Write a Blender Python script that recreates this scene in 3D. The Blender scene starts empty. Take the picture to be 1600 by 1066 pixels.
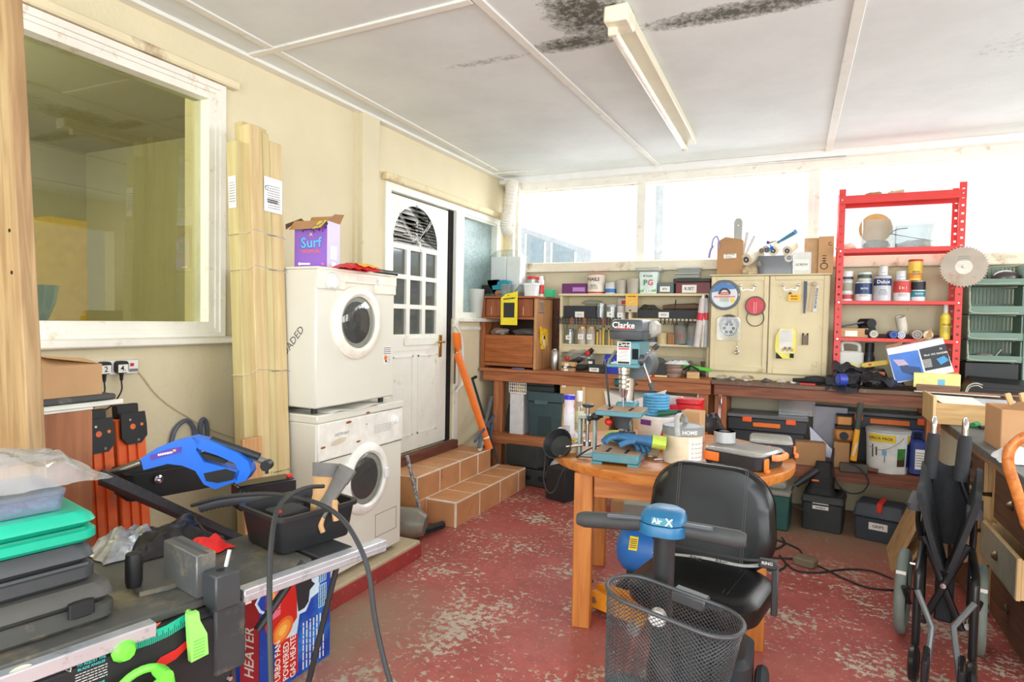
import bpy, bmesh, math, random
from mathutils import Matrix, Vector, noise
from math import sin, cos, pi, radians as rad
C = bpy.context.scene.collection
rnd = random.Random(7)

# ------------------------------------------------------------------ camera
FPX = 971.6
CAM = Vector((2.8, 0.0, 1.5))
YAW, PITCH, ROLL = rad(25.238), rad(-1.9576), rad(1.0772)
_f = Vector((-sin(YAW)*cos(PITCH), cos(YAW)*cos(PITCH), sin(PITCH)))
_r0 = Vector((cos(YAW), sin(YAW), 0)); _u0 = _r0.cross(_f)
_r = _r0*cos(ROLL)+_u0*sin(ROLL); _u = -_r0*sin(ROLL)+_u0*cos(ROLL)
cd = bpy.data.cameras.new('camera'); cam = bpy.data.objects.new('camera', cd); C.objects.link(cam)
cd.sensor_width = 36; cd.lens = FPX*36/1600; cd.clip_start = .02
cam.matrix_world = Matrix(((_r.x,_u.x,-_f.x,CAM.x),(_r.y,_u.y,-_f.y,CAM.y),(_r.z,_u.z,-_f.z,CAM.z),(0,0,0,1)))
bpy.context.scene.camera = cam

def P(px, py, x=None, y=None, z=None):
    """the point of the place seen at a spot of the photo, on a known plane"""
    d = _r*((px-800)/FPX) - _u*((py-533)/FPX) + _f
    if x is not None: t = (x-CAM.x)/d.x
    elif y is not None: t = (y-CAM.y)/d.y
    else: t = (z-CAM.z)/d.z
    return CAM+d*t
def span(x0, x1, py, y):
    """centre x and width of what spans x0..x1 in the photo at depth plane y"""
    a = P(x0, py, y=y).x; b = P(x1, py, y=y).x
    return (a+b)/2, b-a

# ------------------------------------------------------------------ materials
def lin(c):
    c = c/255
    return c/12.92 if c <= .04045 else ((c+.055)/1.055)**2.4
def rgb(c): return (lin(c[0]), lin(c[1]), lin(c[2]), 1)
_mc = {}
def mat(c, rough=.5, metal=0., var=.1, sc=14., bump=0., bsc=60., name='paint', dirt=None, dsc=5., damt=.5, alpha=1., spec=.5, coat=0.):
    key = (tuple(c), rough, metal, var, sc, bump, bsc, dirt, dsc, damt, alpha, spec, coat)
    if key in _mc: return _mc[key]
    m = bpy.data.materials.new(name); m.use_nodes = True
    nt = m.node_tree; N = nt.nodes; Lk = nt.links
    b = N['Principled BSDF']; out = N['Material Output']
    tc = N.new('ShaderNodeTexCoord')
    b.inputs['Roughness'].default_value = rough; b.inputs['Metallic'].default_value = metal
    b.inputs['Specular IOR Level'].default_value = spec
    if coat: b.inputs['Coat Weight'].default_value = coat
    nz = N.new('ShaderNodeTexNoise'); nz.inputs['Scale'].default_value = sc; nz.inputs['Detail'].default_value = 4
    Lk.new(tc.outputs['Object'], nz.inputs['Vector'])
    rp = N.new('ShaderNodeValToRGB')
    base = rgb(c); lo = [v*(1-var) for v in base[:3]]; hi = [min(1, v*(1+var)) for v in base[:3]]
    rp.color_ramp.elements[0].position = .3; rp.color_ramp.elements[1].position = .7
    rp.color_ramp.elements[0].color = (*lo, 1); rp.color_ramp.elements[1].color = (*hi, 1)
    Lk.new(nz.outputs['Fac'], rp.inputs['Fac']); col = rp.outputs['Color']
    if dirt is not None:
        n2 = N.new('ShaderNodeTexNoise'); n2.inputs['Scale'].default_value = dsc; n2.inputs['Detail'].default_value = 8; n2.inputs['Roughness'].default_value = .7
        Lk.new(tc.outputs['Object'], n2.inputs['Vector'])
        mr = N.new('ShaderNodeMapRange'); mr.inputs['From Min'].default_value = .68-.3*damt; mr.inputs['From Max'].default_value = .78-.2*damt
        Lk.new(n2.outputs['Fac'], mr.inputs['Value'])
        mx = N.new('ShaderNodeMix'); mx.data_type = 'RGBA'; Lk.new(mr.outputs['Result'], mx.inputs['Factor'])
        Lk.new(col, mx.inputs['A']); mx.inputs['B'].default_value = rgb(dirt); col = mx.outputs['Result']
    Lk.new(col, b.inputs['Base Color'])
    if bump:
        n3 = N.new('ShaderNodeTexNoise'); n3.inputs['Scale'].default_value = bsc; n3.inputs['Detail'].default_value = 3
        Lk.new(tc.outputs['Object'], n3.inputs['Vector'])
        bp = N.new('ShaderNodeBump'); bp.inputs['Strength'].default_value = bump; bp.inputs['Distance'].default_value = .01
        Lk.new(n3.outputs['Fac'], bp.inputs['Height']); Lk.new(bp.outputs['Normal'], b.inputs['Normal'])
    if alpha < 1:
        tr = N.new('ShaderNodeBsdfTransparent'); ms = N.new('ShaderNodeMixShader'); ms.inputs[0].default_value = alpha
        Lk.new(tr.outputs[0], ms.inputs[1]); Lk.new(b.outputs[0], ms.inputs[2]); Lk.new(ms.outputs[0], out.inputs['Surface'])
    _mc[key] = m
    return m
def wood(c, c2, scale=3., axis='Z', rough=.55, dist=3., bump=.06, stretch=14.):
    key = ('w', tuple(c), tuple(c2), scale, axis, rough, dist, stretch)
    if key in _mc: return _mc[key]
    m = bpy.data.materials.new('wood'); m.use_nodes = True
    nt = m.node_tree; N = nt.nodes; Lk = nt.links; b = N['Principled BSDF']; b.inputs['Roughness'].default_value = rough
    tc = N.new('ShaderNodeTexCoord'); mp = N.new('ShaderNodeMapping')
    s = {'X': (1, stretch, stretch), 'Y': (stretch, 1, stretch), 'Z': (stretch, stretch, 1)}[axis]
    mp.inputs['Scale'].default_value = [v*scale for v in s]
    Lk.new(tc.outputs['Object'], mp.inputs['Vector'])
    nz = N.new('ShaderNodeTexNoise'); nz.inputs['Scale'].default_value = 1; nz.inputs['Detail'].default_value = 6; nz.inputs['Distortion'].default_value = dist*.3
    Lk.new(mp.outputs['Vector'], nz.inputs['Vector'])
    rp = N.new('ShaderNodeValToRGB'); e = rp.color_ramp.elements
    e[0].position = .32; e[0].color = rgb(c2); e[1].position = .66; e[1].color = rgb(c)
    Lk.new(nz.outputs['Fac'], rp.inputs['Fac']); Lk.new(rp.outputs['Color'], b.inputs['Base Color'])
    bp = N.new('ShaderNodeBump'); bp.inputs['Strength'].default_value = bump; bp.inputs['Distance'].default_value = .01
    Lk.new(nz.outputs['Fac'], bp.inputs['Height']); Lk.new(bp.outputs['Normal'], b.inputs['Normal'])
    _mc[key] = m
    return m
def glass(tint=(255,255,255), refl=.12, rough=.02, body=0., name='glass'):
    key = ('g', tuple(tint), refl, rough, body)
    if key in _mc: return _mc[key]
    m = bpy.data.materials.new(name); m.use_nodes = True
    nt = m.node_tree; N = nt.nodes; Lk = nt.links; out = N['Material Output']; N.remove(N['Principled BSDF'])
    tr = N.new('ShaderNodeBsdfTransparent'); tr.inputs[0].default_value = rgb(tint)
    gl = N.new('ShaderNodeBsdfGlossy'); gl.inputs['Roughness'].default_value = rough
    fr = N.new('ShaderNodeLayerWeight'); fr.inputs[0].default_value = .5
    pw = N.new('ShaderNodeMath'); pw.operation = 'POWER'; pw.inputs[1].default_value = 4; Lk.new(fr.outputs['Facing'], pw.inputs[0])
    m0 = N.new('ShaderNodeMath'); m0.operation = 'MULTIPLY'; m0.inputs[1].default_value = .6; Lk.new(pw.outputs[0], m0.inputs[0])
    ma = N.new('ShaderNodeMath'); ma.operation = 'ADD'; ma.use_clamp = True; ma.inputs[1].default_value = refl+.03; Lk.new(m0.outputs[0], ma.inputs[0])
    nz = N.new('ShaderNodeTexNoise'); nz.inputs['Scale'].default_value = 3
    tc = N.new('ShaderNodeTexCoord'); Lk.new(tc.outputs['Object'], nz.inputs['Vector'])
    bp = N.new('ShaderNodeBump'); bp.inputs['Strength'].default_value = .015; Lk.new(nz.outputs['Fac'], bp.inputs['Height']); Lk.new(bp.outputs['Normal'], gl.inputs['Normal'])
    ms = N.new('ShaderNodeMixShader'); Lk.new(ma.outputs[0], ms.inputs[0]); Lk.new(tr.outputs[0], ms.inputs[1]); Lk.new(gl.outputs[0], ms.inputs[2])
    res = ms
    if body:
        df = N.new('ShaderNodeBsdfDiffuse'); df.inputs[0].default_value = rgb(tint)
        m2 = N.new('ShaderNodeMixShader'); m2.inputs[0].default_value = body
        Lk.new(ms.outputs[0], m2.inputs[1]); Lk.new(df.outputs[0], m2.inputs[2]); res = m2
    Lk.new(res.outputs[0], out.inputs['Surface'])
    _mc[key] = m
    return m
def chrome(c=(215,215,218), rough=.18): return mat(c, rough, 1., .06, 9., name='metal')

# ------------------------------------------------------------------ mesh builder
_tx = {}
def text_mesh(s):
    if s not in _tx:
        cu = bpy.data.curves.new('lettering', 'FONT'); cu.body = s; cu.size = 1; cu.align_x = 'CENTER'; cu.align_y = 'CENTER'; cu.resolution_u = 2; cu.offset = .014
        o = bpy.data.objects.new('lettering', cu); C.objects.link(o)
        dg = bpy.context.evaluated_depsgraph_get()
        me = bpy.data.meshes.new_from_object(o.evaluated_get(dg))
        _tx[s] = ([v.co.copy() for v in me.vertices], [tuple(p.vertices) for p in me.polygons])
        bpy.data.objects.remove(o); bpy.data.curves.remove(cu); bpy.data.meshes.remove(me)
    return _tx[s]
def spline(pts, n=6):
    pts = [Vector(p) for p in pts]
    if len(pts) < 3: return pts
    q = [pts[0]*2-pts[1]]+pts+[pts[-1]*2-pts[-2]]; out = []
    for i in range(1, len(q)-2):
        a, b, c, d = q[i-1:i+3]
        for k in range(n):
            t = k/n
            out.append(.5*((2*b)+(c-a)*t+(2*a-5*b+4*c-d)*t*t+(3*b-a-3*c+d)*t**3))
    return out+[pts[-1]]
def rr(w, d, r, n=4):
    r = min(r, w/2-1e-4, d/2-1e-4); o = []
    for cx, cy, a0 in ((w/2-r, d/2-r, 0), (-w/2+r, d/2-r, 90), (-w/2+r, -d/2+r, 180), (w/2-r, -d/2+r, 270)):
        for k in range(n+1):
            a = rad(a0+90*k/n); o.append((cx+r*cos(a), cy+r*sin(a)))
    return o
def circ(r, n=24, ry=None): return [(r*cos(2*pi*k/n), (ry or r)*sin(2*pi*k/n)) for k in range(n)]
def rot(x=0, y=0, z=0): return Matrix.Rotation(rad(z),4,'Z') @ Matrix.Rotation(rad(y),4,'Y') @ Matrix.Rotation(rad(x),4,'X')
def tr(x, y, z): return Matrix.Translation((x, y, z))
FRONT = rot(90)                   # text and plates facing -Y
RIGHT = rot(0,0,90) @ rot(90)     # facing +X
class MB:
    def __init__(s, m=None):
        s.v = []; s.f = []; s.mi = []; s.mats = []; s.cur = 0; s.T = Matrix()
        if m: s.mt(m)
    def mt(s, m):
        if m not in s.mats: s.mats.append(m)
        s.cur = s.mats.index(m); return s
    def at(s, T=None): s.T = T or Matrix(); return s
    def add(s, vs, fs):
        o = len(s.v); s.v += [s.T @ Vector(v) for v in vs]
        s.f += [tuple(i+o for i in f) for f in fs]; s.mi += [s.cur]*len(fs); return s
    def box(s, x0, y0, z0, x1, y1, z1, b=0):
        x0, x1 = sorted((x0, x1)); y0, y1 = sorted((y0, y1)); z0, z1 = sorted((z0, z1))
        b = min(b, (x1-x0)*.45, (y1-y0)*.45, (z1-z0)*.45)
        if b <= 0:
            return s.add([(x,y,z) for z in (z0,z1) for y in (y0,y1) for x in (x0,x1)], [(0,2,3,1),(4,5,7,6),(0,1,5,4),(2,6,7,3),(0,4,6,2),(1,3,7,5)])
        vs = []; ix = {}
        for sx in (0,1):
            for sy in (0,1):
                for sz in (0,1):
                    X, Y, Z = (x0,x1)[sx], (y0,y1)[sy], (z0,z1)[sz]; dx, dy, dz = (b,-b)[sx], (b,-b)[sy], (b,-b)[sz]
                    ix[sx,sy,sz] = len(vs); vs += [(X,Y+dy,Z+dz), (X+dx,Y,Z+dz), (X+dx,Y+dy,Z)]
        I = lambda a,b_,c,k: ix[a,b_,c]+k
        fs = []
        for t in (0,1):
            fs.append([I(t,0,0,0),I(t,1,0,0),I(t,1,1,0),I(t,0,1,0)][::1 if t else -1])
            fs.append([I(0,t,0,1),I(0,t,1,1),I(1,t,1,1),I(1,t,0,1)][::1 if t else -1])
            fs.append([I(0,0,t,2),I(1,0,t,2),I(1,1,t,2),I(0,1,t,2)][::1 if t else -1])
        for a in (0,1):
            for c in (0,1):
                fs.append([I(a,c,0,0),I(a,c,1,0),I(a,c,1,1),I(a,c,0,1)][::1 if a != c else -1])
                fs.append([I(a,0,c,0),I(a,1,c,0),I(a,1,c,2),I(a,0,c,2)][::-1 if a != c else 1])
                fs.append([I(0,a,c,1),I(1,a,c,1),I(1,a,c,2),I(0,a,c,2)][::1 if a != c else -1])
                for e in (0,1):
                    k = ix[a,c,e]; fs.append([k,k+1,k+2][::1 if (a+c+e) % 2 else -1])
        return s.add(vs, fs)
    def cbox(s, c, w, d, h, b=0): return s.box(c[0]-w/2, c[1]-d/2, c[2], c[0]+w/2, c[1]+d/2, c[2]+h, b)
    def loft(s, loops, cap0=True, cap1=True, closed=False):
        n = len(loops[0]); vs = [p for l in loops for p in l]; fs = []; m = len(loops)
        for i in range(m if closed else m-1):
            j = (i+1) % m
            for k in range(n): fs.append((i*n+k, i*n+(k+1)%n, j*n+(k+1)%n, j*n+k))
        if not closed:
            if cap0: fs.append(tuple(range(n))[::-1])
            if cap1: fs.append(tuple((m-1)*n+k for k in range(n)))
        return s.add(vs, fs)
    def rbox(s, c, w, d, h, r=.01, b=0, top=1., n=4):
        def lp(k, z): return [(c[0]+x, c[1]+y, c[2]+z) for x, y in rr(w*k, d*k, r*k, n)]
        if b:
            kb = 1-2*b/min(w, d)
            return s.loft([lp(kb,0), lp(1,b), lp(top,h-b), lp(top*kb,h)])
        return s.loft([lp(1,0), lp(top,h)])
    def bin(s, c, w, d, h, r=.02, t=.004, bot=.9, n=4, lip=0):
        def lp(ww, dd, z): return [(c[0]+x, c[1]+y, c[2]+z) for x, y in rr(ww, dd, r, n)]
        L = [lp(w*bot,d*bot,0)]
        if lip: L += [lp(w,d,h-lip*1.6), lp(w+2*lip,d+2*lip,h-lip*1.5), lp(w+2*lip,d+2*lip,h)]
        else: L += [lp(w,d,h)]
        L += [lp(w-2*t,d-2*t,h), lp(w*bot-2*t,d*bot-2*t,t)]
        return s.loft(L)
    def lathe(s, pr, c=(0,0,0), n=20, cap0=True, cap1=True):
        return s.loft([[(c[0]+r*cos(2*pi*k/n), c[1]+r*sin(2*pi*k/n), c[2]+z) for k in range(n)] for r, z in pr], cap0, cap1)
    def cyl(s, a, b, r, r2=None, n=14, cap=True):
        a = Vector(a); b = Vector(b); return s.sweep([a, b], [r, r if r2 is None else r2], n, cap)
    def sweep(s, pts, rs, n=8, cap=True, flat=1.):
        pts = [Vector(p) for p in pts]; L = []; up = None
        for i, p in enumerate(pts):
            t = (pts[min(i+1, len(pts)-1)]-pts[max(i-1, 0)])
            if t.length < 1e-9: t = Vector((0,0,1))
            t.normalize()
            if up is None: up = Vector((0,0,1)) if abs(t.z) < .9 else Vector((0,1,0))
            a = t.cross(up)
            if a.length < 1e-6: a = t.orthogonal()
            a.normalize(); b = a.cross(t).normalized(); up = b
            r = rs[i] if isinstance(rs, (list, tuple)) else rs
            L.append([tuple(p+a*(r*cos(2*pi*k/n))+b*(r*flat*sin(2*pi*k/n))) for k in range(n)])
        return s.loft([l[::-1] for l in L], cap, cap)
    def tube(s, pts, r, n=8, k=6, flat=1.): return s.sweep(spline(pts, k), r, n, True, flat)
    def prism(s, poly, h, z0=0):
        n = len(poly); A = sum(poly[i][0]*poly[(i+1)%n][1]-poly[(i+1)%n][0]*poly[i][1] for i in range(n))
        if A < 0: poly = poly[::-1]
        return s.loft([[(x,y,z0) for x,y in poly], [(x,y,z0+h) for x,y in poly]])
    def torus(s, c, R, r, n=28, k=8, T=None, a0=0, a1=360):
        full = a1-a0 >= 360; L = []
        for i in range(n if full else n+1):
            a = rad(a0+(a1-a0)*i/n)
            L.append([(R*cos(a)+r*cos(2*pi*j/k)*cos(a), R*sin(a)+r*cos(2*pi*j/k)*sin(a), r*sin(2*pi*j/k)) for j in range(k)])
        M = tr(*c) @ (T or Matrix()); L = [[tuple(M @ Vector(p)) for p in l] for l in L]
        return s.loft([l[::-1] for l in L], closed=full)
    def ball(s, c, rx, ry=None, rz=None, n=14, m=8, amp=0., fr=6., seed=0, flat=None):
        ry = ry or rx; rz = rz or rx; vs = []; fs = []
        for i in range(m+1):
            th = pi*i/m
            for k in range(n):
                ph = 2*pi*k/n; d = Vector((sin(th)*cos(ph), sin(th)*sin(ph), cos(th)))
                g = 1+amp*noise.noise(d*fr*.4+Vector((seed*3.1, seed*1.7, seed)))+amp*.5*noise.noise(d*fr+Vector((seed, seed*2.3, 5)))
                z = d.z*rz*g
                if flat is not None: z = max(z, -rz*flat)
                vs.append((c[0]+d.x*rx*g, c[1]+d.y*ry*g, c[2]+z))
        for i in range(m):
            for k in range(n): fs.append((i*n+k, (i+1)*n+k, (i+1)*n+(k+1)%n, i*n+(k+1)%n))
        return s.add(vs, fs)
    def sheet(s, fn, nu, nv, t=0.):
        vs = [fn(i/nu, j/nv) for i in range(nu+1) for j in range(nv+1)]
        fs = [(i*(nv+1)+j, (i+1)*(nv+1)+j, (i+1)*(nv+1)+j+1, i*(nv+1)+j+1) for i in range(nu) for j in range(nv)]
        if t:
            W = len(vs); nr = [Vector() for _ in vs]
            for f in fs:
                q = (Vector(vs[f[2]])-Vector(vs[f[0]])).cross(Vector(vs[f[3]])-Vector(vs[f[1]]))
                for i in f: nr[i] += q
            v2 = [tuple(Vector(v)-q.normalized()*t) for v, q in zip(vs, nr)]
            f2 = [tuple(i+W for i in f[::-1]) for f in fs]
            rim = [i*(nv+1) for i in range(nu+1)]+[nu*(nv+1)+j for j in range(1, nv+1)]+[i*(nv+1)+nv for i in range(nu-1, -1, -1)]+[j for j in range(nv-1, 0, -1)]
            f3 = [(rim[k], rim[k]+W, rim[(k+1)%len(rim)]+W, rim[(k+1)%len(rim)])[::-1] for k in range(len(rim))]
            return s.add(vs+v2, fs+f2+f3)
        return s.add(vs, fs)
    def quad(s, a, b, c, d): return s.add([a,b,c,d], [(0,1,2,3)])
    def plate(s, w, h, T, m=None):
        if m: s.mt(m)
        k = s.T; s.T = k @ T; s.quad((-w/2,-h/2,0),(w/2,-h/2,0),(w/2,h/2,0),(-w/2,h/2,0)); s.T = k; return s
    def disc(s, r, T, m=None, n=20, ry=None):
        if m: s.mt(m)
        k = s.T; s.T = k @ T; s.add([(x,y,0) for x,y in circ(r,n,ry)], [tuple(range(n))]); s.T = k; return s
    def poly(s, pts, T, m=None):
        if m: s.mt(m)
        k = s.T; s.T = k @ T; s.add([(x,y,0) for x,y in pts], [tuple(range(len(pts)))]); s.T = k; return s
    def text(s, t, size, T, m=None, sx=1.):
        if m: s.mt(m)
        k = s.T; s.T = k @ T @ Matrix.Diagonal((size*sx, size, 1, 1)); s.add(*text_mesh(t)); s.T = k; return s
    def lines(s, w, h, n, T, m, fill=.45, seed=1):
        """rows of small print too fine to read"""
        r = random.Random(seed); s.mt(m)
        for i in range(n):
            y = h/2-(i+.5)*h/n; x = -w/2
            while x < w/2*.96:
                l = min(w*r.uniform(.06,.2), w/2-x); k = s.T; s.T = k @ T
                s.quad((x,y-h/n*fill/2,0),(x+l,y-h/n*fill/2,0),(x+l,y+h/n*fill/2,0),(x,y+h/n*fill/2,0)); s.T = k; x += l+w*.025
        return s
    def done(s, name, parent=None, loc=None, label=None, smooth=True):
        me = bpy.data.meshes.new(name); me.from_pydata([tuple(v) for v in s.v], [], s.f)
        for m in s.mats: me.materials.append(m)
        me.polygons.foreach_set('material_index', s.mi)
        if smooth:
            me.polygons.foreach_set('use_smooth', [True]*len(me.polygons)); me.set_sharp_from_angle(angle=rad(38))
        me.update()
        o = bpy.data.objects.new(name, me); C.objects.link(o)
        if parent: o.parent = parent
        if loc is not None: o.location = loc
        if label: o['label'] = label
        return o
def tag(o, label, cat, group=None, kind=None):
    o['label'] = label; o['category'] = cat
    if group: o['group'] = group
    if kind: o['kind'] = kind
    return o
def thing(name, label, cat, loc, rz=0, group=None, rx=0, ry=0):
    o = bpy.data.objects.new(name, None); C.objects.link(o); o.empty_display_size = .05
    o.location = loc; o.rotation_euler = (rad(rx), rad(ry), rad(rz)); return tag(o, label, cat, group)
def solo(m, name, label, cat, loc, rz=0, group=None, rx=0, ry=0, kind=None):
    o = m.done(name, None, loc); o.rotation_euler = (rad(rx), rad(ry), rad(rz)); return tag(o, label, cat, group, kind)
def struct(m, name, smooth=False):
    o = m.done(name, None, None, None, smooth); o['kind'] = 'structure'; return o
def dup(root, loc, rz=None, label=None):
    r = root.copy(); C.objects.link(r); r.location = loc
    if rz is not None: r.rotation_euler.z = rad(rz)
    if label: r['label'] = label
    for ch in list(root.children):
        c = ch.copy(); C.objects.link(c); c.parent = r
        for g in list(ch.children):
            d = g.copy(); C.objects.link(d); d.parent = c
    return r
# ------------------------------------------------------------------ common materials
CREAM = mat((224,213,180), .85, 0, .03, 3, .35, 45, 'cream_wall', (200,186,150), 2.5, .15)
CREAM2 = mat((220,210,178), .85, 0, .04, 3, .2, 60, 'cream_wall', (176,160,124), 3, .2)
WHITEP = mat((236,236,226), .5, 0, .03, 8, .06, 30, 'white_paint', (205,190,155), 9, .25)
PEEL = mat((236,234,224), .6, 0, .04, 8, .15, 25, 'peeling_paint', (204,182,148), 9, .35)
WHITE = mat((238,238,236), .4, 0, .02)
APPL = mat((222,221,208), .35, 0, .02, 4, 0, 60, 'enamel', (214,190,140), 3, .1)
BLACK = mat((26,27,29), .5, 0, .15)
BLACKM = mat((34,35,37), .7, 0, .2, 30, .1, 120)
DGREY = mat((62,64,66), .6, 0, .12, 20, 0, 60, 'grey_plastic', (104,96,84), 7, .45)
MGREY = mat((120,122,122), .55, 0, .08)
LGREY = mat((186,188,188), .5, 0, .05)
STEEL = chrome((175,175,175), .35)
CHROME = chrome((228,228,230), .12)
CARD = mat((196,156,112), .85, 0, .05, 10, .05, 90, 'cardboard')
CARD2 = mat((178,136,94), .85, 0, .06, 10, .05, 90, 'cardboard')
PAPER = mat((240,238,230), .8, 0, .02)
INK = mat((40,38,42), .8, 0, .05)
RED = mat((205,38,34), .4, 0, .06)
BLUE = mat((38,92,196), .4, 0, .06)
YEL = mat((240,208,40), .5, 0, .05)
ORANGE = mat((238,120,36), .5, 0, .06)
PINE = wood((222,186,132), (200,156,100), 3, 'X')
OAK_X = wood((206,132,62), (172,98,38), 2.5, 'X', .4)
OAK_Z = wood((206,132,62), (176,102,42), 2.5, 'Z', .4)
BENCH_X = wood((186,118,74), (142,84,50), 2.2, 'X', .55)
BENCH_Z = wood((186,118,74), (142,84,50), 2.2, 'Z', .55)
CLEARP = glass((240,244,244), .05, .12, .07, 'clear_plastic')
FOGP = glass((236,238,232), .05, .3, .45, 'cloudy_plastic')

# ------------------------------------------------------------------ floor, ceiling, walls
def floor_mat():
    m = bpy.data.materials.new('painted_concrete'); m.use_nodes = True; nt = m.node_tree; N = nt.nodes; L = nt.links; b = N['Principled BSDF']
    tc = N.new('ShaderNodeTexCoord')
    def noi(s, d=8, r=.6, off=0):
        mp = N.new('ShaderNodeMapping'); mp.inputs['Location'].default_value = (off, off*.7, 0); L.new(tc.outputs['Object'], mp.inputs['Vector'])
        n = N.new('ShaderNodeTexNoise'); n.inputs['Scale'].default_value = s; n.inputs['Detail'].default_value = d; n.inputs['Roughness'].default_value = r; L.new(mp.outputs['Vector'], n.inputs['Vector']); return n.outputs['Fac']
    def rng(v, a, b_):
        n = N.new('ShaderNodeMapRange'); n.inputs['From Min'].default_value = a; n.inputs['From Max'].default_value = b_; L.new(v, n.inputs['Value']); return n.outputs['Result']
    def mixc(f, A, B):
        n = N.new('ShaderNodeMix'); n.data_type = 'RGBA'; L.new(f, n.inputs['Factor'])
        for k, v in (('A', A), ('B', B)):
            if isinstance(v, tuple): n.inputs[k].default_value = rgb(v)
            else: L.new(v, n.inputs[k])
        return n.outputs['Result']
    def math_(op, a, b_):
        n = N.new('ShaderNodeMath'); n.operation = op; n.use_clamp = True
        for k, v in enumerate((a, b_)):
            if isinstance(v, (int, float)): n.inputs[k].default_value = v
            else: L.new(v, n.inputs[k])
        return n.outputs[0]
    red = mixc(rng(noi(2.2, 6), .3, .7), (158,74,68), (190,100,92))
    red = mixc(rng(noi(14, 6, .7, 3), .45, .75), red, (150,80,74))
    conc = mixc(rng(noi(30, 6, .7, 5), .3, .7), (170,156,136), (212,204,186))
    chips = math_('ADD', math_('MULTIPLY', noi(30, 8, .68, 9), .62), math_('MULTIPLY', noi(1.7, 5, .6, 2), .5))
    f1 = rng(chips, .606, .616)
    fine = rng(noi(46, 5, .65, 4), .63, .645)
    f = math_('MAXIMUM', f1, math_('MULTIPLY', fine, rng(noi(1.3, 3, .5, 7), .4, .6)))
    col = mixc(f, red, conc)
    # dusty strip below the back bench and along the plinth
    sp = N.new('ShaderNodeSeparateXYZ'); L.new(tc.outputs['Object'], sp.inputs[0])
    d1 = rng(sp.outputs['Y'], 4.1, 5.0)
    d1 = math_('MULTIPLY', d1, rng(sp.outputs['X'], 1.9, 2.8))
    d2 = rng(sp.outputs['X'], 1.4, .85); d2 = math_('MULTIPLY', d2, rng(sp.outputs['Y'], 3.0, 2.5))
    dust = math_('MULTIPLY', math_('MAXIMUM', d1, d2), rng(noi(5, 7, .7, 1), .22, .5))
    col = mixc(dust, col, (150,128,104))
    col = mixc(math_('MULTIPLY', rng(noi(.9, 5, .6, 13), .5, .75), .45), col, (150,112,98))
    L.new(col, b.inputs['Base Color']); b.inputs['Roughness'].default_value = .5; b.inputs['Specular IOR Level'].default_value = .35
    bp = N.new('ShaderNodeBump'); bp.inputs['Strength'].default_value = .25; bp.inputs['Distance'].default_value = .004; bp.invert = True
    L.new(f, bp.inputs['Height']); L.new(bp.outputs['Normal'], b.inputs['Normal'])
    return m
def ceil_mat():
    m = bpy.data.materials.new('ceiling_board'); m.use_nodes = True; nt = m.node_tree; N = nt.nodes; L = nt.links; b = N['Principled BSDF']
    tc = N.new('ShaderNodeTexCoord'); sp = N.new('ShaderNodeSeparateXYZ'); L.new(tc.outputs['Object'], sp.inputs[0])
    def mth(op, a, b_=0., cl=True):
        n = N.new('ShaderNodeMath'); n.operation = op; n.use_clamp = cl
        for k, v in enumerate((a, b_)):
            if isinstance(v, (int, float)): n.inputs[k].default_value = v
            else: L.new(v, n.inputs[k])
        return n.outputs[0]
    def noi(s, d=8, r=.65):
        n = N.new('ShaderNodeTexNoise'); n.inputs['Scale'].default_value = s; n.inputs['Detail'].default_value = d; n.inputs['Roughness'].default_value = r; L.new(tc.outputs['Object'], n.inputs['Vector']); return n.outputs['Fac']
    def rng(v, a, b_):
        n = N.new('ShaderNodeMapRange'); n.inputs['From Min'].default_value = a; n.inputs['From Max'].default_value = b_; L.new(v, n.inputs['Value']); return n.outputs['Result']
    def ell(cx, cy, rx, ry):
        ax = mth('MULTIPLY', mth('ABSOLUTE', mth('SUBTRACT', sp.outputs['X'], cx, False), 0, False), 1/rx, False)
        ay = mth('MULTIPLY', mth('ABSOLUTE', mth('SUBTRACT', sp.outputs['Y'], cy, False), 0, False), 1/ry, False)
        d = mth('ADD', mth('POWER', ax, 2, False), mth('POWER', ay, 2, False), False)
        return mth('SUBTRACT', 1., d)
    tot = None
    for cx, cy, rx, ry, a in ((1.2,3.03,.36,.05,.6),(1.72,3.0,.3,.1,1.),(1.85,2.72,.22,.36,1.),(2.5,2.98,.55,.1,1.),(2.4,2.55,.35,.12,.35),(3.75,3.85,.3,.25,.42),(3.6,4.4,.4,.12,.3),(2.3,5.3,.4,.14,.2),(2.45,4.6,.5,.5,.05),(3.3,3.6,.3,.05,.15),(1.75,2.2,.15,.4,.8)):
        e = mth('MULTIPLY', mth('POWER', ell(cx,cy,rx,ry), .5), a); tot = e if tot is None else mth('MAXIMUM', tot, e)
    spk = rng(mth('ADD', mth('MULTIPLY', noi(34, 6, .75), .75, False), mth('MULTIPLY', tot, .42, False), False), .55, .80)
    f = mth('MULTIPLY', spk, rng(tot, .05, .3))
    mx = N.new('ShaderNodeMix'); mx.data_type = 'RGBA'; L.new(f, mx.inputs['Factor'])
    rp = N.new('ShaderNodeValToRGB'); e = rp.color_ramp.elements; e[0].position = .35; e[0].color = rgb((220,226,226)); e[1].position = .65; e[1].color = rgb((232,238,238)); L.new(noi(1.6, 5), rp.inputs['Fac'])
    L.new(rp.outputs['Color'], mx.inputs['A']); mx.inputs['B'].default_value = rgb((78,76,58))
    L.new(mx.outputs['Result'], b.inputs['Base Color']); b.inputs['Roughness'].default_value = .6
    return m
m = MB(floor_mat()); m.box(-.2,-2.5,-.1, 5.4,5.9,0); struct(m, 'floor')
m = MB(ceil_mat()); m.box(-.2,-2.5,2.9, 5.4,5.9,3.0); struct(m, 'ceiling')
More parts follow.
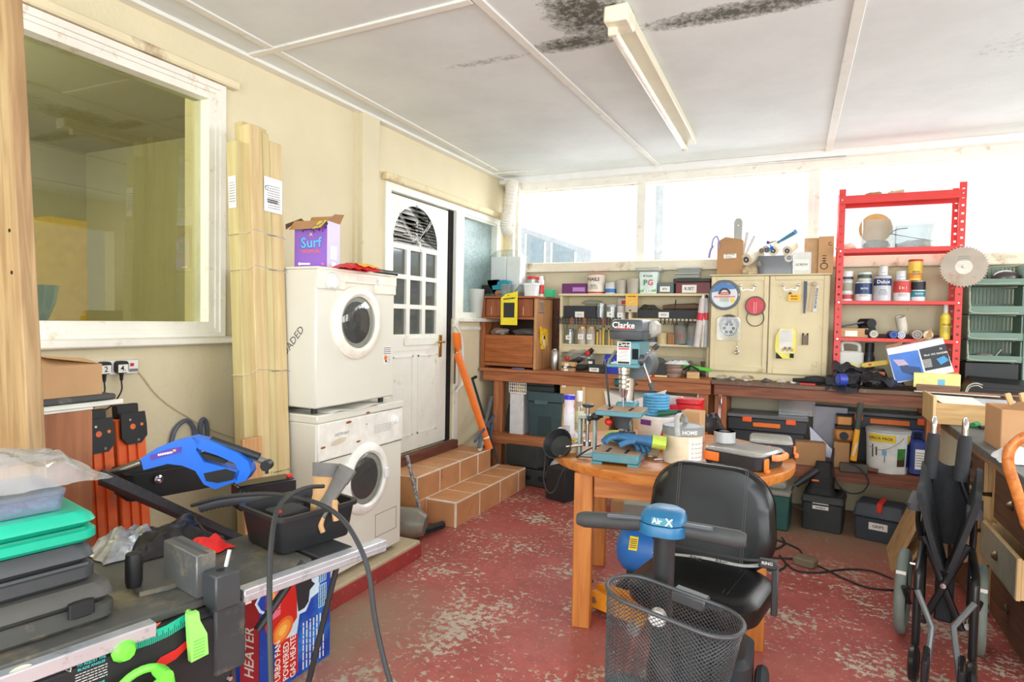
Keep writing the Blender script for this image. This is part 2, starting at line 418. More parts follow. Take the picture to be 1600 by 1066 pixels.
# left wall with the window, the door and the frosted side light
m = MB(CREAM)
for y0,y1,z0,z1 in ((-2.5,.3,0,2.9),(.3,2.26,0,1.44),(.3,2.26,2.64,2.9),(2.26,3.75,0,2.9),(3.75,4.72,0,.42),(3.75,5.6,2.47,2.9),(4.72,5.6,0,1.5),(5.6,5.72,0,2.9)):
    m.box(-.2,y0,z0,0,y1,z1)
struct(m, 'wall_left')
m = MB(CREAM2)                                   # boxed post by the door
m.box(0,3.4,.1,.06,3.58,2.9,.004); m.box(0,3.37,.1,.02,3.4,2.9); struct(m, 'trim_1')
m = MB(mat((232,220,186),.8,0,.05,6,.15,40,'plaster',(150,122,84),3,.5))  # drip mouldings
m.box(0,.1,2.69,.05,2.4,2.735,.008); struct(m, 'trim_2')
m = MB(mat((228,214,176),.8,0,.05,6,.15,40,'plaster',(186,160,116),3,.5)); m.box(0,3.68,2.495,.055,5.62,2.55,.008); struct(m, 'trim_3')
# back wall
m = MB(CREAM2)
m.box(-.2,5.72,0,5.4,5.9,1.98); m.box(-.2,5.72,2.80,5.4,5.9,2.9); m.box(-.2,5.72,1.98,.1,5.9,2.8); struct(m, 'wall_back')
m = MB(mat((228,220,198),.7,0,.05,6,.2,30,'peeling_paint',(170,140,100),5,.5))
m.box(.1,5.64,1.97,5.2,5.72,2.06,.006); struct(m, 'trim_4')
m = MB(PEEL); m.box(.02,5.66,2.775,5.2,5.74,2.86,.006); struct(m, 'trim_5')
m = MB(WHITE); m.box(0,5.58,2.845,5.2,5.7,2.9); struct(m, 'trim_6')
GL = glass((255,255,255), .0, .01)
for i, (x0, x1) in enumerate(((.12,1.36),(1.437,2.789),(2.869,4.3),(4.38,5.2))):
    m = MB(PEEL)
    m.box(x0-.0385,5.70,2.06,x0,5.8,2.776); m.box(x1,5.70,2.06,x1+.0385,5.8,2.776); m.box(x0,5.72,2.03,x1,5.8,2.07); m.box(x0,5.722,2.765,x1,5.8,2.8)
    o = struct(m, 'window_%d' % (i+3)); g = MB(GL); g.box(x0,5.755,2.06,x1,5.76,2.775); g.done('pane', o)
# ceiling battens and edge strips
BAT = mat((236,236,228),.6,0,.03,9,.05,30,'batten',(186,176,140),6,.2)
k = 1
def strip(x0,y0,x1,y1,w,t=.012,mt=BAT):
    global k
    m = MB(mt); a = math.atan2(y1-y0, x1-x0); l = math.hypot(x1-x0, y1-y0)
    m.at(tr(x0,y0,0) @ rot(0,0,math.degrees(a))); m.box(0,-w/2,2.9-t,l,w/2,2.9,.003); k += 1; struct(m, 'trim_%d' % (k+5))
strip(1.43,1.5,1.57,5.62,.045); strip(3.0,1.5,2.92,5.62,.05); strip(0,2.46,1.43,2.42,.045); strip(.03,-1,.03,5.7,.06,.02); strip(.0,5.35,.4,5.35,.03); strip(0,5.45,5,5.62,.02,.004)
strip(4.45,1.5,4.5,5.6,.05)
qa, qb = P(425,75,z=2.9), P(775,266,z=2.9); strip(qa.x-(qb.x-qa.x)*.8,qa.y-(qb.y-qa.y)*.8,qb.x,qb.y,.05,.009)
DARK = mat((20,18,20), .95, 0, .3, 20)
m = MB(DARK)                                     # flat dark sheets paint the shade inside the torn ceiling edge
def cpoly(pts, z=2.894): m.poly([(P(x,y,z=z).x, P(x,y,z=z).y) for x,y in pts], tr(0,0,z) @ rot(180) @ Matrix.Diagonal((1,-1,1,1)))
cpoly([(1025,261),(1055,256),(1110,252),(1180,246),(1180,249),(1120,259),(1075,266),(1045,267)]); cpoly([(1180,246),(1293,236),(1293,240),(1180,249)])
cpoly([(1533,219),(1568,214),(1605,212),(1605,233),(1570,233),(1536,235)])
struct(m, 'trim_20')
m = MB(WHITE); m.at(tr(2.3,5.66,2.875) @ rot(24,1,0)); m.box(-.7,-.09,-.003,.75,.03,.003); struct(m, 'trim_21')
# right wall with its own windows (seen only as a reflection)
m = MB(CREAM2)
m.box(5.2,-2.5,0,5.4,5.9,1.2); m.box(5.2,-2.5,2.55,5.4,5.9,2.9)
for y in (-2.5,-.6,1.3,3.2,5.1): m.box(5.2,y,1.2,5.4,y+.25,2.55)
m.box(5.2,5.3,1.2,5.4,5.9,2.55)
struct(m, 'wall_right')
# plinth and tiled steps
m = MB(mat((186,170,140),.9,0,.1,12,.4,40,'concrete',(140,124,98),6,.5)); m.box(0,1.2,0,.655,3.26,.105,.008)
m.mt(mat((158,58,54),.6,0,.1,8,.1,30,'red_paint',(190,172,150),12,.35)); m.box(.652,1.2,0,.662,3.26,.085,.002); struct(m, 'trim_22')
GROUT = mat((240,234,220),.9); TILE = mat((206,150,104),.45,0,.1,5,.05,30,'terracotta',(178,118,74),4,.4); 
m = MB(GROUT); m.box(0,3.718,0,.3225,4.857,.3595); m.box(.3,3.826,0,.5755,5.052,.1815); m.mt(TILE)
def tiles(a, b, n, f):
    for i in range(n):
        q0 = a+(b-a)*i/n+.006; q1 = a+(b-a)*(i+1)/n-.006; f(q0, q1)
tiles(3.715,4.62,3, lambda p,q: m.box(.01,p,.35,.316,q,.362,.003)); m.box(.01,4.63,.35,.316,4.855,.362,.003)
m.box(.31,3.715,0,.325,3.83,.183,.003); tiles(3.715,4.62,3, lambda p,q: m.box(.31,p,.186,.325,q,.352,.003)); m.box(.31,4.63,.186,.325,4.855,.352,.003)
m.box(.01,3.71,.0,.31,3.724,.352,.003)
tiles(3.835,4.9,4, lambda p,q: m.box(.328,p,.17,.572,q,.184,.003)); m.box(.328,4.91,.17,.572,5.05,.184,.003)
tiles(3.835,4.9,3, lambda p,q: m.box(.565,p,.0,.578,q,.174,.003)); m.box(.565,4.91,0,.578,5.05,.174,.003)
m.box(.33,3.822,0,.566,3.834,.174,.003)
struct(m, 'trim_23')
m = MB(wood((120,70,52),(84,44,34),4,'Y',.8,3,.3)); m.box(.0,3.72,.362,.06,4.74,.435,.006); struct(m, 'trim_24')

# ------------------------------------------------------------------ window_1 and the room beyond
m = MB(PEEL)
for a,b,x in ((0,.03,.03),(.03,.05,.018),(.05,.085,.008)):
    y0,y1,z0,z1 = .22+a,2.325-a,1.375+a,2.685-a; w = b-a
    m.box(-.1,y0,z0,x,y1,z0+w); m.box(-.1,y0,z1-w,x,y1,z1); m.box(-.1,y0,z0+w,x,y0+w,z1-w); m.box(-.1,y1-w,z0+w,x,y1,z1-w)
w1 = struct(m, 'window_1'); g = MB(glass((186,188,170), .05, .01)); g.box(-.06,.3,1.45,-.054,2.245,2.61); g.done('pane', w1)
m = MB(PEEL); m.box(0,.1,1.345,.075,2.43,1.385,.008); m.done('window_sill', w1)
ROOM = mat((168,164,140),.9,0,.04)
m = MB(ROOM); m.box(-3.2,-1.5,.4,-3,3.6,2.9); m.box(-3.2,3.4,.4,-.2,3.6,2.9); m.box(-3.2,-1.7,.4,-.2,-1.5,2.9); m.box(-3.2,-1.7,.3,-.2,3.6,.4); m.box(-3.2,-1.7,2.9,-.2,3.6,3)
m.mt(mat((226,190,60),.8)); m.poly([(2.72,.4),(2.72,2.0),(2.78,2.15),(2.9,2.25),(3.1,2.3),(3.4,2.3),(3.4,.4)], tr(-2.99,0,0) @ RIGHT @ tr(0,0,0))
struct(m, 'wall_inner')
m = MB(glass((215,235,228), .2, .06, .25, 'cut_glass')); pr = [(.035,0),(.055,.03),(.075,.09),(.09,.17),(.085,.17),(.07,.09),(.05,.035),(.0,.03)]
L = []
for i,(r,z) in enumerate(pr): L.append([(r*(1+.06*(-1)**kk)*cos(2*pi*kk/24), r*(1+.06*(-1)**kk)*sin(2*pi*kk/24), z) for kk in range(24)])
m.loft(L); v = P(90,497,x=-.2); solo(m, 'glass_vase', 'cut glass vase standing inside behind the big left window pane', 'vase', (-.17,1.52,1.44))
m = MB(ROOM); m.box(-.35,.3,1.42,-.1,2.2,1.44); m.done('inner_sill', w1)

# ------------------------------------------------------------------ door_1
m = MB(WHITEP)
m.box(-.12,3.72,.43,.012,3.785,2.44)
m.box(-.12,3.72,2.44,.012,5.6,2.5); m.box(-.12,4.735,.43,.012,4.8,2.44); d1 = struct(m, 'door_1')
m = MB(WHITEP); X0, X1 = -.075, -.03
Y0, Y1 = 3.79, 4.66; ZT = 2.43
cols = ((3.875,4.05),(4.1,4.27),(4.32,4.49)); rows = ((1.37,1.57),(1.605,1.80),(1.835,2.03)); AC = (4.18, 2.07); AR = .315
m.box(X0,Y0,.44,X1,cols[0][0],ZT); m.box(X0,cols[2][1],.44,X1,Y1,ZT)
m.box(X0,cols[0][0],.44,X1,cols[2][1],1.37)
for a, b in ((1.57,1.605),(1.8,1.835),(2.03,2.07)): m.box(X0,cols[0][0],a,X1+.002,cols[2][1],b)
for a, b in ((cols[0][1],cols[1][0]),(cols[1][1],cols[2][0])): m.box(X0-.001,a,1.37,X1+.001,b,2.05)
arc = [(AC[0]+AR*cos(rad(a)), AC[1]+AR*sin(rad(a))) for a in range(180,-1,-10)]
arc[0] = (cols[0][0],2.07); arc[-1] = (cols[2][1],2.07)
m.at(tr(X0,0,0) @ RIGHT); m.prism([(cols[0][0],ZT)]+arc+[(cols[2][1],ZT)], X1-X0)
m.prism([(AC[0]+.085*cos(rad(a)), AC[1]-.01+.085*sin(rad(a))) for a in range(0,181,12)], X1-X0)
for a in (45,90,135):
    ca, sa = cos(rad(a)), sin(rad(a)); n_ = (-sa*.016, ca*.016)
    m.prism([(AC[0]+.06*ca+n_[0],AC[1]+.06*sa+n_[1]),(AC[0]+.06*ca-n_[0],AC[1]+.06*sa-n_[1]),(AC[0]+.33*ca-n_[0],AC[1]+.33*sa-n_[1]),(AC[0]+.33*ca+n_[0],AC[1]+.33*sa+n_[1])], X1-X0)
m.at(); 
for y0,y1 in ((3.88,4.15),(4.22,4.5)):                    # lower panels
    m.box(X1-.001,y0,.56,X1+.006,y0+.012,1.2); m.box(X1-.001,y1-.012,.56,X1+.006,y1,1.2); m.box(X1-.001,y0,.56,X1+.006,y1,.572); m.box(X1-.001,y0,1.188,X1+.006,y1,1.2)
m.box(X1-.001,3.86,1.24,X1+.004,4.5,1.36); m.box(X1,4.02,1.28,X1+.012,4.5,1.345,.003)
lf = m.done('door_leaf', d1)
dg = glass((150,160,155), .12, .08, .25, 'obscured_glass'); m = MB(dg)
m.box(-.056,3.86,1.36,-.05,4.5,2.4); m.done('pane', lf)
m = MB(chrome((190,160,90),.3)); m.box(X1,4.535,1.17,X1+.01,4.575,1.36,.003); m.cyl((X1,4.555,1.3),(X1+.05,4.555,1.3),.009); m.cyl((X1+.045,4.555,1.3),(X1+.045,4.45,1.3),.008); m.done('handle', lf, None, 'brass lever handle')
m = MB(WHITE); m.tube([(X1,4.18,2.12),(X1+.03,4.18,2.10),(X1+.035,4.185,2.05),(X1+.03,4.21,2.03),(X1+.03,4.23,2.05)], .006); m.done('hook', lf)
m = MB(DARK); m.box(-.19,3.75,.42,-.13,4.735,1.78); m.box(-.11,4.665,.43,-.02,4.735,2.44); m.mt(mat((150,156,160),.8,0,.3,8)); m.box(-.19,3.75,1.78,-.13,4.735,2.47); struct(m, 'wall_hall_painted_light')  # hall light painted in: pale upper backing, dark lower backing and door gap
# backing tones above stand in for hall light behind the obscured panes
m = MB(WHITEP); m.box(-.12,4.80,1.56,.012,4.87,2.44); m.box(-.12,5.52,1.56,.012,5.6,2.44); m.box(-.12,4.8,1.5,.012,5.6,1.56); m.box(-.06,4.87,2.42,.0,5.52,2.445)
w2 = struct(m, 'window_2'); g = MB(mat((150,172,172),.18,0,.12,30,.5,70,'frosted_glass',(176,196,194),1.6,.6)); g.box(-.06,4.86,1.55,-.05,5.53,2.43); g.done('pane', w2, None, 'frosted blue-green glass')
m = MB(PEEL); m.box(0,4.8,1.475,.07,5.66,1.51,.005); m.box(0,4.85,1.40,.015,5.66,1.43); m.done('window_sill', w2)

# ------------------------------------------------------------------ outside the back windows
OUTW = mat((206,212,218),.7); OUTG = mat((170,186,196),.3)
t = thing('neighbouring_building', 'pale grey building with two windows beyond the left back pane', 'building', (-1.3,9,0))
m = MB(OUTW); m.box(-2.2,0,0,1.0,.5,2.2); m.add([(-.05,0,2.2),(.98,0,2.2),(.98,0,2.62),(-.05,0,2.98),(-.05,.5,2.2),(.98,.5,2.2),(.98,.5,2.62),(-.05,.5,2.98)],[(0,1,2,3),(7,6,5,4),(3,2,6,7),(1,5,6,2),(0,3,7,4)]); m.done('wall', t)
for x0,x1,z1,z2 in ((.06,.42,2.86,2.72),(.5,.92,2.7,2.55)):
    m = MB(OUTG); m.add([(x0,-.01,2.1),(x1,-.01,2.1),(x1,-.01,z2),(x0,-.01,z1)],[(0,1,2,3)]); f = m.done('window', t)
    m = MB(WHITE); m.box(x0,-.03,2.1,x0+.03,0,z1); m.box(x1-.03,-.03,2.1,x1,0,z2); m.box(x0+.03,-.03,2.1,x1-.03,0,2.13); m.done('window_frame', f)
m = MB(mat((206,210,212),.6)); m.cyl((0,0,0),(0,0,4.2),.05); m.cyl((0,0,2.5),(0,0,2.54),.06); solo(m, 'pole', 'pale grey pole standing outside beyond the middle back pane', 'pole', (.85,9,0))

# ------------------------------------------------------------------ light
pl = bpy.data.lights.new('inner_room_fill', 'POINT'); pl.energy = 330; pl.shadow_soft_size = .3; pl.color = (1,.97,.9); po = bpy.data.objects.new('inner_room_fill', pl); C.objects.link(po); po.location = (-1.4,.9,2.6)  # added unseen fill, brightens the room behind the left window
w = bpy.data.worlds.new('sky'); bpy.context.scene.world = w; w.use_nodes = True
bg = w.node_tree.nodes['Background']; bg.inputs[0].default_value = (.90,.96,1,1); bg.inputs[1].default_value = 1.0
def area(name, loc, target, sx, sy, e, col=(1,1,1)):
    l = bpy.data.lights.new(name, 'AREA'); l.shape = 'RECTANGLE'; l.size = sx; l.size_y = sy; l.energy = e; l.color = col
    o = bpy.data.objects.new(name, l); C.objects.link(o); o.location = loc; o.rotation_euler = (Vector(target)-Vector(loc)).to_track_quat('-Z','Y').to_euler(); return o
area('daylight_back', (2.6,6.4,2.9), (2.6,2.5,.6), 4.8, 1.2, 190, (.93,.97,1))
area('daylight_right', (5.9,2,2.2), (1,2.2,1.0), 5, 1.5, 150, (.93,.97,1))
area('rear_fill', (2.8,-2.3,1.6), (2.4,2.5,2.2), 4, 1.8, 150, (.93,.97,1))  # added fill behind the camera, tilted up to brighten the ceiling
sc = bpy.context.scene
sc.view_settings.view_transform = 'Standard'; sc.view_settings.look = 'None'; sc.view_settings.exposure = .35
# ================================================================== tracing helpers
def LP(o, px, py, **k):
    """photo spot -> point in the local frame of o, on local plane x=, y= or z="""
    M = (Matrix.Translation(o.location) @ o.rotation_euler.to_matrix().to_4x4()).inverted()
    d = _r*((px-800)/FPX) - _u*((py-533)/FPX) + _f
    c = M @ CAM; d = M.to_3x3() @ d
    (a, v), = k.items(); i = 'xyz'.index(a); t = (v-c[i])/d[i]
    return c+d*t
def lxz(o, pts, y): return [(q.x, q.z) for q in (LP(o, a, b, y=y) for a, b in pts)]
def flat(m, pts, y, t=.002, T=None):
    """prism of an outline given in local x,z standing at local y, t deep (towards +y)"""
    k = m.T; m.T = k @ (T or Matrix()) @ tr(0,y,0) @ FRONT; m.prism(pts, t, -t); m.T = k; return m
def fr(x, y, z): return tr(x, y, z) @ FRONT
def rt(x, y, z): return tr(x, y, z) @ RIGHT
def up(x, y, z, a=0): return tr(x, y, z) @ rot(0,0,a)

# ================================================================== the left wall
# leaning timber at the left edge
PLANKW = wood((180,150,106), (146,114,76), 2.2, 'Z', .6, 4, .1)
qa, qb = P(42,655,y=1.08), P(10,50,y=1.08); lean = math.degrees(math.atan2(qa.x-qb.x, qb.z-qa.z)); px0 = qa.x+(qa.x-qb.x)/(qb.z-qa.z)*qa.z
t = thing('timber_plank', 'thick rough timber plank standing upright at the far left edge', 'timber', (px0-.06,1.08,0), 0, None, 0, -lean)
m = MB(PLANKW); m.box(-.14,0,0,.06,.05,2.7,.004); m.done('board', t)
m = MB(DARK); 
for z in (1.62,1.75): m.cyl((.02,-.001,z),(.02,.004,z),.006)
m.done('screw', t)
# brown cabinet below the window, slab and cardboard box on it
BRW = wood((176,116,80), (146,90,58), 1.6, 'Z', .6, 1.5)
yr = P(145,690,x=.42).y
t = thing('low_cabinet', 'plain brown low cabinet against the wall below the window', 'cabinet', (.22,1.2,.105))
zt = P(95,645,x=.42).z
m = MB(BRW); m.box(-.2,-.3,0,.2,yr-1.2,zt-.105,.003); m.done('carcass', t)
m = MB(WHITEP); m.box(-.2,-.3,zt-.105,.203,yr-1.2,zt-.099); m.done('top_edging', t)
m = MB(mat((74,76,78),.6,0,.15,8,0,60,'slate_board',(130,128,120),6,.5)); zs = zt+.026
m.box(-.2,-.35,0,.19,P(180,640,x=.4).y-1.2,.022,.006); solo(m, 'dark_board', 'dark grey board lying on the low brown cabinet under a cardboard box', 'board', (.22,1.2,zs))
t = thing('wooden_offcut', 'pale curved wooden offcut with a white edge between the brown cabinet and dark board', 'offcut', (.2,1.2,zt))
yc = P(190,634,x=.38).y-1.2
m = MB(CARD); m.box(-.15,-.2,0,.185,yc,.018,.003); m.done('body', t); m = MB(WHITEP); m.box(.186,-.2,.004,.19,yc,.022); m.done('edge', t)
t = thing('cardboard_box', 'open shallow cardboard box with raised flaps below the left window', 'box', (.21,1.3,zs+.022))
yb = P(160,590,x=.38).y-1.3; h = P(100,572,x=.38).z-zs-.022
m = MB(CARD); m.bin((0,(yb-.2)/2,0),.34,yb+.2,h,.002,.004,1.,1); m.done('body', t)
m = MB(CARD); m.add([(-.17,-.1,h),(-.17,yb-.15,h),(-.2,yb-.17,h+.11),(-.2,-.1,h+.11)],[(0,1,2,3)]); m.add([(.17,-.15,h),(.17,yb,h),(.08,yb-.02,h+.02),(.06,-.15,h+.05)],[(0,1,2,3)]); m.add([(-.17,yb,h),(.17,yb,h),(.15,yb-.18,h+.03),(-.16,yb-.16,h+.045)],[(0,1,2,3)]); m.done('flap', t)
# socket strip with two numbered plugs
t = thing('socket_strip', 'white double wall socket with two numbered plugs below the window', 'socket', (0,P(178,573,x=0).y,P(178,573,x=0).z))
m = MB(WHITE); m.box(0,-.1,-.035,.03,.095,.03,.004); m.done('box', t)
m = MB(RED); m.box(.03,.055,.0,.034,.07,.014); m.mt(MGREY); m.box(.03,.05,-.025,.032,.09,-.012); m.done('switch', t)
for y, s in ((-.07,'2'),(.005,'4.')):
    m = MB(BLACK); m.rbox((0,0,0),.05,.055,.028,.014); m.v = [rt(.03,y,0) @ Vector((v.x,v.y,v.z)) for v in m.v]
    m.mt(PAPER); m.plate(.044,.036,rt(.0585,y,-.006)); m.text(s,.034,rt(.059,y,-.006),INK)
    m.mt(BLACK); m.cyl((.045,y,-.028),(.045,y,-.06),.009,.006); p = m.done('plug', t)
    m = MB(BLACK); m.tube([(.045,y,-.06),(.05,y-.005,-.11),(.06,y-.06,-.17),(.05,y-.13,-.2)],.0035); m.done('flex', p)
m = MB(mat((206,190,160),.6)); q = [P(a,b,x=.006) for a,b in ((206,572),(222,588),(240,612),(262,632),(290,650),(330,672),(388,692))]
m.tube(q,.0035,6); solo(m, 'wall_cable', 'thin beige cable running down the wall from the socket', 'cable', (0,0,0))
# hoses with brass unions
t = thing('hose_pair', 'two short grey gas hoses with brass unions looping at the wall', 'hose', (.02,P(300,680,x=.02).y,.7))
for k, pts in enumerate((((266,720),(268,690),(276,668),(292,657),(302,668),(304,684)), ((316,720),(314,690),(313,664),(318,655),(323,664),(324,690)))):
    m = MB(mat((92,100,118),.5)); m.tube([LP(t,a,b,x=.0) for a,b in pts],.011); h_ = m.done('hose', t)
    q = LP(t,*pts[-1],x=0.0); m = MB(chrome((190,180,150),.3)); m.cyl(q,q-Vector((0,0,.05)),.014,.014,6); m.done('union', h_)
# two folded trestles leaning on the wall
OR2 = mat((232,104,44),.5,0,.1,20,0,60,'orange_paint',(150,120,96),9,.55)
def trestle(px0, px1, pyt, X, label, dusty):
    y0 = P(px0,700,x=X).y; y1 = P(px1,700,x=X).y; zt_ = P((px0+px1)/2,pyt,x=X).z; w_ = y1-y0
    t = thing('folding_trestle', label, 'trestle', (X,(y0+y1)/2,.105), 0, 'orange trestles at the wall', 0, -5)
    H = zt_-.105; om = OR2 if dusty else mat((238,106,46),.45,0,.08)
    m = MB(om)
    m.box(-.07,-w_/2,.0,0,w_/2,H-.04,.006); m.box(0,-w_*.2,0,.012,w_*.0,H-.13); m.box(0,w_*.12,0,.012,w_*.2,H-.13); m.done('leg', t)
    m = MB(BLACK); m.at(rt(.012,0,H-.09)); m.prism([(-w_*.45,.075),(w_*.38,.075),(w_*.42,.02),(w_*.42,-.03),(w_*.2,-.06),(-w_*.25,-.06),(-w_*.45,-.03)],.012); hd = m.done('head_plate', t)
    m = MB(om); m.disc(.012,rt(.0255,-.01,H-.075)); m.mt(CHROME); m.disc(.006,rt(.026,.012,H-.135)); m.disc(.005,rt(.026,-.02,H-.045)); m.mt(mat((226,120,50))); m.disc(.007,rt(.0255,.03,H-.07)); m.done('bolt', hd)
    m = MB(BLACK); m.box(-.07,-w_*.3,H-.04,-.03,w_*.45,H+.02,.004); m.done('bracket', t)
    return t
trestle(146,197,650,.34,'dusty orange folding trestle beside the brown cabinet, left of the two',1)
trestle(201,246,640,.26,'cleaner orange folding trestle with black head, right of the two',0)

# ================================================================== timber bundle
PIN = wood((206,192,140), (186,168,114), 2.0, 'Z', .6, 2, .05)
PIN2 = wood((214,194,146), (196,168,118), 2.2, 'Z', .6, 2, .05)
yl = P(394,690,x=.46).y
t = thing('timber_bundle', 'tall bundle of strapped pale timber boards leaning beside the washing machine', 'timber', (.48,yl,.105), 0, None, 0, -2.6)
WB = P(457,690,x=.46).y-yl; tops = (2.22,2.31,2.29,2.26,2.34)
for i,(a,b,x0,x1) in enumerate(((0,.22,-.10,-.03),(.2,.5,-.07,0),(.5,.68,-.07,-.002),(.68,1,-.07,-.004),(.3,.9,-.13,-.075))):
    m = MB((PIN,PIN2)[i%2]); m.box(x0,a*WB,0,x1,b*WB-.001,tops[i],.003); m.done('board', t)
LAB = mat((240,240,242),.6)
for z, n in ((1.8,0),(1.63,1),(1.13,2),(.63,0)):
    m = MB(LAB); m.sweep([(-.1,-.001,z-.02),(-.03,-.0015,z-.02),(-.03,.2*WB-.001,z-.015),(.0015,.2*WB,z+.006),(.0015,WB+.001,z-.016),(-.07,WB+.001,z-.02)],.009,6,True,.12)
    m.lines(.1,.006,1,rt(.005,WB*.75,z-.01),INK); m.done('strap', t)
m = MB(LAB); m.plate(.115,.17,rt(.003,WB*.72,1.99) @ rot(0,0,-2)); m.text('C',.03,rt(.004,WB*.55,2.02),INK); m.lines(.08,.12,10,rt(.0035,WB*.74,1.98),MGREY,.3,2); m.lines(.07,.02,2,rt(.004,WB*.7,1.96),INK,.6,5); m.done('paper_label', t)
m = MB(LAB); m.plate(.05,.15,fr(-.065,-.002,1.98)); m.lines(.04,.1,8,fr(-.065,-.003,1.98),MGREY,.3,3); m.done('paper_label', t)
q = P(387,700,x=.52); m = MB(wood((208,160,108),(176,126,78),3,'Z')); m.box(0,0,0,.022,P(417,700,x=.52).y-q.y,P(400,684,x=.5).z-.105,.004); solo(m, 'wood_offcut', 'short flat wood offcut standing at the foot of the timber bundle', 'offcut', (.50,q.y,.105), 0, None, 0, -2)

# ================================================================== washing machine and dryer
y0, y1, XF = 2.39, 3.12, .6
t = thing('washing_machine', 'old white front loading washing machine standing on the concrete plinth', 'washing machine', (.33,(y0+y1)/2,.105))
W2 = (y1-y0)/2; 
m = MB(APPL); m.box(-.27,-W2,.025,.27,W2,.852,.008); m.done('cabinet', t)
for sx in (-.2,.2):
    for sy in (-.28,.28):
        m = MB(BLACK); m.cyl((sx,sy,0),(sx,sy,.03),.022); m.done('foot', t)
m = MB(APPL); m.box(-.275,-W2-.006,.853,.278,W2+.006,.895,.006); m.done('lid', t)
m = MB(mat((234,234,224),.35)); z0 = LP(t,630,685,x=.27).z; m.box(.268,-W2+.004,z0,.278,W2-.004,.85,.004)
m.mt(INK); m.box(.27,-W2+.004,z0-.006,.2725,W2-.004,z0-.003)
q = LP(t,535,678,x=.279); m.text('HOTPOINT',.022,rt(.2785,q.y,q.z),MGREY); q = LP(t,600,668,x=.279); m.lines(.16,.05,5,rt(.2785,q.y-.01,q.z),LGREY,.4,4); q = LP(t,573,663,x=.279); m.disc(.004,rt(.279,q.y,q.z),INK)
pn = m.done('control_panel', t)
q = LP(t,617,655,x=.28); m = MB(WHITE); m.cyl((.277,q.y,q.z),(.282,q.y,q.z),.034,.034,24); m.cyl((.282,q.y,q.z),(.30,q.y,q.z),.022,.018,20); m.box(.295,q.y-.004,q.z-.02,.306,q.y+.004,q.z+.02,.002); m.done('knob', pn)
q = LP(t,530,690,x=.28); m = MB(mat((214,206,180),.4)); m.disc(.062,rt(.2788,q.y,q.z) @ rot(0,0,8),None,20,.016); m.done('drawer_grip', pn)
def porthole(t, px, py, pyt, pyb, x, ringc, deep=.12, dk=(96,92,84), inner=.66):
    q = LP(t,px,py,x=x); R = (LP(t,px,pyt,x=x).z-LP(t,px,pyb,x=x).z)/2; M = tr(x,q.y,q.z) @ rot(0,90,0)
    m = MB(ringc); m.at(M); m.lathe([(R,0),(R*1.0,.012),(R*.93,.026),(R*.78,.03),(R*inner,.018),(R*inner,.0)],(0,0,0),40,False,False); d = m.done('door', t)
    m = MB(mat(dk,.3,.6)); m.at(M); m.lathe([(R*inner,.004),(R*inner*.93,-.02),(R*inner*.8,-.02),(R*inner*.78,.002)],(0,0,0),36,False,False); m.mt(mat((150,146,138),.35,.7,.1,30)); m.at(M); m.disc(R*inner*.82,tr(0,0,.0)); m.done('drum', d)
    m = MB(glass((205,210,208),.06,.03,.08,'door_glass')); m.at(M); m.lathe([(R*inner,.012),(R*inner*.9,.022),(R*inner*.5,.03),(.001,.033)],(0,0,0),36,False,True); m.done('door_glass', d)
    return d, R, q
d, R, q = porthole(t,570,747,693,803,.27,mat((240,240,232),.3),.1,(84,98,108),.72)
m = MB(WHITE); m.box(.295,q.y+R*.72,q.z-.03,.303,q.y+R*.9,q.z+.03,.004); m.done('catch', d)
m = MB(INK); a = LP(t,603,815,x=.27); 
for yy,zz,ww,hh in ((0,.065,.2,.002),(0,-.065,.2,.002),(-.1,0,.002,.13),(.1,0,.002,.13)): m.box(.2695,a.y+yy-ww/2,a.z+zz-hh/2,.271,a.y+yy+ww/2,a.z+zz+hh/2)
m.done('filter_flap', t)
m = MB(mat((150,82,40),.9)); 
for a,b,s in ((505,700,.02),(545,660,.025),(560,690,.02),(575,645,.02)): 
    q = LP(t,a,b,x=.2795); m.disc(s,rt(.2796,q.y,q.z),None,7,s*.3)
m.done('rust_spot', t)

t = thing('tumble_dryer', 'old white tumble dryer stacked on top of the washing machine', 'tumble dryer', (.34,2.705,1.0))
m = MB(APPL); m.box(-.26,-.325,.035,.26,.325,.735,.008); m.done('cabinet', t)
for sx in (-.2,.2):
    for sy in (-.27,.28):
        m = MB(BLACK); m.cyl((sx,sy,0),(sx,sy,.037),.016); m.done('foot', t)
m = MB(mat((240,232,214),.35)); m.box(-.26,-.328,.736,.272,.328,.748,.005)
zc = LP(t,560,455,x=.27).z
for ya,yb_,zz in ((-.326,.326,.70),): m.box(.255,ya,zz-.02,.274,yb_,.735,.004)
m.box(.255,-.326,.638,.272,-.12,.69,.006); m.box(.255,.13,.63,.272,.326,.69,.006)
q = LP(t,575,437,x=.275); m.lines(.18,.03,3,rt(.2745,q.y,q.z),mat((236,190,190)),.35,8); q = LP(t,592,443,x=.275); m.text('®',.05,rt(.2745,q.y,q.z),mat((190,214,228)))
pn = m.done('control_panel', t)
q = LP(t,519,441,x=.274); m = MB(mat((186,214,230),.5)); m.torus((.273,q.y,q.z),.05,.003,24,4,rot(0,90,0),30,330); m.mt(mat((242,238,226),.3)); m.cyl((.272,q.y,q.z),(.295,q.y,q.z),.034,.028,24); m.box(.29,q.y-.005,q.z-.03,.302,q.y+.005,q.z+.03,.002); m.done('dial', pn)
d, R, q = porthole(t,557,504,445,560,.26,mat((242,236,220),.3),.1,(140,132,118),.7)
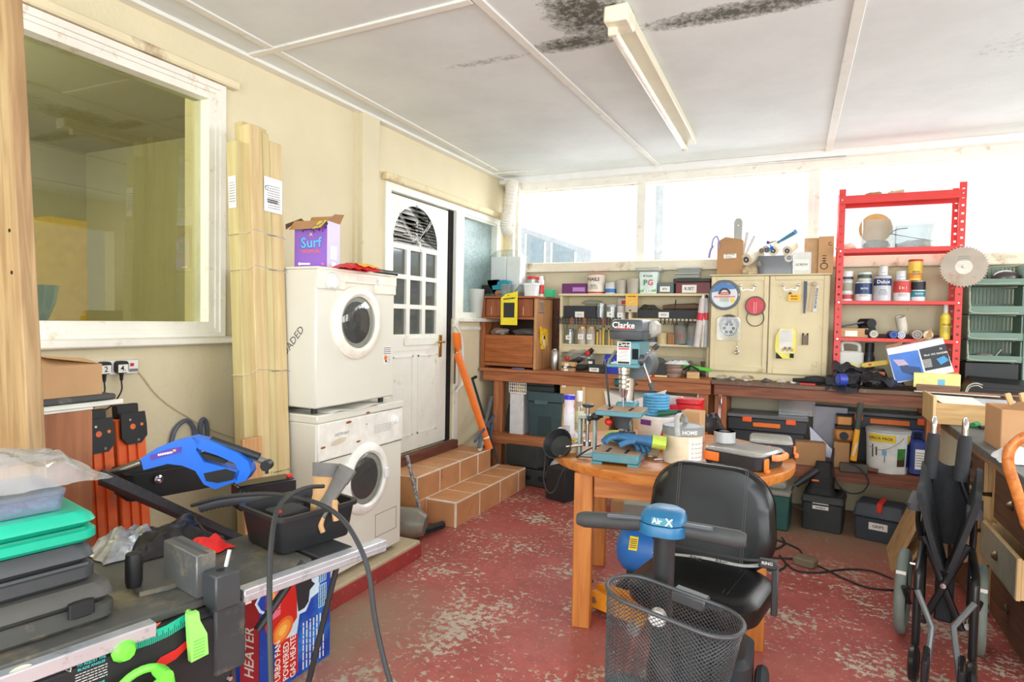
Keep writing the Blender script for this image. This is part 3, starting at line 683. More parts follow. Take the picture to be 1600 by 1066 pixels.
m = MB(WHITE); q = LP(t,605,555,x=.2605); m.plate(.07,.1,rt(.2606,q.y,q.z)); m.lines(.065,.045,4,rt(.261,q.y,q.z+.025),INK,.4,9); m.lines(.03,.045,5,rt(.261,q.y+.017,q.z-.025),MGREY,.35,3); m.disc(.015,rt(.261,q.y-.015,q.z-.015),ORANGE); m.disc(.008,rt(.2613,q.y-.012,q.z-.035),INK); m.done('sticker', t)
m = MB(INK); m.text('LOADED',.055,fr(.1,-.3256,.36) @ rot(0,0,48),mat((110,108,104))); m.done('marking', t)
m = MB(PAPER); m.sheet(lambda u,v: (.05+.25*u,-.28+.42*v,.0+.006*sin(9*v)),2,6,.001); solo(m, 'paper_sheet', 'folded white paper sheet tucked between the dryer and washing machine', 'paper', (.32,2.75,1.004))
m = MB(mat((60,58,84),.5)); m.tube([(0,0,0),(.03,.05,.03),(.02,.09,.1)],.02); solo(m, 'drain_hose', 'dark blue hose end showing behind the tumble dryer', 'hose', (.3,3.1,1.012))

# on the dryer: washing powder box, snack packet, black tube
PUR = mat((142,98,196),.45,0,.05,4); PURL = mat((200,190,226),.5,0,.04)
t = thing('washing_powder_box', 'open purple washing powder carton standing on the tumble dryer', 'carton', (P(490,420,z=1.748).x,P(490,420,z=1.748).y+.07,1.748), 14)
a = LP(t,460,420,y=-.07); b = LP(t,511,420,y=-.07); tp = LP(t,490,345,y=-.07).z; x0,x1 = a.x,b.x
m = MB(PUR); m.box(x0,-.07,0,x1-.001,.07,tp); m.mt(PURL); m.box(x1-.001,-.07,0,x1,.07,tp); m.mt(CARD2); m.plate(x1-x0-.006,.128,up((x0+x1)/2,0,tp+.0005))
cx = (x0+x1)/2; m.text('Surf',(x1-x0)*.42,fr(cx,-.0715,tp*.53) @ rot(0,0,3),mat((28,60,150))); m.text('Surf',(x1-x0)*.40,fr(cx+.001,-.0725,tp*.535) @ rot(0,0,3),mat((90,190,240)))
m.text('TROPICAL',(x1-x0)*.13,fr(cx,-.071,tp*.36) @ rot(0,0,2),ORANGE); m.disc(.008,fr(x0+.03,-.071,tp*.1),WHITE); m.box(x0+.03,-.0712,tp*.1-.005,x0+.09,-.0708,tp*.1+.005); m.disc(.007,fr(x1-.025,-.071,tp*.1),mat((226,120,150)))
m.mt(mat((60,70,40))); 
for i in range(34): m.disc(rnd.uniform(.003,.009),fr(cx+rnd.uniform(-.3,.5)*(x1-x0),-.0708-.0001*i,tp*rnd.uniform(.76,.97)),(mat((60,70,40)),mat((120,40,140)),mat((90,60,120)))[i%3],6)
m.poly([(0,0),(.012,.014),(.004,.0),(.01,-.014),(0,-.006),(-.01,-.014),(-.004,0),(-.012,.014)],fr(cx+.002,-.073,tp*.73),mat((230,220,150)))
m.mt(WHITE); m.plate(.07,.07,rt(x1+.0006,-.0,tp*.36)); m.lines(.06,.06,8,rt(x1+.001,0,tp*.36),LGREY,.4,2); m.plate(.05,.03,rt(x1+.0006,0,tp*.1),WHITE); m.done('carton', t)
m = MB(CARD2); m.add([(x0,-.07,tp),(x1,-.07,tp),(x1-.008,-.12,tp-.045),(x0-.002,-.125,tp-.055)],[(0,1,2,3)]); m.add([(x0,-.07,tp),(x0-.06,-.06,tp-.015),(x0-.075,-.03,tp-.04),(x0-.02,.03,tp+.03),(x0,.07,tp)],[(0,1,2,3,4)]); m.add([(x0,.07,tp),(x1,.07,tp),(x1,.09,tp+.05),(x0+.01,.085,tp+.045)],[(0,1,2,3)]); m.add([(x1,.07,tp),(x1,-.07,tp),(x1+.03,-.05,tp+.035),(x1+.03,.06,tp+.05)],[(0,1,2,3)])
m.mt(YEL); m.add([(x1-.045,-.0735,tp-.002),(x1+.004,-.0735,tp+.004),(x1-.012,-.124,tp-.042),(x1-.055,-.126,tp-.052)],[(0,1,2,3)]); m.text('Surf',.035,tr(x1-.024,-.1005,tp-.0208) @ rot(40,0,0) @ rot(0,0,62),mat((30,80,180))); m.done('flap', t)
t = thing('snack_packet', 'red and yellow snack packet lying on the tumble dryer', 'packet', (P(575,424,z=1.75).x,P(575,420,z=1.75).y+.05,1.748), 78)
m = MB(mat((214,32,44),.25,0,.05,30,.1,80)); m.sheet(lambda u,v: ((u-.5)*.27,(v-.5)*.13,.002+.032*(1-(2*u-1)**4)*(1-(2*v-1)**2)+.004*sin(31*u+9*v)),18,10,.001)
m.mt(mat((244,190,40),.3)); m.sheet(lambda u,v: (-.03+u*.16,-.055+v*.06,.0045+.032*(1-(2*((u*.16-.03)/.3+.5)-1)**4)*(1-(2*((v*.06-.055)/.15+.5)-1)**2)+.004*sin(31*((u*.16-.03)/.3+.5)+9*((v*.06-.055)/.15+.5))),10,6); m.done('wrapper', t)
m = MB(BLACK); m.lathe([(.017,0),(.017,.19),(.014,.2),(.006,.21)],(0,0,0),14); m.mt(DARK); m.disc(.014,tr(0,0,-.0005) @ rot(180)); solo(m, 'black_tube', 'black plastic tube lying in front of the red snack packet', 'tube', (.53,P(562,425,z=1.765).y,1.765), 0, None, -90)
# ================================================================== saw bench in the left foreground
SB = mat((52,54,56),.55,0,.15,16,0,60,'dark_metal',(128,118,98),5,.5)
SBT = mat((92,92,88),.5,.3,.12,10,0,60,'dusty_steel',(150,138,112),4,.6)
ALU = mat((206,210,216),.3,.6,.06,12,.05,80,'aluminium',(150,152,156),18,.4)
LIME = mat((112,214,70),.4,0,.05); TEAL = mat((22,172,140),.38,0,.06)
a = P(10,1044,z=.8); b = P(604,838,z=.8)
SY = math.degrees(math.atan2(b.y-a.y, b.x-a.x)); SL = (b-a).length
T = saw = thing('table_saw', 'dusty grey bench table saw with aluminium rail and lime green levers in the foreground', 'table saw', (a.x,a.y,0), SY)
def S(px, py, **k): return LP(saw, px, py, **k)
xe = S(372,930,y=0).x     # end of the main casting
m = MB(SBT); m.box(-.25,.03,.765,xe,.56,.792,.006); m.done('table_top', T)
m = MB(SB); m.box(-.25,.0,.36,xe+.0,.5,.765,.01); m.box(xe-.07,-.02,.6,xe+.012,.03,.772,.006); m.done('body', T)
m = MB(ALU); m.box(-.25,-.022,.762,S(245,972,y=-.02).x,.012,.795,.003); m.done('rail', T)
m = MB(ALU); x1 = S(604,838,y=-.02).x; m.box(xe+.004,-.022,.762,x1,.016,.797,.003); m.box(xe+.004,-.0235,.777,x1,-.02,.781)
for i in range(40): m.box(xe+.02+i*(x1-xe-.03)/40,-.012,.797,xe+.0215+i*(x1-xe-.03)/40,(-.006,-.001)[i%5==0],.7974)
m.done('extension_rail', T)
m = MB(SBT); xa = S(300,900,z=.79).x; m.rbox((xe+.13,.2,.775),.24,.34,.018,.02,.004); m.done('side_table', T)
m = MB(BLACKM); m.box(xe+.26,.018,.775,x1-.1,.36,.797,.004); m.done('end_tray', T)
# fence: big upright block with a shoe at its end
m = MB(mat((96,98,98),.5,.4,.1,10,0,60,'fence_metal',(150,140,118),6,.4))
q0 = S(338,965,y=.02); q1 = S(300,880,y=.16)
m.box(q0.x-.045,.03,.792,q0.x+.005,.21,.90,.003); m.mt(mat((70,70,70),.6)); m.box(q0.x-.026,.03,.9,q0.x-.014,.21,.9005); m.done('fence', T)
m = MB(mat((66,70,72),.5,.3,.1)); m.box(q0.x-.03,-.035,.772,q0.x+.035,.03,.86,.004); m.mt(DARK); m.cyl((q0.x,-.0,.86),(q0.x,-.0,.8615),.01); m.done('fence_shoe', T)
m = MB(LGREY); m.cyl((q0.x+.02,.012,.86),(q0.x+.03,.012,.9),.005); m.done('lock_pin', T)
# front panel, angle scale and levers (all on the rail side)
yF = -.012
m = MB(mat((24,26,28),.6)); m.box(-.2,yF,.36,xe-.02,.001,.755,.01); fp = m.done('front_panel', T)
pts = lxz(T, [(212,990),(240,985),(268,975),(292,960),(300,985),(270,1003),(240,1012),(208,1015)], yF-.004)
cq = S(180,930,y=yF); sc0, sc1 = S(205,1005,y=yF), S(298,970,y=yF)
m = MB(TEAL); arcp = [S(x,y,y=yF) for x,y in ((205,1012),(235,1002),(262,990),(290,973))]
for i in range(3):
    p_, q_ = arcp[i], arcp[i+1]; m.add([(p_.x,yF-.004,p_.z-.006),(q_.x,yF-.004,q_.z-.006),(q_.x-.005,yF-.004,q_.z+.022),(p_.x-.005,yF-.004,p_.z+.022)],[(0,1,2,3)])
    for j in range(9):
        f_ = j/9; m.mt(INK); c_ = p_.lerp(q_,f_); m.box(c_.x-.0006,yF-.0046,c_.z-.005+(.0 if j%3 else -.001),c_.x+.0006,yF-.0042,c_.z+(.006,.014)[j%3==0]); m.mt(TEAL)
m.done('angle_scale', fp)
m = MB(mat((232,96,40))); m.poly(lxz(T,[(212,990),(235,978),(252,972),(240,985),(215,996)],yF-.002),tr(0,yF-.002,0) @ FRONT); m.done('scale_pointer', fp)
m = MB(RED); m.poly(lxz(T,[(240,1042),(250,1028),(275,1015),(293,1000),(293,1012),(275,1030),(258,1040)],yF-.003),tr(0,yF-.003,0) @ FRONT); m.done('warning_strip', fp)
m = MB(mat((150,226,110),.4,0,.04)); pts = lxz(T,[(294,962),(311,956),(313,970),(324,990),(326,1022),(299,1036),(296,1000)],-.045); flat(m,pts,-.045,.016); m.mt(mat((120,196,84)))
for i in range(6):
    q = S(312,1000+i*5,y=-.046); m.box(q.x-.014,-.0475,q.z-.001,q.x+.012,-.045,q.z+.001)
q = S(303,962,y=-.03); m.cyl((q.x,-.035,q.z),(q.x,.0,q.z),.006); m.done('lock_lever', T, None, 'pale lime green locking lever')
m = MB(LIME); q = S(192,1015,y=yF); m.lathe([(.024,0),(.026,.006),(.018,.022),(.0,.024)],(0,0,0),10); m.v = [tr(q.x,yF,q.z) @ rot(90) @ v for v in m.v]; m.done('lock_knob', T, None, 'small lime green knob')
m = MB(LIME); q = S(222,1090,y=-.05); R_ = S(222,1047,y=-.05).z-q.z; m.torus((q.x,-.05,q.z),R_,.009,28,8,rot(90)); q2 = S(245,1046,y=-.05); m.cyl((q2.x,-.052,q2.z),(q2.x,-.10,q2.z),.013,.015,10); m.cyl((q.x,-.05,q.z),(q.x,.0,q.z),.016)
for a_ in (30,150,270): m.cyl((q.x,-.05,q.z),(q.x+R_*cos(rad(a_)),-.05,q.z+R_*sin(rad(a_))),.008)
m.done('hand_wheel', T, None, 'lime green hand wheel with crank')
m = MB(PAPER); q = S(143,1042,y=yF); w_ = .05; TQ = mat((60,190,190))
m.text('TO ADJUST THE',.0075,fr(q.x,yF-.001,q.z+.012) ,TQ); m.text('BLADE ANGLES',.0075,fr(q.x,yF-.001,q.z+.003)); m.lines(.06,.03,5,fr(q.x,yF-.001,q.z-.018),LGREY,.35,4); m.text('LOCKING THE',.0075,fr(q.x,yF-.001,q.z-.042),TQ); m.text('SLIDING LEVER',.0075,fr(q.x,yF-.001,q.z-.051),TQ)
q = S(105,1045,y=yF); m.poly([(-.012,.006),(.01,.011),(.006,-.01)],fr(q.x,yF-.001,q.z),LGREY); m.poly([(-.009,.0045),(.007,.0085),(.004,-.007)],fr(q.x,yF-.0015,q.z),BLACK)
q = S(32,1050,y=yF); m.disc(.022,fr(q.x,yF-.001,q.z),mat((190,186,160)),20,.013); m.lines(.034,.01,2,fr(q.x,yF-.0015,q.z),INK,.6,2); m.done('label_print', fp)
# stand
for x,y in ((-.2,.05),(-.2,.48),(xe-.05,.06),(xe-.05,.46)):
    m = MB(BLACK); m.box(x-.018,y-.018,0,x+.018,y+.018,.362,.003); m.done('leg', T)
m = MB(BLACK); m.sweep([S(402,985,y=.02),S(475,878,y=.02)],.011,8); m.done('brace', T)
xl = S(520,890,y=.03).x; m = MB(BLACK); m.sweep([(xl+.02,.03,.765),S(480,1075,y=.03)],.0085,8); m.done('extension_leg', T)
m = MB(CHROME); q = S(385,1043,y=-.002); m.v += []; m.cyl((xe-.03,-.014,q.z),(xe-.03,-.02,q.z),.008,.006,6); m.done('bolt', T)
# mitre gauge on the table
t = thing('mitre_gauge', 'black mitre gauge with round grip and dusty half-round scale on the saw table', 'mitre gauge', P(215,930,z=.793), SY-6)
m = MB(SBT); m.at(tr(0,.03,0)); m.prism([(.0,-.045)]+[(.085*cos(rad(a_))+.05,.06*sin(rad(a_))+.005) for a_ in range(-80,91,10)]+[(.0,.06)],.012); m.done('scale_plate', t)
m = MB(BLACK); m.lathe([(.017,0),(.02,.015),(.02,.07),(.018,.085),(.0,.088)],(0,.03,.013),16); m.done('grip', t)
# cases stacked on the saw table
SAWI = (Matrix.Translation(saw.location) @ rot(0,0,SY))
def case(name, label, pc, pt, z0, dep, mt_, W=.42):
    """pc: lower right near corner in the photo, pt: height of the top edge above it"""
    c = SAWI.inverted() @ P(*pc, z=z0); z1 = S(pc[0],pt,y=c.y).z; H = z1-z0
    t = thing(name, label, 'case', SAWI @ c, SY)
    m = MB(mt_); m.at(tr(-W/2,dep/2,0)); m.rbox((0,0,0),W,dep,H*.48,.03,.008); m.done('base', t)
    m = MB(mt_); m.at(tr(-W/2,dep/2,H*.5)); m.rbox((0,0,0),W,dep,H*.5,.03,.012,.97); m.done('lid', t)
    return t, W, H
zA = .795
DUSTB = mat((70,70,66),.55,0,.15,10,0,60,'dusty_plastic',(140,128,100),4,.6)
t, W, H = case('tool_case', 'big dusty black plastic tool case at the bottom of the stack on the saw', (184,962), 903, zA, .32, DUSTB)
m = MB(BLACK)
for x in (-.075,): m.rbox((x,-.006,H*.3),.05,.014,H*.42,.004,.003); m.done('latch', t)
t2, W, H2 = case('tool_case', 'dark grey plastic tool case in the middle of the stack on the saw', (153,903), 846, zA+H+.002, .28, mat((58,62,64),.5,0,.1))
m = MB(mat((70,74,76),.5)); m.box(-.3,-.003,H2*.45,-.02,.002,H2*.52); m.done('seam', t2)
t3, W, H3 = case('tool_case', 'bright teal green plastic tool case on top of the dark cases', (156,842), 795, zA+H+H2+.004, .27, TEAL)
m = MB(mat((16,140,112),.4)); m.box(-.35,-.002,H3*.44,-.03,.003,H3*.52); m.done('seam', t3)
zo = zA+H+H2+H3+.006
co = SAWI.inverted() @ P(104,795,z=zo)
t = thing('organiser_box', 'clear blue tinted organiser box of screws on the teal case', 'organiser', SAWI @ co, SY)
CB = glass((206,222,240), .1, .1, .16, 'tinted_plastic')
m = MB(CB); m.at(tr(-.2,.1,0)); m.bin((0,0,0),.4,.2,.036,.015,.003,.97); m.done('tray', t)
m = MB(CB); m.at(tr(-.2,.1,.037)); m.rbox((0,0,0),.405,.205,.008,.018); m.done('lid', t)
for i in range(3):
    m = MB(CB); m.box(-.1-.1*i,.003,.004,-.098-.1*i,.197,.034); m.done('divider', t)
m = MB(mat((170,176,170),.35,.6,.3,60))
for i in range(40): m.ball((-.02-.33*rnd.random(),.01+.06*rnd.random(),.012),.011,.006,.008,6,4,.3,6,i)
o = m.done('screw_heap', t); o['kind'] = 'stuff'
# crumpled clear bag over the stack
BAG = glass((238,240,242), .24, .14, .2, 'clear_bag')
mb = MB(BAG)
def bagf(u, v):
    x = -.42+.52*u; y = .0+.3*v; h = .085*(1-(2*u-.8)**2*.5)*(.4+.6*sin(pi*min(1,v*1.1)))
    n_ = noise.noise(Vector((x*16,y*16,3)))*.022+noise.noise(Vector((x*42,y*42,1)))*.012
    edge = min(1,min(u,1-u)*7,min(v,1-v)*7)
    return (x, y, max(.004, h*edge+n_*(.4+.6*edge)+.006))
mb.sheet(bagf, 44, 34); t = solo(mb, 'plastic_bag', 'crumpled clear plastic bag draped over the organiser box in the corner', 'bag', SAWI @ Vector((co.x+.0,co.y+.01,zo+.047)), SY)
# bubble foil, black sack and red cloth behind the fence
SAWM = SAWI
def drape(name, label, cat, mt_, px, py, w_, d_, h_, seed, z=.793, amp=.02, fr_=14, rz=0, t=0.0):
    q = P(px,py,z=z); m = MB(mt_)
    def f(u, v):
        x = (u-.5)*w_; y = (v-.5)*d_; e = min(1, min(u,1-u)*5, min(v,1-v)*5)
        n_ = noise.noise(Vector((x*fr_+seed,y*fr_,seed*2)))*amp+noise.noise(Vector((x*fr_*3,y*fr_*3+seed,1)))*amp*.4
        k = 1+.25*noise.noise(Vector((u*3+seed,v*3,7)))
        return (x*k, y*k, max(.002, h_*e*(1-.4*((2*u-1)**2+(2*v-1)**2)*.5)+n_*(.3+.7*e)))
    m.sheet(f, 26, 20, t); return solo(m, name, label, cat, (q.x,q.y,z+.001), SY+rz)
drape('bubble_foil', 'silvery crumpled foil wrap behind the mitre gauge grip', 'foil', mat((156,160,164),.3,.5,.25,40,.4,60), 198,862,.17,.14,.06,3,.793,.02,30)
drape('black_sack', 'black plastic sack bunched on the saw table behind the fence', 'sack', mat((22,22,24),.28,0,.2,8,.2,30), 262,850,.26,.2,.055,5,.793,.03,12)
drape('red_cloth', 'bright red cloth scrap beside the saw fence', 'cloth', mat((232,36,32),.7,0,.08), 326,858,.12,.1,.03,8,.794,.02,12)
# black open case with its lid, blue handle, battery, crate
q = P(255,795,z=.795)
t = thing('open_case', 'open black case with a thick foam-edged lid on the saw bench', 'case', (q.x,q.y,.795), SY-4)
def Q(px, py, **k): return LP(t, px, py, **k)
LIDM = mat((48,48,52),.75,0,.2,40,.3,140,'foam_edge',(110,104,98),8,.4)
A, B = Q(160,742,y=-.0), Q(416,856,y=-.0)
m = MB(LIDM); k_ = [A,B]; d_ = Vector((.03,.16,-.05)); hh = Vector((0,0,.02))
m.add([A-hh,B-hh,B+hh*.3,A+hh,A-hh+d_,B-hh+d_,B+hh*.3+d_,A+hh+d_],[(0,1,2,3),(7,6,5,4),(3,2,6,7),(0,4,5,1),(1,5,6,2),(0,3,7,4)]); m.done('lid', t)
m = MB(BLACK); x0,x1 = Q(190,740,y=.22).x, Q(345,760,y=.22).x; m.bin(((x0+x1)/2,.26,0),x1-x0,.2,max(.08,Q(250,735,y=.17).z),.03,.006,.96); m.done('base', t)
m = MB(CHROME); q = Q(246,748,y=.158); m.lathe([(.016,0),(.016,.006),(.006,.008),(.0,.004)],(0,0,0),16); m.v = [tr(q.x,q.y-.01,q.z) @ rot(90) @ v for v in m.v]; m.done('metal_button', t)
case_t = t
# blue handle traced on an upright plane turned to face the room
q = P(285,745,z=.93)
t = thing('blower_handle', 'bright blue garden blower handle with grey tube lying over the open black case', 'power tool', (q.x,q.y,.93), 28)
BL = mat((34,110,222),.38,0,.06); yb_ = -.03
m = MB(BL)
for o1 in ([(220,717),(245,700),(270,690),(300,683),(314,690),(306,703),(318,722),(352,731),(374,736),(370,752),(336,765),(318,757),(305,736),(285,728),(262,725),(224,735)],[(300,684),(330,690),(372,709),(388,722),(392,738),(384,751),(368,757),(364,743),(372,735),(366,724),(340,712),(310,702)]): flat(m,lxz(t,o1,yb_),yb_,.055)
m.done('handle_body', t)
m = MB(BLACK); flat(m,lxz(t,[(305,707),(330,712),(352,719),(350,725),(330,720),(306,714)],yb_+.01),yb_+.01,.035); tr_ = m.done('trigger', t, None, 'black trigger bar')
m = MB(BLACK); flat(m,lxz(t,[(318,740),(352,733),(368,738),(364,750),(340,755),(322,752)],yb_-.003),yb_-.003,.061); m.done('battery_socket', t)
m = MB(mat((90,60,170),.4)); m.poly(lxz(t,[(234,712),(262,702),(284,698),(283,707),(256,714),(236,720)],yb_-.0015),tr(0,yb_-.0015,0) @ FRONT); q = Q_ = LP(t,258,709,y=yb_-.002); m.lines(.05,.008,1,fr(q.x,yb_-.002,q.z) @ rot(0,0,12),PAPER,.9,3); m.plate(.01,.008,fr(LP(t,273,704,y=yb_).x,yb_-.002,LP(t,273,704,y=yb_).z) @ rot(0,0,12),mat((240,190,120))); m.done('label', t)
m = MB(mat((36,38,42),.5)); m.sweep([LP(t,330,690,y=0)+Vector((0,0,.005)),LP(t,405,714,y=0)],.014,10); m.done('dark_grip', t)
m = MB(chrome((170,168,158),.3)); m.sweep([LP(t,222,722,y=0),LP(t,170,741,y=0)],[.014,.013],12); m.done('tube', t)
m = MB(mat((110,110,100),.5)); m.sweep([LP(t,390,712,y=.01),LP(t,420,724,y=.01)],.012,12); m.mt(BLACK); q = LP(t,417,727,y=.0); m.cyl((q.x,-.018,q.z),(q.x,.02,q.z),.018,.018,16); m.cyl((q.x,0,q.z),(q.x,0,q.z-.03),.006); m.done('end_wheel', t)
# battery
q = P(405,790,z=.795)
t = thing('lead_battery', 'black sealed lead battery with red terminal cap behind the crate', 'battery', (q.x,q.y+.03,.795), SY-10)
hb = LP(t,400,758,y=-.04).z
m = MB(mat((30,32,36),.25,0,.1)); m.box(-.11,-.045,0,.10,.045,hb,.004); m.mt(mat((20,20,22),.3)); m.box(-.105,-.04,hb,.095,.04,hb+.004,.002); m.done('casing', t)
m = MB(RED); m.box(.07,-.035,hb+.004,.092,-.015,hb+.016,.003); m.done('terminal_cap', t)
# open crate with hose and gloves
c0, c1 = P(440,868,z=.8), P(549,834,z=.8); dv = c1-c0; RZ = math.degrees(math.atan2(dv.y,dv.x)); L_ = dv.length/.9; DC = .23
cc = c0+dv*.5+(rot(0,0,RZ) @ Vector((0,DC*.45,0)))
t = thing('storage_crate', 'open black plastic crate on the right end of the saw bench', 'crate', (cc.x,cc.y,.8), RZ)
hc = LP(t,495,797,y=-DC/2).z
m = MB(mat((28,30,32),.45,0,.12,20)); m.bin((0,0,0),L_,DC,hc,.03,.004,.9,4,.008); m.done('bin', t); crate = t
m = MB(BLACKM); m.at(tr(-L_*.2,-.02,.006)); m.box(-.05,-.045,0,.05,.045,hc-.01,.004); m.mt(RED); m.box(-.048,-.03,hc-.012,-.036,-.01,hc-.004); solo(m, 'battery_pack', 'black battery block with a red tab inside the open crate', 'battery', (cc.x,cc.y,.8), RZ)
m = MB(mat((66,70,76),.6,0,.1)); pts = spline([P(x,y,y=yy) for x,y,yy in ((312,792,1.42),(345,784,1.46),(385,779,1.5),(420,780,1.53),(450,786,1.56),(470,796,1.58))],10)
m.sweep(pts,[.019*(1+.1*(i%2)) for i in range(len(pts))],10); solo(m, 'ribbed_hose', 'grey ribbed vacuum hose lying across the crates', 'hose', (0,0,0))
def glove(name, label, cx, cy, cz, mats, rz, rx, s=1., curl=0.):
    t = thing(name, label, 'glove', (cx,cy,cz), rz, None, rx)
    m = MB(mats[0]); m.loft([[(x*k,y*k2,z) for x,y in circ(1,14)] for z,k,k2 in ((0,.055*s,.028*s),(.05*s,.05*s,.022*s),(.09*s,.045*s,.02*s),(.13*s,.05*s,.02*s),(.17*s,.048*s,.018*s),(.185*s,.04*s,.012*s))]); m.done('hand', t)
    for i,(x,l,a) in enumerate(((-.036,.065,-8),(-.013,.08,-2),(.012,.078,4),(.035,.06,10))):
        m = MB(mats[1]); b_ = Vector((x*s,0,.17*s)); d1 = Vector((sin(rad(a)),-.3-curl,1)).normalized(); d2 = Vector((sin(rad(a)),-.8-curl,.7)).normalized()
        m.sweep(spline([b_,b_+d1*l*.55*s,b_+d1*l*.55*s+d2*l*.5*s],5),.0115*s,8); m.done('finger', t)
    m = MB(mats[1]); m.sweep(spline([(.04*s,-.005,.09*s),(.068*s,-.012,.125*s),(.075*s,-.03,.155*s)],5),.0135*s,8); m.done('thumb', t)
    m = MB(mats[2]); m.loft([[(x*k,y*k2,z) for x,y in circ(1,14)] for z,k,k2 in ((-.06*s,.066*s,.034*s),(-.03*s,.062*s,.032*s),(.004,.058*s,.031*s))],False,False); m.done('cuff', t)
    return t
GG = mat((104,102,100),.9,0,.12,20,.2,80); TAN = mat((186,146,100),.9,0,.1,20,.2,80)
q = P(506,748,y=cc.y+.05); glove('work_glove', 'grey and tan leather work glove sticking up out of the crate, left of the pair', q.x,q.y,q.z+.01,(TAN,TAN,GG),RZ-60,165,.66)
q = P(532,750,y=cc.y+.06); glove('work_glove', 'grey work glove with stiff cuff leaning at the back right of the crate', q.x,q.y,q.z,(GG,TAN,GG),RZ-100,145,.72)
# loose cables
CAB = mat((42,44,46),.55,0,.1)
m = MB(CAB); pts = [P(x,y,y=yy) for x,y,yy in ((424,1075,.95),(422,1000,.97),(421,930,1.0),(423,860,1.05),(432,800,1.12),(452,775,1.2),(480,762,1.3),(505,760,1.4))]
m.tube(pts,.0062,8); solo(m, 'black_cable', 'black cable hanging straight down in front of the saw rail', 'cable', (0,0,0))
m = MB(CAB); pts = [P(x,y,y=yy) for x,y,yy in ((300,790,1.35),(345,778,1.32),(405,772,1.3),(450,775,1.27),(500,788,1.24),(535,812,1.22),(560,850,1.2),(576,895,1.19),(585,960,1.18),(597,1020,1.17),(612,1075,1.16))]
m.tube(pts,.0062,8); solo(m, 'black_cable', 'thick black cable arching over the crate and down past the rail end', 'cable', (0,0,0))
# gas heater carton
fx = .935; yA, yB = P(405,1066,x=fx).y, P(515,1020,x=fx).y
t = thing('heater_carton', 'blue carton of a gas heater lying on its side under the saw rail', 'carton', (fx,yA,0), 0)
q0 = LP(t,440,1064,z=0); 
W = yB-yA; Hh = LP(t,517,860,x=0).z
NB = mat((24,66,168),.4,0,.15,6,0,60,'print',(40,130,220),5,.6); GLOW = mat((206,230,250),.4)
m = MB(mat((30,70,170),.45)); m.box(-.42,-.0,0,0,W,Hh); m.mt(NB); m.plate(W,Hh,rt(.0008,W/2,Hh/2))
def lyz(pts): return [(q.y,q.z) for q in (LP(t,a,b,x=.001) for a,b in pts)]
def pp(pts, mt_, e): m.poly(lyz(pts), tr(e,0,0) @ RIGHT, mt_)
pp([(398,945),(408,925),(416,918),(416,962),(405,958)],GLOW,.0012); pp([(402,944),(410,928),(418,922),(418,958),(408,954)],NB,.0014)
pp([(412,915),(470,880),(490,885),(500,905),(498,925),(486,935),(478,955),(468,960),(464,990),(440,1004),(415,985),(410,950)],GLOW,.0010)
pp([(416,918),(458,902),(464,905),(464,965),(452,985),(420,1000),(414,985)],RED,.0016); pp([(416,918),(440,909),(438,960),(418,975)],mat((226,120,140)),.0018)
pp([(460,902),(486,890),(487,908),(492,912),(484,922),(482,940),(476,950),(466,956),(463,930)],INK,.0017)
q = LP(t,442,985,x=.002); m.disc(.06,rt(.002,q.y,q.z) @ rot(0,0,30),mat((230,110,40)),24,.045); m.disc(.045,rt(.0022,q.y,q.z) @ rot(0,0,30),mat((244,150,60)),24,.032); m.disc(.024,rt(.0024,q.y,q.z) @ rot(0,0,30),mat((250,190,90)),24,.016)
pp([(427,1066),(433,1005),(465,990),(465,1050),(440,1068)],RED,.0015)
for i,(s_,px,py) in enumerate((('TURBO FAN',434,1037),('POWERED',447,1033),('GAS HEATER',458,1022))):
    q = LP(t,px,py,x=.002); m.text(s_,.042,rt(.0026,q.y,q.z) @ rot(0,0,90),PAPER,.8)
q = LP(t,437,930,x=.002); m.text('DEVIL 700',.034,rt(.0026,q.y,q.z) @ rot(0,0,90),mat((200,30,30)),.8); q = LP(t,427,930,x=.002); m.text('Clarke',.028,rt(.0026,q.y,q.z) @ rot(0,0,90),YEL)
for px,py,h_ in ((505,900,.08),(505,935,.1)):
    q = LP(t,px-1,py-5,x=.002); m.plate(.05,h_,rt(.0013,q.y,q.z),mat((150,196,236))); m.lines(h_*.9,.045,4,rt(.0015,q.y,q.z) @ rot(0,0,90),INK,.4,3)
q = LP(t,490,1000,x=.002); m.lines(.2,.14,7,rt(.0014,q.y,q.z) @ rot(0,0,90),PAPER,.32,6)
cq = LP(t,388,940,x=.001); m.mt(PAPER); 
pp([(381,934),(392,930),(393,942),(383,946)],PAPER,.0012); m.done('carton', t)
m = MB(mat((30,70,170),.45)); m.at(tr(0,-.0008,0)); m.plate(.42,Hh,fr(-.21,-.0004,Hh/2),NB); m.plate(.1,Hh,fr(-.05,-.0008,Hh/2),mat((190,50,60))); m.text('HEATER',.07,fr(-.05,-.0012,Hh*.4) @ rot(0,0,90),PAPER,.8); m.done('end_panel', t)
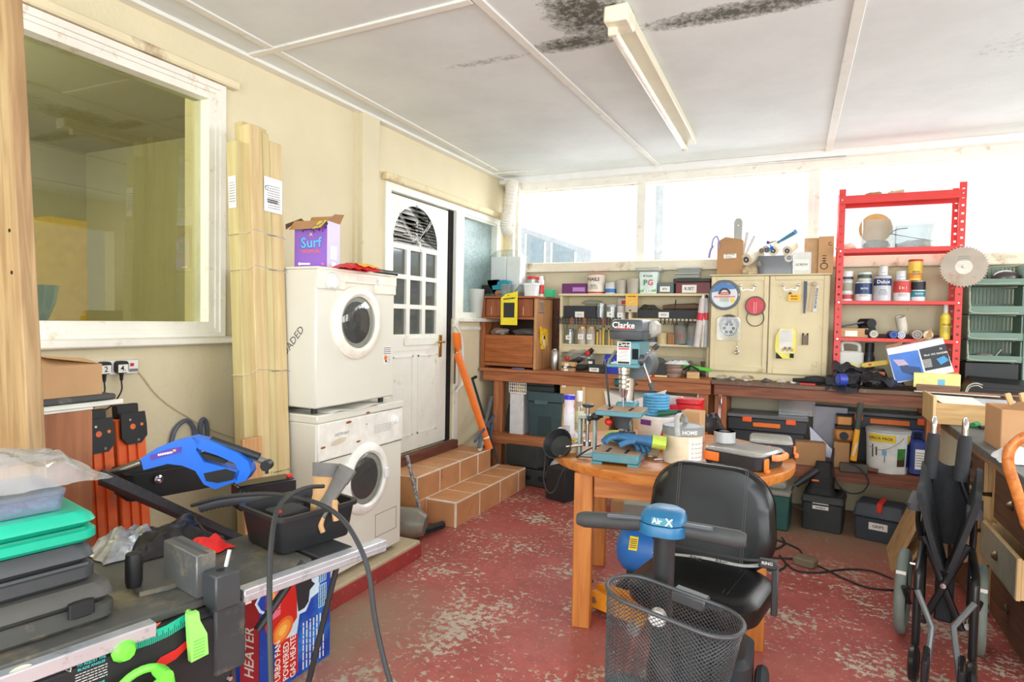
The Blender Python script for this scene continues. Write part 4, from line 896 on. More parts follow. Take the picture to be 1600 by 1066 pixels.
# ================================================================== makers for the small things on benches and shelves
def place(a, b, t, y, z):
    cx, w_ = span(a, b, t, y); return cx, w_, P((a+b)/2, t, y=y).z-z
def tin(name, label, a, b, t, y, z, body, lid=None, lab=None, txt=None, tc=None, group=None, cat='tin', band=(.18,.8), handle=False, rim=STEEL, lines=4, plastic=False, rz=0, bands=()):
    cx, w_, h = place(a, b, t, y, z); r = w_/2; o = thing(name, label, cat, (cx,y,z), rz, group)
    m = MB(body)
    if plastic: m.lathe([(r*.86,0),(r*.88,.004),(r*.97,h*.86),(r*.97,h*.9)],(0,0,0),28)
    else: m.lathe([(r*.94,0),(r*.97,.004),(r*.95,.01),(r*.95,h*.93),(r*.98,h*.95),(r*.98,h*.97)],(0,0,0),28)
    k = (lambda f: r*(.88+.1*f)) if plastic else (lambda f: r*.952)
    if lab: m.mt(lab); m.lathe([(k(band[0])+.0008,h*band[0]),(k(band[1])+.0008,h*band[1])],(0,0,0),28,False,False)
    for (f0,f1,mm) in bands: m.mt(mm); m.lathe([(k(f0)+.0014,h*f0),(k(f1)+.0014,h*f1)],(0,0,0),28,False,False)
    if txt:
        for i,(s_,f,sz,c_) in enumerate(txt): m.text(s_,sz*w_,fr(0,-k(f)-.003,h*f),c_,.95)
    if lines:
        m.lines(w_*.5,h*.16,lines,fr(0,-k(.3)-.0025,h*.3),tc or MGREY,.35,int(a))
    m.done('body', o)
    m = MB(lid or rim); m.lathe([(r,h*.9 if plastic else h*.965),(r*1.0,h*.985),(r*.97,h),(r*.9,h),(r*.88,h*.985),(.001,h*.985)],(0,0,0),28); m.done('lid', o)
    if handle:
        m = MB(rim if not plastic else WHITE); m.tube([(-r*.98,0,h*.86),(-r*.75,-r*.8,h*.72),(0,-r*1.12,h*.62),(r*.75,-r*.8,h*.72),(r*.98,0,h*.86)],.0022,6); m.done('handle', o)
    return o
def tub(name, label, a, b, t, y, z, body, lid=None, group=None, cat='tub', taper=.82, sq=False, lab=None, txt=None, fill=None):
    cx, w_, h = place(a, b, t, y, z); o = thing(name, label, cat, (cx,y,z), 0, group); m = MB(body)
    hb = h*.88 if lid else h
    if sq: m.bin((0,0,0),w_*.97,w_*.8,hb,w_*.12,.002,taper,3)
    else: m.loft([[(x*k_,y_*k_,z_) for x,y_ in circ(w_/2,24)] for z_,k_ in ((0,taper),(hb,.97),(hb,.93),(.003,taper*.95))])
    if lab: m.mt(lab); m.plate(w_*.62,h*.3,fr(0,-w_*(.4 if sq else .485)-.002,h*.42))
    if txt: m.text(txt,w_*.17,fr(0,-w_*(.4 if sq else .485)-.003,h*.42),INK,.9)
    m.done('body', o)
    if lid:
        m = MB(lid)
        if sq: m.rbox((0,0,h*.86),w_*1.03,w_*.86,h*.14,w_*.12,.002)
        else: m.lathe([(w_*.5,h*.86),(w_*.5,h*.98),(w_*.46,h),(.001,h)],(0,0,0),24)
        m.done('lid', o)
    if fill: m = MB(fill); m.ball((0,0,hb*.92),w_*.4,w_*.4,h*.14,12,6,.3,6,int(a)); f_ = m.done('contents', o)
    return o
def boxy(name, label, a, b, t, y, z, d, body, rz=0, group=None, cat='box', lab=None, txt=None, lid=None, tcol=INK, rx=0, ry=0, ts=.2, b_=.003):
    cx, w_, h = place(a, b, t, y, z); o = thing(name, label, cat, (cx,y,z), rz, group, rx, ry)
    m = MB(body); m.box(-w_/2,0,0,w_/2,d,h*(.72 if lid else 1),b_)
    if lab: m.plate(w_*lab[1],h*lab[2],fr(w_*lab[3] if len(lab) > 3 else 0,-.001,h*.42),lab[0])
    if txt: m.text(txt,w_*ts,fr(w_*lab[3] if lab and len(lab) > 3 else 0,-.0018,h*.42),tcol)
    m.done('body', o)
    if lid: m = MB(lid); m.box(-w_/2-.003,-.003,h*.72,w_/2+.003,d+.003,h,b_); m.done('lid', o)
    return o
def bottle(name, label, a, b, t, y, z, body, cap, lab=None, group=None, neck=.35, txt=None, cat='bottle', tc=INK, shoulder=.72, capf=.86):
    cx, w_, h = place(a, b, t, y, z); r = w_/2; o = thing(name, label, cat, (cx,y,z), 0, group)
    m = MB(body); m.lathe([(r*.9,0),(r,.006),(r,h*(shoulder-.06)),(r*.8,h*shoulder),(r*neck,h*(shoulder+.06)),(r*neck,h*capf)],(0,0,0),20)
    if lab: m.mt(lab); m.lathe([(r*1.006,h*.14),(r*1.006,h*.58)],(0,0,0),20,False,False)
    if txt: m.text(txt,w_*.3,fr(0,-r*1.01,h*.4),tc)
    if lab: m.lines(w_*.6,h*.14,4,fr(0,-r*1.012,h*.26),MGREY,.35,int(a))
    m.done('body', o)
    m = MB(cap); m.lathe([(r*neck*1.15,h*(capf-.08)),(r*neck*1.15,h*.99),(r*neck,h)],(0,0,0),16); m.done('cap', o); return o
def heap(name, label, cat, a, b, t, y, z, d, mt_, seed=1, amp=.35, fr_=6., kind=None):
    cx, w_, h = place(a, b, t, y, z); m = MB(mt_); m.ball((0,0,h*.3),w_/2,d/2,h*.75,22,14,amp,fr_,seed,.4); return solo(m, name, label, cat, (cx,y,z), 0, None, 0, 0, kind)
def crumple(name, label, cat, mt_, x, y, z, w_, d_, h_, seed, amp=.02, fr_=14, rz=0, n=24):
    m = MB(mt_)
    def f(u, v):
        xx = (u-.5)*w_; yy = (v-.5)*d_; e = min(1, min(u,1-u)*5, min(v,1-v)*5)
        n_ = noise.noise(Vector((xx*fr_+seed,yy*fr_,seed*2)))*amp+noise.noise(Vector((xx*fr_*3,yy*fr_*3+seed,1)))*amp*.4
        k = 1+.25*noise.noise(Vector((u*3+seed,v*3,7)))
        return (xx*k, yy*k, max(.002, h_*e*(1-.2*((2*u-1)**2+(2*v-1)**2))+n_*(.3+.7*e)))
    m.sheet(f, n, n*3//4); return solo(m, name, label, cat, (x,y,z), rz)

# ================================================================== benches along the back wall
BZ = 1.045; BY = 5.2
def bench(label, x0, x1, posts, shelf, dark):
    t = thing('workbench', label, 'workbench', (x0,BY,0)); W = x1-x0
    bx = wood((150,92,64),(104,60,42),2.2,'X',.6) if dark else BENCH_X
    m = MB(mat((112,88,72),.7,0,.15,8,0,60,'worn_top',(150,136,116),5,.4) if dark else bx); m.box(0,-.03,BZ-.03,W,.5,BZ,.003); m.done('worktop', t)
    m = MB(bx); m.box(0.02,0,BZ-.12,W,.025,BZ-.031,.003); m.done('apron', t)
    for p in posts:
        m = MB(BENCH_Z); m.box(p-x0-.045,.0251,0,p-x0+.045,.1,BZ-.031,.003); m.done('leg', t)
    for p in posts:
        m = MB(BENCH_Z); m.box(p-x0-.04,.4,0,p-x0+.04,.46,BZ-.031,.003); m.done('leg', t)
    m = MB(bx); m.box(shelf[0]-x0,-.01,.44-.1,shelf[1]-x0,.0245,.44,.003); m.box(shelf[0]-x0,.02,.415,shelf[1]-x0,.5,.438,.002); m.done('lower_shelf', t)
    return t
bench('reddish wooden workbench along the back wall below the small parts shelves',.03,2.125,(.2,2.06),(.13,2.1),False)
bench('darker worn workbench along the back wall below the cream cabinet and red shelving',2.13,4.75,(2.2,3.64,4.65),(2.16,4.7),True)

# ---- wooden chest on the left end
t = thing('drawer_chest', 'old wooden chest with a missing drawer standing on the left end of the workbench', 'chest of drawers', (.02,BY,BZ+.001))
def k1(zx, zy): return 720+zx/4.636, 370+zy/4.636
def cz(zx, zy): q = LP(t,*k1(zx,zy),y=0); return q.x, q.z
CH = wood((176,106,58),(136,76,38),2.5,'X',.5); CHV = wood((176,106,58),(136,76,38),2.5,'Z',.5)
xL = cz(147,600)[0]; xR = cz(547,600)[0]; zT = cz(330,430)[1]; DZ = .40
m = MB(CHV); m.box(xL,.0,.0,xL+.04,DZ,zT-.02,.003); m.done('side_panel', t)
m = MB(wood((200,150,104),(170,118,74),2.5,'Z',.5)); m.box(xR-.025,.0,0,xR,DZ,zT-.02,.003); m.done('side_panel', t)
m = MB(CH); m.box(xL-.02,-.02,zT-.02,xR+.015,DZ,zT,.004); m.done('top', t)
z1 = cz(330,580)[1]; z2 = cz(330,712)[1]; z3 = cz(330,912)[1]
m = MB(CH); m.box(xL+.04,.0,z1-.022,xR-.025,DZ,z1,.002); m.done('rail', t)
m = MB(CH); m.box(xL+.04,.0,z3-.035,xR-.025,.03,z3-.003,.002); m.box(xL+.04,.03,z3-.03,xR-.025,DZ,z3-.015); m.done('rail', t)
m = MB(mat((66,44,32),.8)); m.box(xL+.04,DZ-.01,z3-.015,xR-.025,DZ-.002,zT-.02); m.done('back_panel', t)
for a_,b_ in ((180,288),(410,522)):
    p_, q_ = cz(a_,500)[0], cz(b_,500)[0]; m = MB(wood((160,88,46),(120,62,30),3,'Z',.45)); m.box(p_,.004,z1+.003,q_,.3,zT-.025,.003); d_ = m.done('drawer', t)
    m = MB(mat((220,205,180),.8)); m.box((p_+q_)/2-.02,.0025,z1+.02,(p_+q_)/2-.016,.0045,z1+.09); m.done('worn_patch', d_)
m = MB(wood((178,104,50),(140,76,34),3,'X',.45)); m.box(xL+.045,-.006,z3,xR-.03,.3,z2,.004); m.done('drawer', t)
m = MB(mat((150,140,128),.8,0,.2,20)); m.ball((xL+.14,.12,z2+.03),.09,.08,.035,12,8,.4,6,3,.8); m.done('contents', t); m = MB(CLEARP); m.ball((xR-.14,.12,z2+.03),.13,.08,.035,14,8,.4,8,5,.8); m.done('contents', t)
chest = t; CT = BZ+.001+zT
m = MB(mat((196,168,140),.8)); 
tub('plastic_cup_stack','stack of tall cloudy plastic cups on the frosted window sill',731,756,452,5.16,1.512,FOGP,None,None,'cups',.7)
# yellow card hanging on the chest
q = P(795,482,y=BY-.03); xa, xb = P(782,480,y=BY-.03).x, P(808,480,y=BY-.03).x; za, zb = P(795,455,y=BY-.03).z, P(795,508,y=BY-.03).z
m = MB(mat((236,218,44),.4)); w_ = xb-xa; h_ = za-zb; m.at(tr(0,0,0)); flat(m,[(-w_/2,-h_/2),(w_/2,-h_/2),(w_/2,h_/2),(w_*.2,h_*.46),(-w_*.2,h_*.42),(-w_/2,h_*.3)],-.002,.003); m.plate(w_*.66,h_*.44,fr(0,-.003,-h_*.06),mat((52,54,52),.9)); m.lines(w_*.7,h_*.06,1,fr(0,-.003,h_*.28) @ rot(0,0,6),INK,.7,4); m.disc(.008,fr(-.01,-.003,h_*.38),INK,8,.004)
solo(m,'yellow_card','yellow hanging card with a dark square in front of the small drawers','card',((xa+xb)/2,BY-.0212,(za+zb)/2))
# wrenches and yellow glove packet on the side of the chest
sx = .02+xR
for i in range(4):
    yy = 5.26+.03*i; m = MB(STEEL); m.cyl((0,0,0),(0,0,-.075),.003,.003,6); m.torus((0,0,.006),.007,.003,12,5,rot(0,90,0)); m.torus((0,0,-.082),.0065,.003,10,5,rot(0,90,0),-240,60)
    solo(m,'spanner',('first','second','third','fourth')[i]+' small spanner from the front hanging on the side of the wooden chest','spanner',(sx+.006,yy,CT-.06))
m = MB(mat((226,180,30),.6,0,.2,30)); m.add([(0,-.09,.06),(0,.11,.03),(.012,.1,-.02),(.012,.02,-.1),(.01,-.05,-.12),(.012,-.1,-.04)],[(0,1,2,3,4,5)]); m.box(0,-.05,-.15,.02,.02,-.03); m.box(0,.0,-.12,.022,.06,.0); m.box(0,-.08,-.1,.022,-.02,-.0); m.mt(INK); m.disc(.02,rt(.0225,-.02,-.045)); m.mt(PAPER); m.plate(.02,.1,rt(.0226,-.045,-.07) @ rot(0,0,15)); m.plate(.015,.08,rt(.0226,-.01,-.1) @ rot(0,0,15))
solo(m,'glove_packet','yellow packet of gloves hanging on the side of the wooden chest','packet',(sx+.003,5.36,P(850,520,x=sx).z))
m = MB(wood((112,66,40),(70,38,24),4,'Z',.6,6,.4)); q = span(862,876,500,5.66); zq = P(868,466,y=5.66).z; m.box(-q[1]/2,0,0,q[1]/2,.025,zq-BZ,.003); 
for i in range(7): m.torus((0,-.002,.08+i*.075),.02,.006,14,6,rot(90))
solo(m,'carved_panel','dark carved wooden panel standing behind the chest against the back wall','panel',(q[0],5.67,BZ))
bottle('steel_can','brushed steel aerosol can right of the wooden chest',861,873,545,5.3,BZ,STEEL,STEEL,None,None,.5,None,'can',INK,.9,.96)
# on top of the chest
t = thing('filter_pack', 'two white filter blocks wrapped in clear plastic on the wooden chest', 'package', (*P(795,430,y=5.42).xy,CT), 0)
x0_, x1_ = P(771,420,y=5.42).x-t.location.x, P(818,420,y=5.42).x-t.location.x; h_ = P(795,402,y=5.42).z-CT
for a_, b_ in ((x0_+.004,-.003),(.003,x1_-.004)):
    m = MB(mat((244,242,238),.8,0,.03,20)); m.box(a_,-.06,.03,b_,.06,h_,.006); m.done('filter_block', t)
m = MB(CLEARP); 
m.loft([[(x*k_+((x0_+x1_)/2),y_*k_,z_+.01*noise.noise(Vector((x*60,y_*60,z_*40)))) for x,y_ in rr((x1_-x0_)*1.08,.15,.03,8)] for z_,k_ in ((0,1.),(.04,1.05),(h_*.6,1.02),(h_*1.0,1.03),(h_*1.1,.8),(h_*1.17,.55))]); m.done('plastic_wrap', t)
t = thing('cordless_drill', 'teal and black cordless drill lying on the wooden chest', 'drill', (*P(772,448,y=5.27).xy,CT), 0)
TL = mat((20,140,158),.4)
def kk(zx, zy): q = LP(t,*k1(zx,zy),y=0); return (q.x,q.z)
m = MB(TL); flat(m,[kk(*p) for p in ((265,330),(300,312),(345,318),(350,345),(300,355),(300,380),(230,385),(225,355),(262,350))],0,.06); m.done('housing', t)
m = MB(BLACK); flat(m,[kk(*p) for p in ((190,315),(265,310),(270,345),(215,350),(150,350),(148,385),(150,410),(240,412),(240,388),(225,380),(225,350),(195,345))],.005,.05); m.done('grip', t)
m = MB(ORANGE); q = LP(t,*k1(258,405),y=-.01); m.torus((q.x,-.0,q.z),.012,.006,16,6,rot(90)); m.done('dial', t)
tub('plastic_tub','empty clear plastic tub in front of the filter pack on the chest',784,801,444,5.28,CT,CLEARP,None,None,'tub',.8,True)
o = tub('plastic_tub','clear plastic pot tipped sideways beside the empty tub on the chest',801,818,446,5.32,CT+.012,CLEARP,None,None,'tub',.8); o.rotation_euler = (0,rad(40),0)
tub('plastic_tub','white plastic tub below the red lidded jar on the chest',821,841,443,5.30,CT,mat((226,230,232),.5),WHITE,None,'tub',.9,True)
tub('plastic_jar','jar with a bright red lid at the back of the chest top',824,842,432,5.46,CT,CLEARP,RED,None,'jar',.95)
bottle('small_bottle','small white printed bottle beside the red lidded jar',842,850,432,5.40,CT,mat((226,220,216)),WHITE,RED,None,.6,None,'bottle',INK,.85,.95)
boxy('green_box','small bright green box at the right edge of the chest top',851,863,452,5.42,CT,.08,mat((60,186,130),.4),0,None,'box')

# ---- cream shelf unit
SH = mat((222,208,170),.75,0,.05,6,.05,50,'cream_paint',(176,156,112),4,.2)
SX0, SX1, SY = .70, 2.065, 5.5
t = thing('wall_shelves', 'cream painted open shelf unit fixed above the back workbench', 'shelf unit', (SX0,SY,BZ)); W = SX1-SX0; D = .21
SZT, SL2, SL3, SR2, SR3 = 1.755, 1.50, 1.285, 1.535, 1.31; XM = 1.37-SX0
m = MB(SH); m.box(0,D-.012,.15,W,D,SZT-BZ); m.done('back_panel', t)
for x in (0,W-.022): m = MB(SH); m.box(x,0,.0,x+.022,D-.012,SZT-BZ-.022,.002); m.done('side_panel', t)
m = MB(SH); m.box(XM-.011,.0,SL3-BZ,XM+.011,D-.012,SZT-BZ-.022,.002); m.done('divider', t)
m = MB(SH); m.box(-.01,-.01,SZT-BZ-.022,W,D-.012,SZT-BZ,.002); m.done('top_shelf', t)
for x0,x1,z in ((.022,XM-.011,SL2),(.022,XM-.011,SL3),(XM+.011,W-.022,SR2),(XM+.011,W-.022,SR3)):
    m = MB(SH); m.box(x0,0,z-BZ-.018,x1,D-.012,z-BZ,.002); m.done('shelf', t)
m = MB(SH); m.box(.022,0,SL3-BZ-.08,XM-.011,.02,SL3-BZ-.019); m.done('apron', t)
m = MB(wood((200,160,110),(160,116,70),3,'X')); m.box(.0,-.03,SL2-BZ+.005,XM-.03,-.011,SL2-BZ+.022,.002); m.done('tool_rack', t)
zt_ = SZT; ys = 5.6
boxy('tissue_box','purple printed packet at the left end of the top shelf',878,916,443,5.53,zt_,.1,mat((106,40,104),.4),0,None,'packet',(mat((186,130,200)),.5,.4,.2))
tin('screw_tin','white tin with red lid and handwritten label on the top shelf',918,946,429,ys,zt_,mat((232,222,206),.5),mat((196,66,50),.5),None,[('NAILS',.72,.26,INK),('MIXED',.42,.12,MGREY)],None,None,'tin',bands=((.02,.1,mat((196,66,50))),),lines=3)
tin('paint_tin','small blue and white tin beside the red lidded tin',946,963,442,5.58,zt_,mat((210,214,216),.4),None,mat((52,120,190)),None,None,None,'tin',(.1,.45),lines=2)
CLOUD = mat((182,176,160),.6,0,.1)
tub('plant_pot','left cloudy plastic pot of round fittings on the top shelf',962,980,438,5.58,zt_,CLOUD,None,None,'pot',.8,False,None,None,mat((150,140,124),.7,0,.3,30))
tub('plant_pot','right cloudy plastic pot with a dark offcut on the top shelf',979,1001,436,5.58,zt_,CLOUD,None,None,'pot',.8,False,None,None,mat((186,168,140),.7,0,.3,30))
m = MB(BLACKM); m.add([(0,0,0),(.03,0,0),(.03,0,.05),(.012,0,.06),(0,.02,0),(.03,.02,0),(.03,.02,.05),(.012,.02,.06)],[(0,1,2,3),(7,6,5,4),(1,5,6,2),(0,3,7,4),(2,6,7,3),(0,4,5,1)]); m.v = [v for v in m.v]
t = thing('tea_tub','white square tea tub with big PG lettering and clear lid on the top shelf','tub',(*P(1015,440,y=5.6).xy,zt_)); cx,w_,h = place(1001,1030,426,5.6,zt_)
m = MB(mat((214,232,224),.4)); m.bin((0,0,0),w_,w_*.8,h,.02,.002,.92,4); yv = -w_*.4-.001
m.text('P',w_*.42,fr(-w_*.14,yv-.004,h*.5),mat((20,120,80))); m.text('G',w_*.42,fr(w_*.14,yv-.004,h*.5),mat((210,50,30))); m.text('& loose',w_*.16,fr(0,yv-.004,h*.82),INK)
for i in range(9): m.poly([(-.008,0),(.008,0),(.002,.018+.006*(i%3))],fr(-w_*.4+i*w_*.1,yv+.002-.0004*i,h*.1),mat((90,170,60)))
m.plate(w_*.1,h*.18,fr(0,yv-.002,h*.14),WHITE); m.plate(w_*.1,h*.2,fr(w_*.14,yv-.002,h*.15),WHITE); m.plate(w_*.1,h*.14,fr(-w_*.14,yv-.002,h*.12),WHITE); m.done('tub', t)
m = MB(CLEARP); m.rbox((0,0,h+.001),w_*1.4,w_*1.0,h*.2,.02,.004); m.done('lid', t)
boxy('grey_box','small grey box with white label beside the tea tub',1028,1053,442,5.54,zt_,.1,mat((92,106,108),.5),0,None,'box',(PAPER,.62,.5,-.05),'BITS',None,INK,0,0,.16)
boxy('maroon_tin','long maroon biscuit tin with paper label at the right end of the top shelf',1056,1110,441,5.52,zt_,.13,mat((112,34,36),.4),0,None,'tin',(PAPER,.42,.7,-.1),'R.SET',None,INK,0,0,.12)
hb = P(1082,441,y=5.52).z
boxy('black_tray','black plastic tray lying on the maroon tin',1052,1110,435,5.5,hb+.001,.14,mat((40,44,38),.5),0,None,'tray'); h2 = P(1082,434,y=5.5).z+.001
boxy('sandwich_tub','lower of two clear lidded tubs stacked on the black tray',1056,1092,426,5.52,h2+.001,.11,CLEARP,0,None,'tub',None,None,FOGP)
boxy('sandwich_tub','upper of two clear lidded tubs stacked on the black tray',1058,1094,417,5.52,P(1075,426,y=5.52).z+.004,.11,CLEARP,0,None,'tub',None,None,FOGP)
# left bay, upper shelf
boxy('socket_case','long black case with white label on the left upper shelf',881,931,478,5.53,SL2,.12,mat((40,42,50),.4),0,None,'case',(PAPER,.28,.4,.0),'SOCKETS',None,INK,0,0,.04)
tub('glass_jar','round clear jar of bits on the left upper shelf',932,947,475,5.56,SL2,CLEARP,None,None,'jar',.9,False,None,None,LGREY)
tub('glass_jar','clear jar with white handwritten label on the left upper shelf',948,964,476,5.55,SL2,CLEARP,LGREY,None,'jar',.95,False,PAPER,'M8')
tub('glass_jar','white labelled jar next to the orange card on the left upper shelf',964,978,478,5.55,SL2,mat((206,200,190)),None,None,'jar',.95,False,PAPER,'M6')
m = MB(CLEARP); m.ball((0,0,.025),.1,.05,.025,20,10,.3,6,4,.9); solo(m,'plastic_bag','clear plastic bag lying on the long black case','bag',(P(925,470,y=5.6).x,5.62,P(905,477,y=5.53).z+.002))
boxy('blue_red_tub','red and white tub above the labelled jar on the left upper shelf',965,979,466,5.6,P(970,478,y=5.55).z+.004,.06,mat((214,206,198)),0,None,'tub',(RED,.5,.5,.2))
m = MB(mat((238,184,72),.5)); q = span(977,996,470,5.47); h_ = P(986,459,y=5.47).z-P(986,488,y=5.47).z; m.box(-q[1]/2,0,h_*.35,q[1]/2,.003,h_); m.mt(mat((190,180,160))); m.box(-q[1]/2,0,0,q[1]/2,.003,h_*.35); m.lines(q[1]*.7,.01,1,fr(0,-.001,h_*.85),INK,.7,4); m.poly([(-.02,-.01),(.02,.008),(.02,.012),(-.02,-.004)],fr(0,-.001,h_*.55),PAPER); m.mt(INK); m.ball((-.01,0,h_*.1),.012,.004,.006,8,5)
solo(m,'orange_card','orange and grey hanging tool card on the shelf divider','card',(q[0],5.48,P(986,488,y=5.47).z))
# screwdrivers in the rack
HC = [mat(c,.4) for c in ((30,34,36),(24,60,52),(38,36,34),(30,34,36),(150,70,40),(36,44,60))]
rk = None
for i in range(20):
    x = SX0+.012+i*.0305
    if i < 6:
        rk = thing('screwdriver', '', 'screwdriver', (x,SY-.012,SL2+.022)); m = MB(HC[i]); m.lathe([(.004,-.05),(.0095,-.045),(.0105,-.02),(.0085,.014),(.003,.02)],(0,-.022,-.004),8); m.done('handle', rk)
        m = MB(STEEL); m.cyl((0,-.022,-.05),(0,-.022,-.10-.015*(i%3)),.0028,.0022,6); m.done('shaft', rk)
        if i == 0: protos = []
        protos.append(rk)
    else: rk = dup(protos[(i*5)%6],(x,SY-.012,SL2+.022))
    rk['group'] = 'screwdrivers in the rack'; rk['label'] = 'small dark handled screwdriver hanging in the wooden shelf rack'
# left bay, lower shelf
tub('glass_jar','clear jar of screws with white label on the left lower shelf',884,899,514,5.56,SL3,CLEARP,None,None,'jar',.95,False,PAPER,'M4',STEEL)
BRASS = mat((196,160,96),.35,.6,.1)
for i,(a_,b_,l_) in enumerate(((903,917,'left brass lidded jar with white label on the left lower shelf'),(917,930,'second brass lidded jar with white label on the left lower shelf'))):
    tub('glass_jar',l_,a_,b_,510,5.55,SL3,mat((190,178,160)),BRASS,None,'jar',.98,False,PAPER,'C'+'AB'[i])
for i in range(6):
    q = P(934+i*4.6,500,y=5.56); m = MB(mat(((226,186,90),(200,170,120),(232,196,60),(110,110,90),(220,180,96),(190,150,70))[i],.5)); m.cyl((0,0,0),(0.0,0,.12+.02*(i%3)),.009,.011,8); m.mt(BLACK); m.cyl((0,0,.12+.02*(i%3)),(0,0,.135+.02*(i%3)),.012,.012,8)
    solo(m,'file_handle',('first','second','third','fourth','fifth','sixth')[i]+' from the left of six upright wooden handled files on the lower shelf','file',(q.x,5.56,SL3),0,'upright files')
# right bay
boxy('long_black_box','long black box with a white arrow label on the right upper shelf',996,1092,484,5.51,SR2,.13,mat((44,46,48),.6),0,None,'box',(PAPER,.17,.6,-.06),'PADS',None,INK,0,0,.04)
hb = P(1040,484,y=5.51).z+.001
crumple('dark_cloth','dark green cloth bundle on the left end of the long black box','cloth',mat((54,58,46),.9,0,.3,20),P(1014,480,y=5.56).x,5.57,hb,.18,.1,.04,4,.02,30)
t = thing('leather_roll','brown leather tool roll tied with a strap on the long black box','tool roll',(P(1066,480,y=5.57).x,5.58,hb)); m = MB(mat((108,84,66),.7,0,.15,12,.2,60)); m.sweep([(-.17,0,.02),(-.1,0,.025),(0,0,.027),(.1,0,.03),(.17,0,.024)],[.018,.024,.026,.03,.022],12); m.done('roll', t); m = MB(DGREY); m.torus((-.06,0,.026),.028,.004,16,6,rot(0,90,0)); m.box(-.065,-.005,.05,-.055,.005,.09,.002); m.done('strap', t)
for i in range(9):
    q = P(1032+i*6.2,499,y=5.485); m = MB(mat(((70,72,70),(50,50,48),(96,96,92))[i%3],.5,.4)); m.cyl((0,0,0),(.01,0,-.04),.004,.004,6); m.cyl((.004,0,0),(-.008,0,-.042),.004,.004,6); m.ball((.002,0,.008),.007,.005,.009,8,5)
    solo(m,'pliers',('first','second','third','fourth','fifth','sixth','seventh','eighth','ninth')[i]+' from the left of the small pliers hanging below the right upper shelf','pliers',(q.x,5.49,SR2-.015),0,'pliers under the shelf')
crumple('rag','pale crumpled rag on the right lower shelf behind the drill press','rag',mat((190,182,164),.9,0,.1),P(1018,520,y=5.58).x,5.6,SR3+.0,.16,.14,.12,6,.05,16)
bottle('glue_pot','white plastic pot with dark band in front of the rag',1012,1027,518,5.53,SR3,mat((200,202,206)),mat((214,214,210)),DGREY,None,.8,None,'pot',INK,.8,.9)
tub('tan_jar','round tan lidded tub on the right lower shelf',1026,1043,520,5.56,SR3,mat((192,174,126)),mat((200,184,138)),None,'tub',1.)
boxy('wooden_block_box','small wooden box with a dark cork on the right lower shelf',1043,1059,521,5.54,SR3,.07,wood((176,120,74),(140,90,52),4,'Z'),0,None,'box',(CARD,.05,.7,.1))
GPOT = mat((128,126,118),.7,0,.12)
o = tub('grey_pot','grey tapered pot tilted against its neighbour on the right lower shelf',1057,1077,504,5.56,SR3+.005,GPOT,None,None,'pot',1.2,False,None,None); o.rotation_euler = (0,rad(-8),0)
m = MB(RED); m.plate(.02,.03,fr(0,-.062,.07)); m.done('red_sticker', o, (0,0,0)) 
tub('grey_pot','grey upside down pot standing in a blue grey dish on the right lower shelf',1074,1094,505,5.58,SR3+.003,mat((150,148,140),.7),None,None,'pot',1.15)
m = MB(mat((120,138,150),.4)); m.lathe([(.05,0),(.056,.05),(.054,.05),(.048,.004)],(0,0,0),24); solo(m,'blue_dish','blue grey round dish below the grey pot','dish',(P(1082,530,y=5.54).x,5.53,SR3))
bottle('green_jar','olive glass jar at the right end of the right lower shelf',1092,1104,524,5.6,SR3,mat((120,120,86),.2),mat((150,146,110)),None,None,.9,None,'jar',INK,.9,.95)
for i,(a_,b_,t_,c_,c2_,l_) in enumerate(((1085,1096,466,(206,196,192),(214,50,70),'pale sealant tube with pink mark leaning at the cabinet side'),(1096,1103,480,(214,208,190),(230,230,220),'thin cream sealant tube between the other two'),(1100,1108,466,(170,170,172),(190,50,50),'steel and red tube standing against the cream cabinet'))):
    cx,w_,h = place(a_,b_,t_,5.46,SR3-.01); m = MB(mat(c_,.4)); m.cyl((0,0,0),(0,0,h),w_/2,w_/2,14); m.mt(mat(c2_)); m.cyl((0,-.001,h*.55),(0,-.001,h*.7),w_/2+.001,w_/2+.001,14); m.mt(BLACK if i == 2 else WHITE); m.cyl((0,0,h),(0,0,h+.03),w_*.3,w_*.15,10)
    solo(m,'sealant_tube',l_,'tube',(cx,5.46,SR3-.01),0,None,0,(6,3,0)[i])
# ================================================================== loose things on the left bench top
m = MB(mat((90,110,160),.4)); m.rbox((0,0,0),.13,.04,.014,.018,.004); solo(m,'trimming_tool','flat dark blue tool handle lying in front of the wooden chest','tool handle',(P(810,576,y=5.19).x,5.186,BZ))
for i,(a_,b_,t_,zz,c_,l_) in enumerate(((876,897,575,0,(178,140,100),'lowest small printed carton of the stack right of the steel can'),(877,893,571,.026,(70,74,50),'dark green carton in the middle of the small stack'),(877,898,566,.045,(206,160,106),'topmost orange brown carton of the small stack'))):
    o = boxy('small_carton',l_,a_,b_,t_,5.25,BZ+zz,.07,mat(c_,.6),0,'small cartons by the steel can','carton',(PAPER,.3,.6,-.1))
t = thing('bagged_tool','black tool with red handles in a clear plastic bag on the bench','tool',(P(905,560,y=5.38).x,5.38,BZ+.07),0)
m = MB(BLACK); m.sweep([LP(t,x,y,y=0) for x,y in ((888,568),(903,563),(918,553),(926,546))],[.02,.028,.028,.02],10); m.done('body', t)
for x,y in ((886,560),(918,552)): m = MB(RED); q = LP(t,x,y,y=-.03); m.ball((q.x,q.y,q.z),.024,.02,.026,10,6,.2,5,int(x)); m.done('handle', t)
m = MB(CLEARP); q0 = LP(t,903,556,y=0); m.ball((q0.x,0,q0.z),.15,.06,.05,20,10,.35,7,2); m.done('plastic_bag', t)
